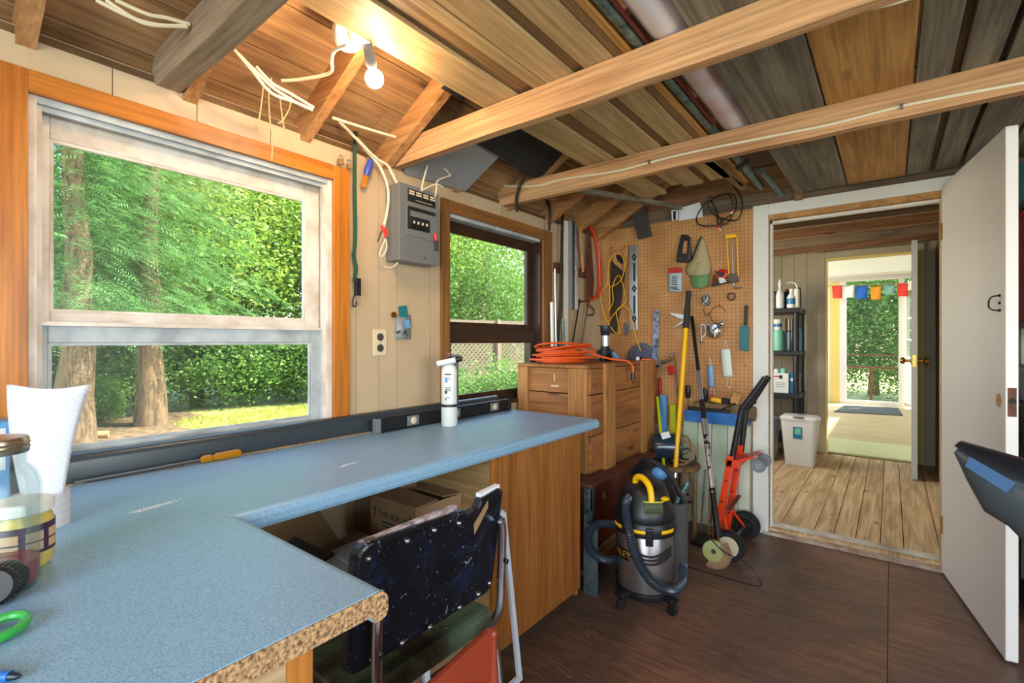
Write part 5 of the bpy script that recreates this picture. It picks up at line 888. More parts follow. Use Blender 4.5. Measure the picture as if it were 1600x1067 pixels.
# silver level
t_ = hang('spirit_level', 'silver aluminium spirit level hanging upright on the pegboard', 'level', 991, 516); flat([(985, 385), (997.5, 383.5), (997.5, 516), (985, 516)], .006, .022).build('body', 'aluminium', t_, bevel=.002)
for y in (402, 451, 498): d_ = flat([(991, y-6.5), (995, y), (991, y+6.5), (987, y)], .028, .001).build('vial_window', 'panel_black', t_); MB().lathe([(.006, 0), (.006, .003)], PB(991, y, .029), (0, -1, 0), 12).build('vial', 'mint', d_)
for y in (425, 476): flat([(989.5, y-13), (991, y-15), (992.7, y-13), (992.7, y+13), (991, y+15), (989.5, y+13)], .028, .001).build('grip_slot', 'smoke', t_)
MB().lathe([(.003, 0), (.003, .001)], PB(991, 389, .028), (0, -1, 0), 8).build('hang_hole', 'black_rubber', t_)
t_ = hang('hinge_plate', 'small bright steel hinge plate beside the silver level', 'hinge', 981, 522); flat([(975, 504), (980, 506), (985, 514), (982, 522), (976, 526)], .006, .006).build('plate', 'steel', t_, bevel=.001); MB().lathe([(.005, 0), (.005, .006)], PB(979, 513, .012), (0, -1, 0), 10).build('pin', 'dark_metal', t_)
c = PB(1003, 560, .01); t_ = hang('saw_blade', 'grey circular saw blade behind the crate', 'saw blade', 1003, 590); r_ = .118
pr = [];
for i in range(48): a = 6.2832*i/48; q = r_*(1 if i % 2 else .96); pr.append(c+Vector((math.cos(a)*q, 0, math.sin(a)*q)))
MB().quadplate(pr, (0, -1, 0), .003).build('disc', plain('blade_grey', '#6a6c76', .35, .7), t_); MB().lathe([(.085, 0), (.085, .002)], c+Vector((0, -.003, 0)), (0, -1, 0), 28).build('inner_disc', plain('blade_blue', '#555a70', .4, .4), t_); MB().lathe([(.012, 0), (.012, .003)], c+Vector((0, -.005, 0)), (0, -1, 0), 14).build('arbor', 'black_rubber', t_)
t_ = hang('pry_bar', 'worn blue-grey flat pry bar standing against the pegboard', 'pry bar', 1024, 575); flat([(1022, 485), (1030, 484), (1030, 500), (1029, 560), (1027, 572), (1019, 570), (1020, 540)], .012, .012).build('shank', mott('worn_steel', '#3d4660', '#9aa4b8', 30, .4, .5), t_, bevel=.002); MB().bar(PB(1023, 570, .015), PB(1034, 574, .07), .03, .01).build('claw', 'worn_steel', t_, bevel=.002); nail(t_, 1026, 490)
t_ = hang('snips', 'silver tin snips with open handles on the pegboard', 'snips', 1055, 515); flat([(1044, 488), (1070, 491), (1070, 500), (1056, 496)], .012, .01).build('upper_arm', 'aluminium', t_, bevel=.002); flat([(1050, 514), (1068, 500), (1071, 503), (1056, 512)], .012, .01).build('lower_arm', 'aluminium', t_, bevel=.002); nail(t_, 1054, 495)
# bag of screws, staple gun, cap, caulking gun
t_ = hang('screw_bag', 'clear plastic bag of screws with red header on the pegboard', 'bag', 1055, 457); flat([(1045, 419), (1066, 418), (1065, 426), (1044, 427)], .01, .003).build('header', 'red_plastic', t_)
MB().grid(lambda u, v_: PB(1044+22*u, 425+31*v_, .006+.02*math.sin(u*3.1)*(.3+.7*v_)*math.sin(min(1, 1.4-v_)*1.6)), 6, 8).build('pouch', plain('bag_film', '#a8b4c0', .25), t_, smooth=True, solid=.001)
for k in range(5): flat([(1050, 432+k*3), (1050+random.uniform(6, 11), 432+k*3), (1050+9, 433+k*3), (1050, 433+k*3)], .028, .0006).build('printed_line', 'dark_navy', t_)
for k in range(9): MB().tube([PB(1047+random.uniform(0, 16), 446+random.uniform(0, 8), .026), PB(1047+random.uniform(0, 16), 446+random.uniform(0, 8), .028)], .0022, 6).build('screw', 'steel', t_)
nail(t_, 1055, 418)
t_ = hang('staple_gun', 'black metal staple gun hanging beside the cap', 'staple gun', 1068, 412); flat([(1066, 367), (1076, 368), (1080, 372), (1081, 400), (1080, 411), (1058, 410), (1060, 392)], .008, .024).build('housing', 'black_plastic', t_, bevel=.004); flat([(1069, 377), (1074, 376), (1073, 396), (1066, 396)], .0325, .001).build('handle_slot', 'pegboard', t_); MB().tube([PB(1079, 374, .034), PB(1077, 402, .034)], .003, 6).build('lever', 'steel', t_); MB().lathe([(.005, 0), (.005, .004)], PB(1063, 404, .032), (0, -1, 0), 8).build('rivet', 'steel', t_); MB().lathe([(.005, 0), (.005, .004)], PB(1076, 403, .032), (0, -1, 0), 8).build('rivet', 'steel', t_)
t_ = hang('cap', 'khaki baseball cap with green brim hanging on the pegboard', 'cap', 1095, 450)
L_e = [(1095, 370), (1090, 378), (1085, 392), (1080, 404), (1074, 412), (1071, 420), (1073, 428), (1080, 433)]; R_e = [(1097, 370), (1102, 380), (1106, 392), (1109, 405), (1111, 415), (1111, 422), (1110, 428), (1107, 432)]
nl = len(L_e)
def capf(u, v_):
    s_ = v_*(nl-1); i = min(int(s_), nl-2); f_ = s_-i; a = Vector((*L_e[i], 0)).lerp(Vector((*L_e[i+1], 0)), f_); e = Vector((*R_e[i], 0)).lerp(Vector((*R_e[i+1], 0)), f_); p_ = a.lerp(e, u)
    return PB(p_.x, p_.y, .006+.075*math.sin(math.pi*u)**.7*(.25+.75*v_)+.005*math.sin(u*14+v_*9)*v_)
MB().grid(capf, 14, 14).build('crown', 'olive_cloth', t_, smooth=True, solid=.004)
MB().grid(lambda u, v_: PB(1079+29*u+(.5-u)*v_*3, 430+2*math.sin(u*3.1)+(19-5*(2*u-1)**4)*v_-2*u, .06+.035*math.sin(math.pi*u)+.012*v_), 12, 6).build('brim', 'green_cloth', t_, smooth=True, solid=.005)
MB().tube(smoothpath([PB(x, y, .03) for x, y in ((1096, 371), (1090, 383), (1085, 395), (1080, 408))], 4), .005, 7).build('strap', 'black_rubber', t_); MB().ball(PB(1090, 412, .085), .004, 8).build('button', 'dark_metal', t_); nail(t_, 1096, 371, .04)
t_ = hang('caulking_gun', 'yellow caulking gun frame with silver rod on the pegboard', 'caulking gun', 1147, 450); flat([(1135, 368), (1152, 367), (1153, 372), (1136, 374)], .006, .035).build('end_plate', 'yellow_plastic', t_, bevel=.002)
for xa, xb in ((1136, 1139), (1151.5, 1154)): MB().bar(PB(xa, 371, .02), PB(xb, 432, .02), .006, .006).build('side_rail', 'yellow_plastic', t_)
MB().tube([PB(1143.5, 373, .02), PB(1146, 447, .02)], .004, 8).build('push_rod', 'aluminium', t_, smooth=True); flat([(1140, 429), (1154, 428), (1154, 441), (1142, 443)], .006, .03).build('body', 'smoke', t_, bevel=.003); MB().tube(smoothpath([PB(x, y, .025) for x, y in ((1144, 443), (1146, 449), (1153, 450), (1160, 448))], 4), .004, 7).build('trigger', 'steel', t_, smooth=True)
t_ = hang('tape_gun', 'red and black tape dispenser hanging below the caulking gun', 'tape dispenser', 1128, 448); MB().lathe([(.033, 0), (.036, .006), (.036, .022), (.03, .026)], PB(1130, 429, .006), (0, -1, 0), 20).build('roll', 'red_plastic', t_, smooth=True); MB().lathe([(.016, .026), (.014, .03)], PB(1130, 429, .006), (0, -1, 0), 14).build('hub', 'black_plastic', t_); flat([(1112, 445), (1140, 437), (1144, 441), (1113, 448)], .01, .02).build('frame', 'black_plastic', t_, bevel=.002); flat([(1116, 422), (1127, 428), (1126, 432), (1118, 426)], .03, .008).build('lever', 'black_plastic', t_); flat([(1123, 434), (1131, 434), (1136, 440), (1125, 443)], .03, .004).build('plate', 'paper', t_); flat([(1115, 427), (1121, 436), (1121, 443), (1113, 443)], .02, .004).build('cutter', 'rust', t_)
t_ = hang('castor_wheel', 'small brown wheel pinned to the pegboard', 'wheel', 1143, 471); MB().lathe([(.02, 0), (.027, .004), (.027, .018), (.02, .02), (.018, .016), (.0, .016)], PB(1143.5, 463.5, .003), (0, -1, 0), 20).build('rim', 'rust', t_, smooth=True); MB().lathe([(.017, .016), (.016, .0175)], PB(1143.5, 463.5, .003), (0, -1, 0), 16).build('hub', 'card', t_)
t_ = hang('twine', 'ball of silvery twine hanging on the pegboard', 'twine', 1103, 482)
for k in range(9):
    a = k*.7; c = PB(1103, 469, .02); MB().tube([c+Vector((.023*math.cos(s_)*math.cos(a), .018*math.sin(s_+a), .032*math.sin(s_)))for s_ in [6.2832*i/16 for i in range(16)]], .006, 6, closed=True).build('strand', 'steel' if k % 2 else 'grey_plastic', t_, smooth=True)
t_ = hang('wire_ring', 'thin dark wire ring hanging from a peg above the metal reel', 'wire', 1118, 490); c = PB(1122, 492, .012); MB().tube([c+Vector((.05*math.cos(a), 0, .058*math.sin(a))) for a in [R(20+280*i/26) for i in range(27)]], .002, 6).build('ring', 'dark_metal', t_, smooth=True); nail(t_, 1124, 476)
MB().tube(smoothpath([PB(x, y, .012) for x, y in ((1100, 480), (1100, 488), (1105, 493), (1109, 488))], 4), .0022, 6).build('tail', 'dark_metal', t_)
t_ = hang('clamp', 'small white and steel clamp on the pegboard', 'clamp', 1096, 537); MB().tube(smoothpath([PB(x, y, .015) for x, y in ((1095, 507), (1101, 508), (1103, 515), (1101, 524), (1096, 527))], 4), .006, 8).build('bow', 'white_plastic', t_, smooth=True); MB().tube([PB(1095, 506, .016), PB(1096, 536, .016)], .004, 8).build('screw', 'steel', t_); MB().lathe([(.012, 0), (.012, .005)], PB(1096, 535, .016), (0, 0, 1), 10).build('foot', 'dark_metal', t_)
t_ = hang('fishing_reel', 'shiny metal fishing reel hanging on the pegboard', 'reel', 1120, 533); c = PB(1119, 517, .012)
MB().lathe([(.046, 0), (.05, .006), (.05, .014), (.034, .018), (.034, .034), (.047, .038), (.047, .045), (.02, .05)], c, (-.35, -1, 0), 26).build('spool', 'chrome', t_, smooth=True); MB().tube([c+Vector((-.01, -.05, .0)), c+Vector((.05, -.06, .04))], .007, 8).build('crank', 'steel', t_, smooth=True); MB().ball(c+Vector((.055, -.065, .045)), .014, 12).build('crank_knob', 'chrome', t_, smooth=True); MB().obox(c+Vector((-.045, -.03, .045)), (.03, .02, .014), (0, .6, 0)).build('foot', 'steel', t_, bevel=.003); MB().tube([c+Vector((.045, -.03, .05)), c+Vector((.06, -.03, .075))], .008, 8).build('bracket', 'steel', t_); MB().tube([c+Vector((.004, -.052, -.04)), c+Vector((.004, -.052, .03))], .006, 8).build('guard', 'steel', t_)
t_ = hang('paint_brush', 'teal-bristled brush with dark handle hanging by the door casing', 'brush', 1163, 550); MB().bar(PB(1166, 477, .02), PB(1164.5, 510, .02), .02, .014, (0, 1, 0)).build('handle', 'dark_metal', t_, bevel=.003); flat([(1160, 508), (1168, 508), (1171, 514), (1170, 549), (1157, 546), (1157, 516)], .012, .02).build('bristles', 'teal_plastic', t_, bevel=.004); MB().tube([PB(1165, 456, .01), PB(1166, 478, .018)], .0025, 6).build('hanger', 'steel', t_)
def mask(label, x0, x1, y0, y1, mt, sk, top):
    t_ = hang('face_mask', label, 'mask', (x0+x1)/2, y1)
    MB().grid(lambda u, v_: PB(x0+(x1-x0)*u+sk*v_, y0+(y1-y0)*v_-1*u, .012+.012*math.sin(3.14*u)+.002*math.sin(v_*30)), 8, 14).build('cloth', mt, t_, smooth=True, solid=.002)
    MB().tube(smoothpath([PB(x0+(x1-x0)*.35, y0, .014), PB((x0+x1)/2-1, y0-14, .02), PB((x0+x1)/2+.5, y0-16, .02), PB(x0+(x1-x0)*.75, y0, .014)], 5), .0016, 6).build('ear_loop', 'paper', t_); MB().tube(smoothpath([PB(x0+(x1-x0)*.5+sk, y1, .014), PB((x0+x1)/2+sk-1, y1+12, .016), PB((x0+x1)/2+sk+3, y1+18, .016), PB((x0+x1)/2+sk+5, y1+12, .016), PB(x0+(x1-x0)*.9+sk, y1, .014)], 5), .0016, 6).build('ear_loop', 'paper', t_)
    nail(t_, (x0+x1)/2, y0-15); return t_
mask('white pleated face mask hanging under the metal reel', 1126, 1141, 546, 589, 'mask_white', 4, 0); mask('blue crumpled face mask hanging left of the white one', 1105, 1114, 572, 605, 'mask_blue', 2, 0)
t_ = hang('wall_hook', 'small bare steel hook right of the white mask', 'hook', 1164, 574); nail(t_, 1164, 572); MB().lathe([(.004, 0), (.004, .002)], PB(1164, 572, 0), (0, -1, 0), 8).build('plate', 'steel', t_)
t_ = hang('mallet', 'red rubber mallet hanging left of the yellow pole', 'mallet', 1052, 620); flat([(1044, 572), (1056, 571), (1057, 583), (1047, 586)], .012, .03).build('head', 'red_plastic', t_, bevel=.004); MB().bar(PB(1054, 560, .02), PB(1060, 640, .02), .012, .012).build('handle', 'tan_dark', t_, bevel=.002)
t_ = hang('hammer', 'claw hammer with steel head between pry bar and mallet', 'hammer', 1040, 575); MB().tube([PB(1033, 567, .03), PB(1047, 562, .03)], [.014, .012], 10).build('head', 'steel', t_, smooth=True); MB().bar(PB(1044, 558, .03), PB(1054, 552, .03), .006, .02).build('claw', 'steel', t_); MB().bar(PB(1043, 565, .03), PB(1050, 556, .08), .018, .014).build('handle', 'handle_wood', t_)
t_ = hang('screwdriver', 'screwdriver with red handle hanging beside the crate', 'screwdriver', 1031, 660); MB().tube([PB(1031, 590, .015), PB(1031, 594, .015), PB(1031, 612, .015), PB(1029, 622, .015)], [.006, .013, .013, .007], 10).build('handle', 'red_plastic', t_, smooth=True); MB().tube([PB(1029, 622, .015), PB(1029, 652, .015)], .004, 8).build('shaft', 'steel', t_)
# blue tool rail with tools on it
YR = 3.33; SP = lambda x, y, Y=YR: W(x, y, Y=Y)
z0 = SP(1120, 652).z; xa, xb = SP(1068, 650).x, SP(1160, 655).x+.02; xa = .70; xb = 1.085
t_ = thing('tool_rail', 'blue steel tool shelf fixed low on the pegboard wall', 'shelf', ((xa+xb)/2, 3.38, z0-.06)); mott('rail_blue', '#1a5aa0', '#2a70b8', 12, .45)
MB().box(xa, xb, 3.30, 3.305, z0-.04, z0+.035).build('front_lip', 'rail_blue', t_, bevel=.001); MB().box(xa, xb, 3.305, YP, z0-.02, z0-.014).build('tray', 'rail_blue', t_); MB().box(xb-.005, xb, 3.305, YP, z0-.04, z0+.035).build('end_plate', 'rail_blue', t_)
zt0 = z0-.013
b = MB(); ca, ce_ = Vector((.74, 3.40, zt0+.058)), Vector((1.12, 3.385, zt0+.052)); tag(b.tube([ca+(ce_-ca)*i/6+Vector((0, 0, random.uniform(-.004, .004))) for i in range(7)], [.05, .052, .05, .048, .05, .047, .048], 9).build('rough_log', 'bark'), 'rough grey piece of timber lying in the blue tool shelf', 'wood')
tag(MB().box(.72, .98, 3.312, 3.335, zt0, zt0+.07).build('plane_iron', 'black_plastic', bevel=.004), 'long black tool case lying at the front of the blue tool shelf', 'tool')
for k, (x, y, lb_) in enumerate(((1075, 622, 'left, behind the yellow pole'), (1102, 627, 'right, behind the silver pole'))):
    c = W(x, y, Y=3.40); t_ = thing('screwdriver', 'black-handled screwdriver standing upright at the back of the blue shelf, '+lb_, 'screwdriver', c, 'black screwdrivers on the blue shelf'); MB().lathe([(.010, 0), (.017, .012), (.018, .06), (.014, .085), (.006, .09)], c, n=12).build('handle', 'black_plastic', t_, smooth=True); MB().tube([c, c-Vector((0, 0, .09))], .003, 6).build('shaft', 'steel', t_)
c = W(1120, 625, Y=3.37); t_ = thing('tape_measure', 'yellow and black tape measure on the rough timber', 'tape measure', c); MB().obox(c, (.07, .03, .03), (0, .15, 0)).build('case', 'yellow_plastic', t_, bevel=.006); MB().obox(c+Vector((.055, 0, -.002)), (.05, .032, .034), (0, .15, 0)).build('grip', 'black_rubber', t_, bevel=.006); MB().obox(c+Vector((-.03, -.002, .02)), (.02, .02, .02)).build('tab', 'red_plastic', t_)
c = W(1150, 622, Y=3.38); tag(MB().obox(c, (.05, .04, .075), (0, .35, .2)).build('wood_block', 'gold_plank', bevel=.002), 'small golden wood block on the right end of the blue shelf', 'block'); c = W(1178, 628, Y=3.385); tag(MB().ball(c, .016, 10).build('knob', 'dark_metal', smooth=True), 'small dark knob on the far right of the rough timber', 'knob')
tag(MB().tube([W(1125, 641, Y=3.30), W(1150, 630, Y=3.30)], .004, 6).build('chisel', 'dark_metal'), 'thin dark chisel leaning across the blue shelf lip', 'chisel')
# pale painted boards closing the lower wall
plain('pale_green', '#aebca2', .55); mott('pale_board', '#b9b79a', '#c9cdb8', 4, .5)
lo_ = thing('painted_sheet', 'pale green-white painted boards leaning on the lower far wall', 'panel', (.98, 3.40, 0)); xs_ = [.66, .76, .85, .95, 1.02, 1.09]
for a, c in zip(xs_, xs_[1:]): MB().add([(a+.002, 3.36, 0), (c-.002, 3.36, 0), (c-.002, 3.40, .68), (a+.002, 3.40, .68), (a+.002, 3.372, 0), (c-.002, 3.372, 0), (c-.002, 3.412, .68), (a+.002, 3.412, .68)], [(3, 2, 1, 0), (4, 5, 6, 7), (0, 1, 5, 4), (1, 2, 6, 5), (2, 3, 7, 6), (3, 0, 4, 7)]).build('board', random.choice(['pale_green', 'pale_board', 'pale_board']), lo_)
# things above the pegboard
t_ = thing('paper_stack', 'white printed papers tucked above the pegboard', 'papers', W(1072, 340, Y=3.43))
for k, q in enumerate((((1049, 329), (1094, 316), (1096, 337), (1050, 345)), ((1060, 330), (1097, 321), (1098, 339), (1061, 345)))): MB().quadplate([W(x, y, Y=3.424+.006*k) for x, y in q], (0, -1, 0), .002).build('sheet', 'paper', t_)
MB().quadplate([W(x, y, Y=3.4215) for x, y in ((1052, 330), (1056, 329), (1056, 343), (1052, 344))], (0, -1, 0), .0008).build('printed_box', 'dark_navy', t_); MB().quadplate([W(x, y, Y=3.4215) for x, y in ((1060, 327.5), (1061, 327.3), (1061, 342), (1060, 342.2))], (0, -1, 0), .0008).build('printed_rule', 'dark_navy', t_)
tag(MB().quadplate([W(x, y, Y=3.40) for x, y in ((983, 318), (1006, 316), (1019, 369), (998, 374))], (0, -1, 0), .014).build('slate_shingle', 'slate', bevel=.002), 'dark grey shingle hanging over the top of the pegboard', 'shingle')
cp = [(1145, 290), (1157, 306), (1160, 325), (1152, 343), (1135, 343), (1115, 335), (1105, 318), (1110, 306), (1118, 330), (1128, 350), (1115, 352), (1095, 352), (1088, 342), (1098, 322), (1115, 310), (1140, 302), (1150, 312), (1148, 330), (1135, 340), (1122, 350), (1120, 330), (1112, 312), (1135, 303), (1145, 318), (1140, 345), (1125, 352), (1126, 356)]
t_ = thing('coiled_lead', 'black coiled cable with red and white plugs over the pegboard', 'cable', W(1125, 353, Y=3.38)); MB().tube(smoothpath([W(x, y, Y=3.38-.008*(i % 4)) for i, (x, y) in enumerate(cp)], 5), .0045, 7).build('coil', 'cable_black', t_, smooth=True)
for x, y, e, f_ in ((1122, 353, 1126, 360), (1147, 328, 1142, 334)):
    MB().tube([W(x, y, Y=3.36), W(x+(e-x)*.5, y+(f_-y)*.5, Y=3.36)], .006, 8).build('plug', 'red_wire', t_, smooth=True); MB().tube([W(x+(e-x)*.5, y+(f_-y)*.5, Y=3.36), W(e, f_, Y=3.36)], .005, 8).build('plug_tip', 'white_plastic', t_, smooth=True)
# ------------------------------------------------------------------ corner: things hung and stood on the left wall
LW = lambda x, y, off=.03: W(x, y, X=off)
def rod(name, label, pts, r, mat, off=.03, n=8, cat='rod'): return tag(MB().tube([LW(x, y, off) for x, y in pts], r, n).build(name, mat, smooth=True), label, cat, 'rods in the corner')
rk = thing('tool_rack', 'dark brown wooden rack strip on the corner wall', 'rack', LW(890, 430, .01)); MB().box(.001, .022, LW(866, 420, .01).y, LW(914, 420, .01).y, LW(890, 430, .01).z, LW(890, 415, .01).z).build('strip', 'rust', rk, bevel=.002)
rod('steel_pipe', 'long dark steel pipe standing in the window corner', ((879, 335), (875, 480), (868, 598)), .010, 'dark_metal', .05); rod('white_pipe', 'white plastic pipe standing beside the small window casing', ((862, 472), (864, 605)), .012, 'white_plastic', .045); rod('curtain_rod', 'thin silver rod with cap standing beside the white pipe', ((867, 420), (870, 600)), .007, 'aluminium', .06); rod('grey_tube', 'short pale grey tube behind the extension cord', ((879, 498), (883, 605)), .011, 'galvanised', .07)
def strip(label, x0, x1, y0, y1, off, th, mat, name='trim_strip'): return tag(MB().quadplate([LW(x0, y0, off), LW(x1, y0+(x1-x0)*.3, off), LW(x1, y1, off), LW(x0, y1, off)], (1, 0, 0), th).build(name, mat, bevel=.001), label, 'strip', 'strips in the corner')
strip('white painted strip hanging in the corner, left of the angle iron', 880, 886, 344, 560, .024, .01, 'white_paint'); strip('grey painted strip hanging in the corner, touching the angle iron', 887, 892, 345, 484, .024, .012, 'grey_board'); strip('pale metal angle hanging from the rack in the corner', 896, 899.5, 347, 484, .024, .02, 'aluminium'); strip('dark edge of the hanging metal angle', 893, 896, 345, 480, .026, .006, 'dark_metal')
rod('wooden_dowel', 'worn wooden dowel above the rack in the corner', ((906, 354), (907, 385), (911, 425)), .012, 'handle_wood', .025, cat='handle')
t_ = thing('pruning_saw', 'bow saw with orange tubular frame hanging in the corner', 'saw', LW(930, 470, .03)); MB().tube(smoothpath([LW(x, y, .03) for x, y in ((921, 354), (930, 370), (935, 395), (937, 425), (937, 450), (933, 463), (920, 470))], 5), .011, 9).build('frame', 'orange_paint', t_, smooth=True); MB().quadplate([LW(917, 358, .03), LW(922, 358, .03), LW(928, 440, .03), LW(926, 468, .03), LW(916, 468, .03)], (1, 0, 0), .003).build('blade', 'rust', t_); MB().ball(LW(920, 470, .03), .014, 8).build('joint', 'rust', t_)
t_ = thing('hedge_shears', 'old garden shears with open blades hanging in the corner', 'shears', LW(905, 560, .03)); MB().bar(LW(906, 468, .035), LW(893, 545, .035), .012, .006, (1, 0, 0)).build('blade', 'dark_metal', t_); MB().bar(LW(918, 480, .04), LW(907, 548, .04), .014, .006, (1, 0, 0)).build('blade', 'steel', t_); MB().lathe([(.012, 0), (.012, .01)], LW(917, 478, .035), (1, 0, 0), 12).build('pivot', 'steel', t_); MB().tube(smoothpath([LW(x, y, .03) for x, y in ((900, 466), (906, 472), (916, 470), (922, 478), (928, 484), (926, 492), (919, 492))], 4), .006, 7).build('grip', 'rust', t_, smooth=True)
# ------------------------------------------------------------------ trunk, crate and what lies on it
tk = thing('wooden_chest', 'dark red-brown wooden trunk with metal corner under the crate', 'trunk', (.32, 2.7, 0)); MB().box(.03, .585, 2.20, 3.22, .04, .478).build('body', 'trunk_red', tk, bevel=.004); MB().box(.02, .60, 2.19, 3.23, .478, .497).build('lid', 'rust', tk, bevel=.004)
MB().box(.555, .592, 2.188, 2.215, .03, .475).build('corner_metal', 'galvanised', tk, bevel=.004); MB().box(.585, .592, 2.2, 2.235, .03, .475).build('corner_metal', 'galvanised', tk); MB().lathe([(.022, 0), (.02, .006), (.01, .01)], (.585, 2.36, .40), (1, 0, 0), 16).build('lock', 'rust', tk, smooth=True)
for y in (2.22, 3.15): MB().box(.1, .55, y, y+.04, 0, .04).build('runner', 'tan_dark', tk)
MB().bar((.60, 2.24, .12), (.60, 2.46, .14), .012, .06).build('base_batten', 'tan_dark', tk)
bd = thing('metal_plate', 'blue-grey worn metal angle standing at the end of the cabinet', 'metal plate', (.64, 2.12, 0)); MB().box(.615, .69, 2.085, 2.092, 0, .34).build('face', 'shabby_blue', bd, bevel=.001); MB().box(.615, .622, 2.092, 2.16, 0, .38).build('return', 'shabby_blue', bd, bevel=.001)
CX0, CX1, CY0, CY1, CZ0, CZ1 = -.0+.012, .50, 2.36, 3.30, .499, 1.095
cr = thing('wooden_crate', 'large weathered wooden crate with vertical battens on the trunk', 'crate', ((CX0+CX1)/2, (CY0+CY1)/2, CZ0))
hs = [CZ0, .70, .93, 1.075]; 
for z0, z1 in zip(hs, hs[1:]):
    MB().box(CX1-.018, CX1, CY0+.02, CY1, z0+.003, z1-.002).build('side_board', 'crate', cr, bevel=.003); MB().box(CX0, CX0+.018, CY0+.02, CY1, z0+.003, z1-.002).build('side_board', 'crate', cr, bevel=.003); MB().box(CX0, CX1, CY0+.002, CY0+.02, z0+.003, z1-.002).build('end_board', 'crate_x', cr, bevel=.003); MB().box(CX0+.018, CX1-.018, CY1-.018, CY1, z0+.003, z1-.002).build('end_board', 'crate_x', cr, bevel=.003)
MB().box(CX0, CX1, CY0, CY1, CZ0, CZ0+.002).build('bottom', 'crate', cr)
for a, c in ((CX0, CX0+.16), (CX0+.163, CX0+.33), (CX0+.333, CX1)): MB().box(a, c, CY0-.02, CY1+.01, 1.076, 1.095).build('lid_board', 'crate', cr, bevel=.003)
for a, c in ((CX0, CX0+.075), (CX1-.13, CX1-.012)): MB().box(a, c, CY0-.02, CY0+.002, CZ0-.0, 1.075).build('end_batten', 'crate_z', cr, bevel=.003)
for pa, pc in ((941, 957), (1000, 1017)):
    y0, y1 = LW(pa, 620, CX1).y, LW(pc, 620, CX1).y; MB().box(CX1, CX1+.022, y0, y1, CZ0-.005, 1.10).build('side_batten', 'crate_z', cr, bevel=.003)
mk = W(866, 590, Y=CY0); MB().box(mk.x-.003, mk.x+.003, CY0+.0006, CY0+.002, mk.z-.02, mk.z+.02).build('painted_mark', 'ivory', cr); MB().box(mk.x-.025, mk.x+.028, CY0+.0006, CY0+.002, mk.z-.052, mk.z-.044).build('painted_smear', 'ivory', cr)
# orange extension cord
random.seed(11); t_ = thing('extension_lead', 'orange extension cord heaped in loops on top of the crate', 'extension cord', (.22, 2.6, CZ1))
for k in range(11):
    ang = R(random.uniform(40, 62)); cx, cy = .20+random.uniform(-.03, .03), 2.56+random.uniform(-.03, .03); A, B_ = random.uniform(.19, .25), random.uniform(.05, .12); zz = CZ1+.008+.0085*k
    pts = []
    for i in range(28):
        a = 6.2832*i/28; u, w__ = A*math.cos(a), B_*math.sin(a); pts.append(Vector((cx+u*math.cos(ang+.6)-w__*math.sin(ang+.6), cy+u*math.sin(ang+.6)*.9+w__*math.cos(ang+.6), min(zz, zz+.0)+.03*max(0, math.sin(a*1+k))*(k > 6))))
    MB().tube(pts, .0058, 7, closed=True).build('loop', 'orange_cord', t_, smooth=True)
en = [W(885, 545, Y=2.7), W(905, 536, Y=2.75), W(930, 552, Z=CZ1+.02), W(950, 556, Z=CZ1+.012), W(966, 562, X=.515), W(975, 572, X=.535), W(977, 585, X=.535)]
en = [Vector((.22, 2.66, CZ1+.11)), Vector((.33, 2.72, CZ1+.05)), Vector((.44, 2.76, CZ1+.02)), Vector((.515, 2.79, CZ1+.012)), Vector((.55, 2.80, CZ1-.02)), Vector((.553, 2.80, CZ1-.06))]
MB().tube(smoothpath(en, 6), .006, 8).build('tail', 'orange_cord', t_, smooth=True); MB().tube([en[-1], en[-1]-Vector((0, 0, .045))], [.012, .014], 10).build('plug', 'black_plastic', t_, smooth=True)
for s_ in (-1, 1): MB().box(.551, .555, 2.80+s_*.006-.002, 2.80+s_*.006+.002, CZ1-.122, CZ1-.105).build('prong', 'brass', t_)
# black power tool on the crate
c = Vector((W(938, 552, Z=CZ1).x, W(938, 552, Z=CZ1).y, CZ1)); c = Vector((.30, 2.93, CZ1)); t_ = thing('router_tool', 'black upright power tool with silver label standing on the crate', 'power tool', c)
MB().lathe([(.04, 0), (.042, .01), (.036, .02), (.036, .08), (.03, .09), (.03, .19), (.034, .195), (.034, .23), (.024, .235)], c, n=22).build('motor', plain('tool_navy', '#14202a', .35), t_, smooth=True); MB().lathe([(.0305, .10), (.0305, .17)], c, n=22).build('label_band', 'aluminium', t_, smooth=True); MB().lathe([(.05, .232), (.05, .237)], c, n=22).build('top_plate', 'black_plastic', t_); MB().box(c.x-.06, c.x+.06, c.y-.012, c.y+.012, c.z+.045, c.z+.075).build('side_grips', 'black_plastic', t_, bevel=.005); MB().bar(c+Vector((.055, 0, .06)), c+Vector((.10, -.02, .02)), .016, .016).build('lever', 'pale_blue', t_, bevel=.003); MB().tube([c+Vector((.1, -.02, .02)), c+Vector((.16, -.02, .024))], .004, 8).build('spindle', 'steel', t_); MB().obox(c+Vector((.035, -.03, .02)), (.04, .04, .04), (.5, .4, 0)).build('clamp', 'black_plastic', t_, bevel=.004)
for k, (x, y, mt, lb_) in enumerate(((.41, 3.2, 'white_plastic', 'small white cap standing on the far end of the crate'), )): tag(MB().lathe([(.012, 0), (.013, .004), (.012, .022), (.006, .026)], (x, y, CZ1), n=12).build('cap_stub', mt, smooth=True), lb_, 'cap')
tag(MB().obox((.46, 3.24, CZ1+.006), (.07, .06, .012), (0, 0, .3)).build('orange_pad', 'orange_cord', bevel=.004), 'flat orange pad on the far corner of the crate', 'pad')
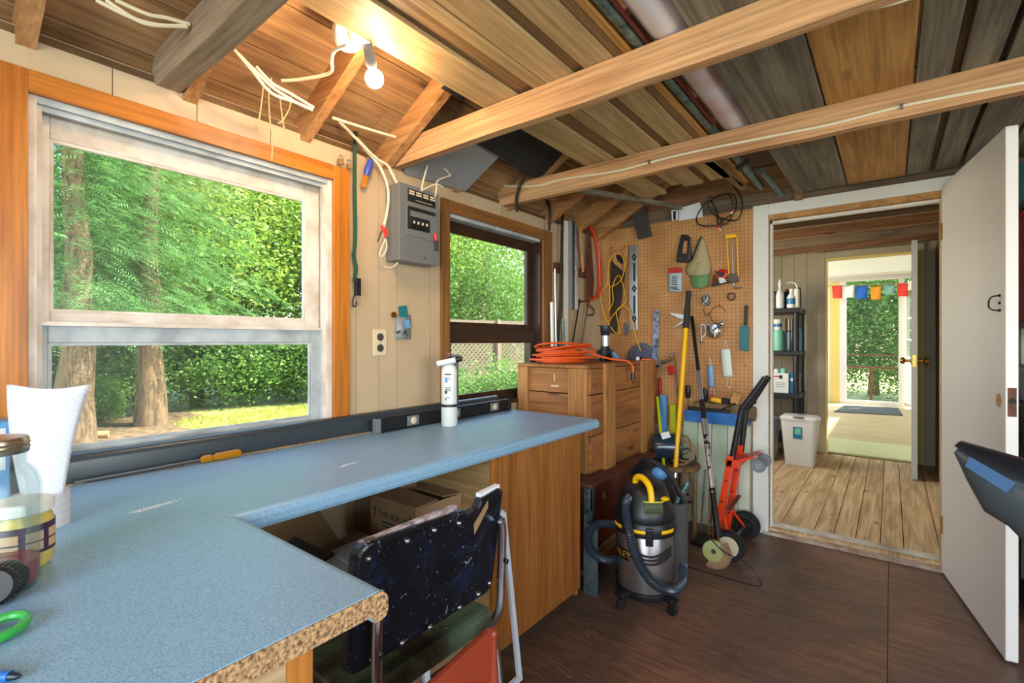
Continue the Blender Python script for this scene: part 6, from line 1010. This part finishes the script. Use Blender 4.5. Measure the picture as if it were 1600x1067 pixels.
# ------------------------------------------------------------------ shop vacuum
VC = Vector((.878, 2.21, 0)); VR = .128
t_ = thing('shop_vacuum', 'steel and black wet-dry vacuum with yellow trim and coiled hose', 'vacuum cleaner', VC)
m, tt, b_ = base('drum_steel', .3, .75); b_.inputs['Base Color'].default_value = lin('#7c7674')
MB().lathe([(.118, .075), (VR, .085), (VR, .335), (.124, .34)], VC, n=40).build('drum', 'drum_steel', t_, smooth=True)
bs = MB().lathe([(.10, .05), (.132, .055), (.136, .07), (.134, .085), (.125, .088)], VC, n=36).build('base_ring', 'black_plastic', t_, smooth=True)
for a in (-110, -20, 70, 160):
    d_ = Vector((math.cos(R(a)), math.sin(R(a)), 0)); p_ = VC+d_*.155; MB().bar(VC+d_*.11+Vector((0, 0, .075)), p_+d_*.02+Vector((0, 0, .065)), .055, .022).build('foot_arm', 'black_plastic', t_, bevel=.006); MB().lathe([(.024, 0), (.024, .02), (.018, .024)], p_+Vector((0, 0, .058)), n=14).build('caster_cup', 'black_plastic', t_, smooth=True); MB().lathe([(.014, -.012), (.024, -.010), (.024, .010), (.014, .012)], p_+d_*.004+Vector((0, 0, .025)), (-d_.y, d_.x, 0), 16).build('caster', 'black_rubber', t_, smooth=True)
MB().lathe([(.126, .335), (.140, .34), (.142, .36), (.142, .385), (.134, .40)], VC, n=40).build('collar', 'black_plastic', t_, smooth=True)
def arcband(r, a0, a1, z0, z1, mat, name, par, dz=0): return MB().grid(lambda u, v_: VC+Vector((r*math.cos(R(a0+(a1-a0)*u)), r*math.sin(R(a0+(a1-a0)*u)), z0+(z1-z0)*v_+dz*u)), 14, 1).build(name, mat, par, smooth=True, solid=.003)
cam_a = math.degrees(math.atan2(-VC.y, CAM.x-VC.x))
for a0, a1 in ((-75, -48), (-22, 10), (30, 60)): arcband(.1435, cam_a+a0, cam_a+a1, .362, .378, 'yellow_plastic', 'yellow_band', t_)
hdm = MB().lathe([(.134, .40), (.138, .41), (.132, .44), (.12, .47), (.104, .52), (.082, .55), (.05, .562), (0, .565)], VC, n=36).build('motor_head', 'black_plastic', t_, smooth=True)
ca_ = R(cam_a); fv = Vector((math.cos(ca_), math.sin(ca_), 0)); sv = Vector((-fv.y, fv.x, 0))
MB().tube(smoothpath([VC+fv*.02-sv*.045+Vector((0, 0, .548)), VC+fv*.03-sv*.04+Vector((0, 0, .585)), VC+fv*.06-sv*.01+Vector((0, 0, .592)), VC+fv*.095+sv*.02+Vector((0, 0, .56)), VC+fv*.115+sv*.028+Vector((0, 0, .50))], 5), .015, 10).build('carry_handle', 'yellow_plastic', hdm, smooth=True)
MB().ball(VC+fv*.07+sv*.085+Vector((0, 0, .508)), .022, 12, (1, 1, .45)).build('switch', 'yellow_plastic', hdm, smooth=True)
MB().grid(lambda u, v_: VC+Vector(((.122-.006*v_)*math.cos(ca_+R(-4+42*u)), (.122-.006*v_)*math.sin(ca_+R(-4+42*u)), .45+.05*v_)) + fv*.006+sv*.004, 8, 2).build('info_plate', plain('plate_olive', '#5a6440', .45), hdm, smooth=True, solid=.003); MB().grid(lambda u, v_: VC+Vector((.1225*math.cos(ca_+R(-6+46*u)), .1225*math.sin(ca_+R(-6+46*u)), .502+.005*v_)) + fv*.006+sv*.004, 8, 1).build('plate_stripe', plain('stripe_lime', '#d0cc30', .4), hdm, smooth=True, solid=.003)
for k in range(5): MB().grid(lambda u, v_, k=k: VC+Vector((.1262*math.cos(ca_+R(0+30*u)), .1262*math.sin(ca_+R(0+30*u)), .458+.008*k+.003*v_)) + fv*.006+sv*.004, 6, 1).build('plate_text', 'black_plastic', hdm, smooth=True)
# side badge, latch and brand lettering on the drum
bgp = VC+Vector((math.cos(ca_-R(62))*.125, math.sin(ca_-R(62))*.125, .485)); text('50', 'badge_text', 'yellow_plastic', hdm, .032, basis(VC+Vector((math.cos(ca_-R(50))*.122, math.sin(ca_-R(50))*.122, .478)), Vector((-math.sin(ca_-R(50)), math.cos(ca_-R(50)), 0)), (-math.cos(ca_-R(50))*.5, -math.sin(ca_-R(50))*.5, 1)))
MB().bar(VC+fv*.143+sv*.018+Vector((0, 0, .39)), VC+fv*.136+sv*.018+Vector((0, 0, .31)), .034, .016, fv).build('latch', 'black_plastic', t_, bevel=.004)
arcband(VR+.0015, cam_a-105, cam_a-34, .218, .268, 'black_plastic', 'brand_band', t_)
text('STANLEY', 'brand_lettering', 'yellow_plastic', t_, .042, None, .0005, lambda p_: VC+Vector(((VR+.004)*math.cos(ca_+R(-68)+p_.x/VR), (VR+.004)*math.sin(ca_+R(-68)+p_.x/VR), .243+p_.y)))
# power cord hung in loops on the drum
for k in range(3): MB().tube([VC+Vector(((VR+.012)*math.cos(ca_+R(-28+82*i/14)), (VR+.012)*math.sin(ca_+R(-28+82*i/14)), .285-.017*k-.03*math.sin(math.pi*i/14)+.012*(i/14))) for i in range(15)], .0042, 6).build('power_cord', 'cable_black', t_, smooth=True)
# ribbed hose
hp = smoothpath([VC+fv*.06-sv*.07+Vector((0, 0, .50)), VC+fv*.125-sv*.085+Vector((0, 0, .48)), VC+fv*.165-sv*.07+Vector((0, 0, .38)), VC+fv*.17-sv*.04+Vector((0, 0, .27)), VC+fv*.18+sv*.02+Vector((0, 0, .18)), VC+fv*.16+sv*.10+Vector((0, 0, .135)), VC+fv*.09+sv*.16+Vector((0, 0, .14)), VC+sv*.175-fv*.02+Vector((0, 0, .17))], 22)
MB().tube(hp, [.0215 if i % 2 else .0175 for i in range(len(hp))], 12).build('hose', plain('hose_black', '#28323e', .3), t_, smooth=False)
hp = smoothpath([VC-sv*.13+fv*.0+Vector((0, 0, .34)), VC-sv*.22+fv*.03+Vector((0, 0, .345)), VC-sv*.265+fv*.06+Vector((0, 0, .29)), VC-sv*.25+fv*.06+Vector((0, 0, .23)), VC-sv*.19+fv*.03+Vector((0, 0, .18)), VC-sv*.10-fv*.08+Vector((0, 0, .15))], 22); MB().tube(hp, [.0205 if i % 2 else .0165 for i in range(len(hp))], 12).build('hose', 'hose_black', t_, smooth=False)
# grey canister behind it
c = Vector((.925, 2.49, 0)); t_ = thing('grey_canister', 'tall grey tubular canister with a steel tube in it behind the vacuum', 'canister', c); MB().lathe([(.055, 0), (.06, .01), (.06, .40), (.05, .405), (.05, .38), (.0, .36)], c, n=22).build('tube_body', plain('grey_bag', '#4a4644', .7), t_, smooth=True); MB().tube([c+Vector((-.01, 0, .37)), c+Vector((.05, .04, .50))], .013, 12).build('steel_tube', 'galvanised', t_, smooth=True)
c = Vector((.775, 2.56, 0)); t_ = thing('black_bag', 'black and blue bag slumped behind the vacuum', 'bag', c); loft(MB(), [[c+Vector((math.cos(a)*r_*1.25*(1+.06*math.sin(3*a+z_*9)), math.sin(a)*r_, z_)) for a in [6.2832*i/18 for i in range(18)]] for r_, z_ in ((.08, 0), (.1, .05), (.105, .25), (.1, .42), (.08, .52), (.04, .565))]).build('body', plain('bag_black', '#15161e', .55), t_, smooth=True); MB().ball(c+Vector((.06, -.06, .53)), .045, 12, (1, .6, .8)).build('blue_patch', 'pale_blue', t_, smooth=True)
MB().tube(smoothpath([c+Vector((-.1, -.05, .5)), c+Vector((0, -.1, .6)), c+Vector((.12, -.09, .55)), c+Vector((.2, -.06, .38))], 6), .012, 8).build('strap', 'bag_black', t_, smooth=True)
# ------------------------------------------------------------------ poles
def pole(name, label, cat, parts, group=None):
    r_ = thing(name, label, cat, parts[-1][2]); 
    for nm, a, e, rad, mt in parts: MB().tube([a, e], rad, 12).build(nm, mt, r_, smooth=True)
    return r_
A, Bq = W(1076, 455, Y=3.395), W(1048, 850, Z=.002); Bq = Vector((.76, 2.98, .0)); lerp = lambda s_: A+(Bq-A)*s_
A = W(1076, 455, Y=3.395); Bq = W(1047, 845, Y=2.95)
sfr = lambda y: (y-455)/(845-455)*.0+0
def at_y(y):   # point of the straight pole that shows at photo row y
    lo, hi = 0.0, 1.0
    for _ in range(40):
        m_ = (lo+hi)/2; p_ = A+(Bq-A)*m_; v_ = p_-CAM; dpt = v_.dot(Vector((-math.sin(YAW), math.cos(YAW), 0))); row = 532.5-FPX*v_.z/dpt
        if row < y: lo = m_
        else: hi = m_
    return A+(Bq-A)*lo
e_ = A+(Bq-A)*((A.z-.002)/(A.z-Bq.z)) if abs(A.z-Bq.z) > 1e-6 else Bq
pole('yellow_pole', 'bright yellow pole with grey foam grip leaning on the pegboard', 'pole', [('grip', A, at_y(480), .017, plain('foam_grey', '#2c2c2c', .8)), ('grip_end', at_y(480), at_y(513), .021, 'foam_grey'), ('shaft', at_y(513), at_y(735), .0155, 'yellow_plastic'), ('ferrule', at_y(735), at_y(746), .0165, 'chrome'), ('wood_stub', at_y(746), e_, .0145, 'rust')])
A = W(1023, 560, Y=3.36); Bq = W(1041, 765, Y=3.0); A = W(1027, 620, Y=3.30); e_ = A+(Bq-A)*1.35
t_ = thing('green_stake', 'thin yellow-green stake standing between crate and vacuum', 'stake', e_); MB().tube([A, Bq, e_], .010, 8).build('stake', plain('stake_green', '#b0b818', .45), t_, smooth=True); MB().tube([e_, e_+Vector((0, 0, -.02))], .008, 8).build('tip', 'dark_metal', t_)
A = W(1081, 495, Y=3.395); Bq = W(1122, 838, Y=2.74)
t_ = thing('extension_pole', 'silver telescopic pole with round brush leaning on the pegboard', 'pole', Vector((Bq.x, Bq.y, 0)))
for nm, y0, y1, rr_, mt in (('upper_grip', 495, 580, .012, 'black_plastic'), ('upper_tube', 580, 625, .013, 'aluminium'), ('worn_sleeve', 625, 655, .015, 'dark_metal'), ('collar', 655, 680, .019, 'aluminium'), ('lower_tube', 680, 770, .016, mott('chipped_chrome', '#2c2c2e', '#c8ccd0', 26, .3, .8, .42, .5)), ('dark_tube', 770, 800, .015, 'dark_metal'), ('brush_grip', 800, 838, .017, 'black_plastic')): MB().tube([at_y(y0), at_y(y1)], rr_, 12).build(nm, mt, t_, smooth=True)
e2 = at_y(838); MB().tube([e2, e2+(Bq-A).normalized()*.05], .006, 8).build('neck', 'brass', t_)
hc2 = W(1115, 860, Y=2.70); plain('brush_olive', '#8f8f50', .5); bh = MB().lathe([(.055, -.012), (.058, .0), (.055, .014), (.02, .018)], hc2, (.25, -1, .1), 26).build('brush_head', 'brush_olive', t_, smooth=True); MB().lathe([(.012, .018), (.012, .022)], hc2, (.25, -1, .1), 12).build('boss', 'dark_metal', bh)
for k in range(26):
    a = R(-110+150*k/25); d_ = Vector((math.cos(a), -.1, math.sin(a))); MB().bar(hc2+d_*.052, hc2+d_*.092, .006, .012, (0, 1, 0)).build('bristle_tuft', 'card', t_)
MB().tube(smoothpath([hc2+Vector((-.02, -.03, .085)), hc2+Vector((.06, -.05, .03)), hc2+Vector((.17, -.05, .0)), hc2+Vector((.22, -.05, -.05)), hc2+Vector((.225, -.05, -.10)), hc2+Vector((.05, -.06, -.101)), hc2+Vector((-.12, -.05, -.101))], 6), .003, 6).build('wire_guard', 'dark_metal', t_, smooth=True)
# ------------------------------------------------------------------ hand truck
HT = thing('hand_truck', 'orange convertible hand truck with black handles leaning by the doorway', 'hand truck', (1.08, 3.05, 0))
for y, foot, mid, elbow, top in ((2.99, (.985, .05), W(1143, 717, Y=2.99), W(1158, 641, Y=2.99), W(1196, 590, Y=2.99)), (3.17, (1.0, .05), W(1158, 700, Y=3.17), W(1166, 640, Y=3.17), W(1201, 588, Y=3.17))):
    f_ = Vector((foot[0], y, foot[1])); MB().bar(f_, Vector((mid.x, y, mid.z+.02)), .034, .05, (0, 1, 0)).build('rail', 'orange_paint', HT, bevel=.004)
    MB().tube(smoothpath([Vector((mid.x, y, mid.z-.02)), Vector((elbow.x-.004, y, elbow.z-.03)), Vector((elbow.x+.006, y, elbow.z+.01)), Vector((elbow.x+.03, y, elbow.z+.045)), Vector((top.x, y, top.z))], 5), .0165, 12).build('handle_tube', 'black_plastic', HT, smooth=True)
    for s_ in (.25, .5, .75, .93): p_ = f_+(Vector((mid.x, y, mid.z))-f_)*s_; MB().lathe([(.006, 0), (.006, .002)], p_+Vector((.0, -.0255, 0)), (0, -1, 0), 8).build('bolt_hole', 'black_rubber', HT)
tz = W(1143, 717, Y=2.99); MB().box(tz.x-.03, tz.x+.04, 2.965, 3.195, tz.z-.045, tz.z-.0).build('cross_brace', 'orange_paint', HT, bevel=.004); MB().bar((tz.x+.03, 3.08, tz.z-.01), (tz.x+.12, 3.08, tz.z+.03), .20, .012).build('caster_plate', 'orange_paint', HT, bevel=.002)
MB().bar((tz.x-.015, 2.99, .25), (tz.x-.0, 3.17, .29), .02, .012).build('brace_strap', 'rust', HT)
for y in (3.0, 3.16):
    c = Vector((tz.x+.14, y, tz.z-.02)); MB().bar((tz.x+.11, y, tz.z+.03), c, .03, .01, (0, 1, 0)).build('caster_fork', 'steel', HT); cw = MB().lathe([(.02, -.012), (.036, -.012), (.038, 0), (.036, .012), (.02, .012)], c, (0, 1, 0), 20).build('caster_wheel', 'grey_plastic', HT, smooth=True); MB().lathe([(.019, -.0135), (.019, -.012)], c, (0, 1, 0), 14).build('caster_hub', 'aluminium', cw)
for c in (Vector((1.085, 2.885, .085)), Vector((1.085, 3.275, .085))):
    wh = MB().lathe([(.05, -.022), (.078, -.024), (.085, -.012), (.085, .012), (.078, .024), (.05, .022)], c, (0, 1, 0), 32).build('wheel', 'black_rubber', HT, smooth=True); hb = MB().lathe([(.0, -.036), (.018, -.036), (.022, -.027), (.048, -.0255), (.053, -.0275), (.056, -.0265), (.056, .022), (.0, .022)], c, (0, 1, 0), 28).build('hub', 'ivory' if c.y < 3 else 'dark_metal', HT, smooth=True); MB().lathe([(.013, -.044), (.013, -.036)], c, (0, 1, 0), 12).build('axle_nut', 'rust', hb)
    MB().bar((1.03, 3.0 if c.y < 3 else 3.16, .20), (c.x, c.y+(.03 if c.y < 3 else -.03), .085), .016, .012).build('wheel_strut', 'orange_paint', HT, bevel=.002); 
MB().tube([(1.085, 2.86, .085), (1.085, 3.30, .085)], .009, 10).build('axle', 'steel', HT); MB().box(.84, .995, 2.98, 3.18, .0, .012).build('toe_plate', 'dark_metal', HT, bevel=.002)
# ------------------------------------------------------------------ clutter between crate and far wall
c = Vector((.68, 3.18, .35)); t_ = thing('stool', 'round wooden stool half hidden behind the yellow pole', 'stool', (c.x, c.y, 0)); MB().lathe([(.15, .40), (.155, .405), (.155, .425), (.15, .43)], (c.x, c.y, 0), n=24).build('seat', 'tan_dark', t_, smooth=True)
for a in (0, 1.57, 3.14, 4.71): MB().tube([(c.x+.1*math.cos(a), c.y+.1*math.sin(a), .40), (c.x+.13*math.cos(a), c.y+.13*math.sin(a), 0)], .013, 8).build('leg', 'tan_dark', t_)
MB().tube([(c.x+.115*math.cos(a), c.y+.115*math.sin(a), .2) for a in [6.2832*i/20 for i in range(20)]], .006, 6, closed=True).build('foot_ring', 'dark_metal', t_)
t_ = thing('motor', 'dark grey electric motor with white label on the stool', 'motor', (.64, 3.16, .43)); MB().lathe([(.05, -.09), (.085, -.085), (.09, -.06), (.09, .06), (.085, .085), (.05, .09)], (.64, 3.16, .53), (1, .35, .1), 24).build('casing', 'smoke', t_, smooth=True); q = W(1040, 680, Y=3.06); MB().obox(q+Vector((0, .0, 0)), (.055, .003, .04), (0, -.35, .2)).build('label', 'paper', t_); MB().box(.60, .68, 3.1, 3.22, .43, .46).build('mount', 'dark_metal', t_)
for k in range(4):
    rg = random.Random(k); c = Vector((.74+rg.uniform(-.02, .02), 3.14+rg.uniform(-.03, .03), .52+rg.uniform(-.05, .06))); r_ = rg.uniform(.05, .09); tl_ = rg.uniform(-.4, .4)
    tag(MB().tube([c+Vector((r_*math.cos(a), r_*.35*math.sin(a)+tl_*.05*math.cos(a), r_*math.sin(a))) for a in [6.2832*i/24 for i in range(24)]], .006, 6, closed=True).build('wire_coil', ('card', 'tan_dark', 'cable_black')[k % 3], smooth=True), ['tan coil of old wire lying lowest by the motor', 'brown coil of old wire beside the motor', 'black coil of wire hanging by the motor', 'widest tan coil of wire in front of the motor'][k], 'wire', 'wire coils by the motor')
t_ = thing('blue_board', 'narrow blue board standing behind the red screwdriver', 'board', (.53, 3.4, 0)); q = W(1036, 645, Y=3.38); MB().box(q.x-.02, q.x+.025, 3.375, 3.39, 0, W(1036, 617, Y=3.38).z).build('board', 'pale_blue', t_); q = W(1052, 645, Y=3.37); MB().box(q.x-.018, q.x+.02, 3.36, 3.372, 0, W(1052, 632, Y=3.37).z).build('green_slat', 'stake_green', t_)
for k in range(8):
    rg = random.Random(50+k); x = .70+.022*k*.9+rg.uniform(-.01, .01)*1; y = 3.0+rg.uniform(.0, .3); h = rg.uniform(.28, .5)
    x = .74+.026*k
    tag(MB().tube([(x, y, 0), (x+rg.uniform(-.04, .04), y+rg.uniform(-.02, .04), h)], .007, 6).build('wood_stick', rg.choice(['handle_wood', 'tan_dark', 'grey_plank']), smooth=True), 'thin wooden stick leaning behind the vacuum, '+['leftmost', 'second from left', 'third from left', 'fourth from left', 'fourth from right', 'third from right', 'second from right', 'rightmost, nearest the silver pole'][k], 'stick', 'sticks behind the vacuum')
# ------------------------------------------------------------------ right edge: shelf behind the door, machine arm
SR = thing('storage_shelf', 'dark metal shelf full of bins behind the open door', 'shelf', (2.62, 3.2, 0))
for z in (.06, .55, 1.32, 1.86): MB().box(2.27, 3.0, 2.98, 3.42, z-.03, z).build('shelf_board', 'dark_metal', SR)
for x in (2.27, 2.97):
    for y in (2.98, 3.39): MB().box(x, x+.03, y, y+.03, 0, 2.08).build('post', 'dark_metal', SR)
def bin_(label, x0, x1, y0, y1, z0, z1, mt, name='storage_bin'):
    t_ = thing(name, label, 'bin', ((x0+x1)/2, (y0+y1)/2, z0)); c = Vector(((x0+x1)/2, (y0+y1)/2, 0)); hx, hy = (x1-x0)/2, (y1-y0)/2
    loft(MB(), [lring(c, hx*.92, hy*.92, .03, z0), lring(c, hx*.97, hy*.97, .03, z1-.03)]).build('tub', mt, t_, smooth=True); loft(MB(), [lring(c, hx, hy, .03, z1-.03), lring(c, hx, hy, .03, z1-.008), lring(c, hx*.95, hy*.95, .03, z1)]).build('lid', mt, t_, smooth=True); return t_
plain('bin_red', '#8a0f20', .5); plain('bin_teal', '#3f8f98', .5)
bin_('red storage bin on the upper shelf behind the door', 2.245, 2.75, 3.0, 3.38, 1.322, 1.80, 'bin_red'); bin_('teal storage bin on the top shelf behind the door', 2.25, 2.7, 3.0, 3.38, 1.862, 2.02, 'bin_teal'); bin_('black storage bin on the middle shelf behind the door', 2.28, 2.8, 3.0, 3.38, .552, .95, 'black_plastic'); bin_('blue storage bin stacked on the black bin behind the door', 2.26, 2.8, 3.0, 3.38, .952, 1.12, 'clear_blue'); bin_('dark red crate on the bottom shelf behind the door', 2.3, 2.8, 3.0, 3.38, .062, .42, 'bin_red', 'storage_crate')
MA = thing('machine', 'grey and black moulded machine arm jutting in at the right edge', 'machine', (2.35, 1.35, 0))
T, E_ = Vector((1.915, 1.44, .99)), Vector((2.36, 1.30, .74)); dA = (E_-T).normalized(); nA = Vector((0, 0, 1))-dA*dA.z; nA.normalize(); sA = dA.cross(nA)
plain('arm_grey', '#3c4448', .35); plain('arm_black', '#14171c', .3)
def sec(s_, up, dn, wd): c = T+(E_-T)*s_; return [c+sA*(wd*math.cos(a))+nA*((up if math.sin(a) > 0 else dn)*math.sin(a)) for a in [6.2832*i/20 for i in range(20)]]
loft(MB(), [sec(0, .012, .008, .02), sec(.08, .022, .045, .045), sec(.18, .03, .085, .06), sec(.26, .035, .085, .068), sec(.36, .035, .105, .075), sec(.5, .04, .125, .08), sec(.75, .045, .14, .09), sec(1.0, .05, .15, .09)]).build('shell', 'arm_grey', MA, smooth=True)
loft(MB(), [[p_+nA*.012 for p_ in sec(-.01, .010, .002, .028)], [p_+nA*.014 for p_ in sec(.16, .034, .004, .052)], [p_+nA*.016 for p_ in sec(.5, .044, .004, .06)], [p_+nA*.016 for p_ in sec(1.0, .05, .004, .07)]]).build('top_cover', 'arm_black', MA, smooth=True)
p0 = T+(E_-T)*.12-sA*.0; MB().quadplate([T+(E_-T)*s_+sA*w_+nA*h_ for s_, w_, h_ in ((.05, .043, .012), (.20, .064, .016), (.20, .07, -.008), (.06, .05, -.008))], sA, .004).build('blue_reflection', plain('reflection_blue', '#3f5f84', .2), MA); MB().obox(T+(E_-T)*.22+nA*.063+sA*.012, (.03, .02, .008), (0, .5, -.3)).build('button', 'ivory', MA, bevel=.002)  # blue sky reflection on the shell, put on as a coloured plate
MB().tube([(2.36, 1.30, .74), (2.42, 1.28, .02)], .03, 14).build('upright', 'arm_black', MA, smooth=True); MB().box(2.2, 2.75, 1.05, 1.55, 0, .05).build('base', 'arm_black', MA, bevel=.01)
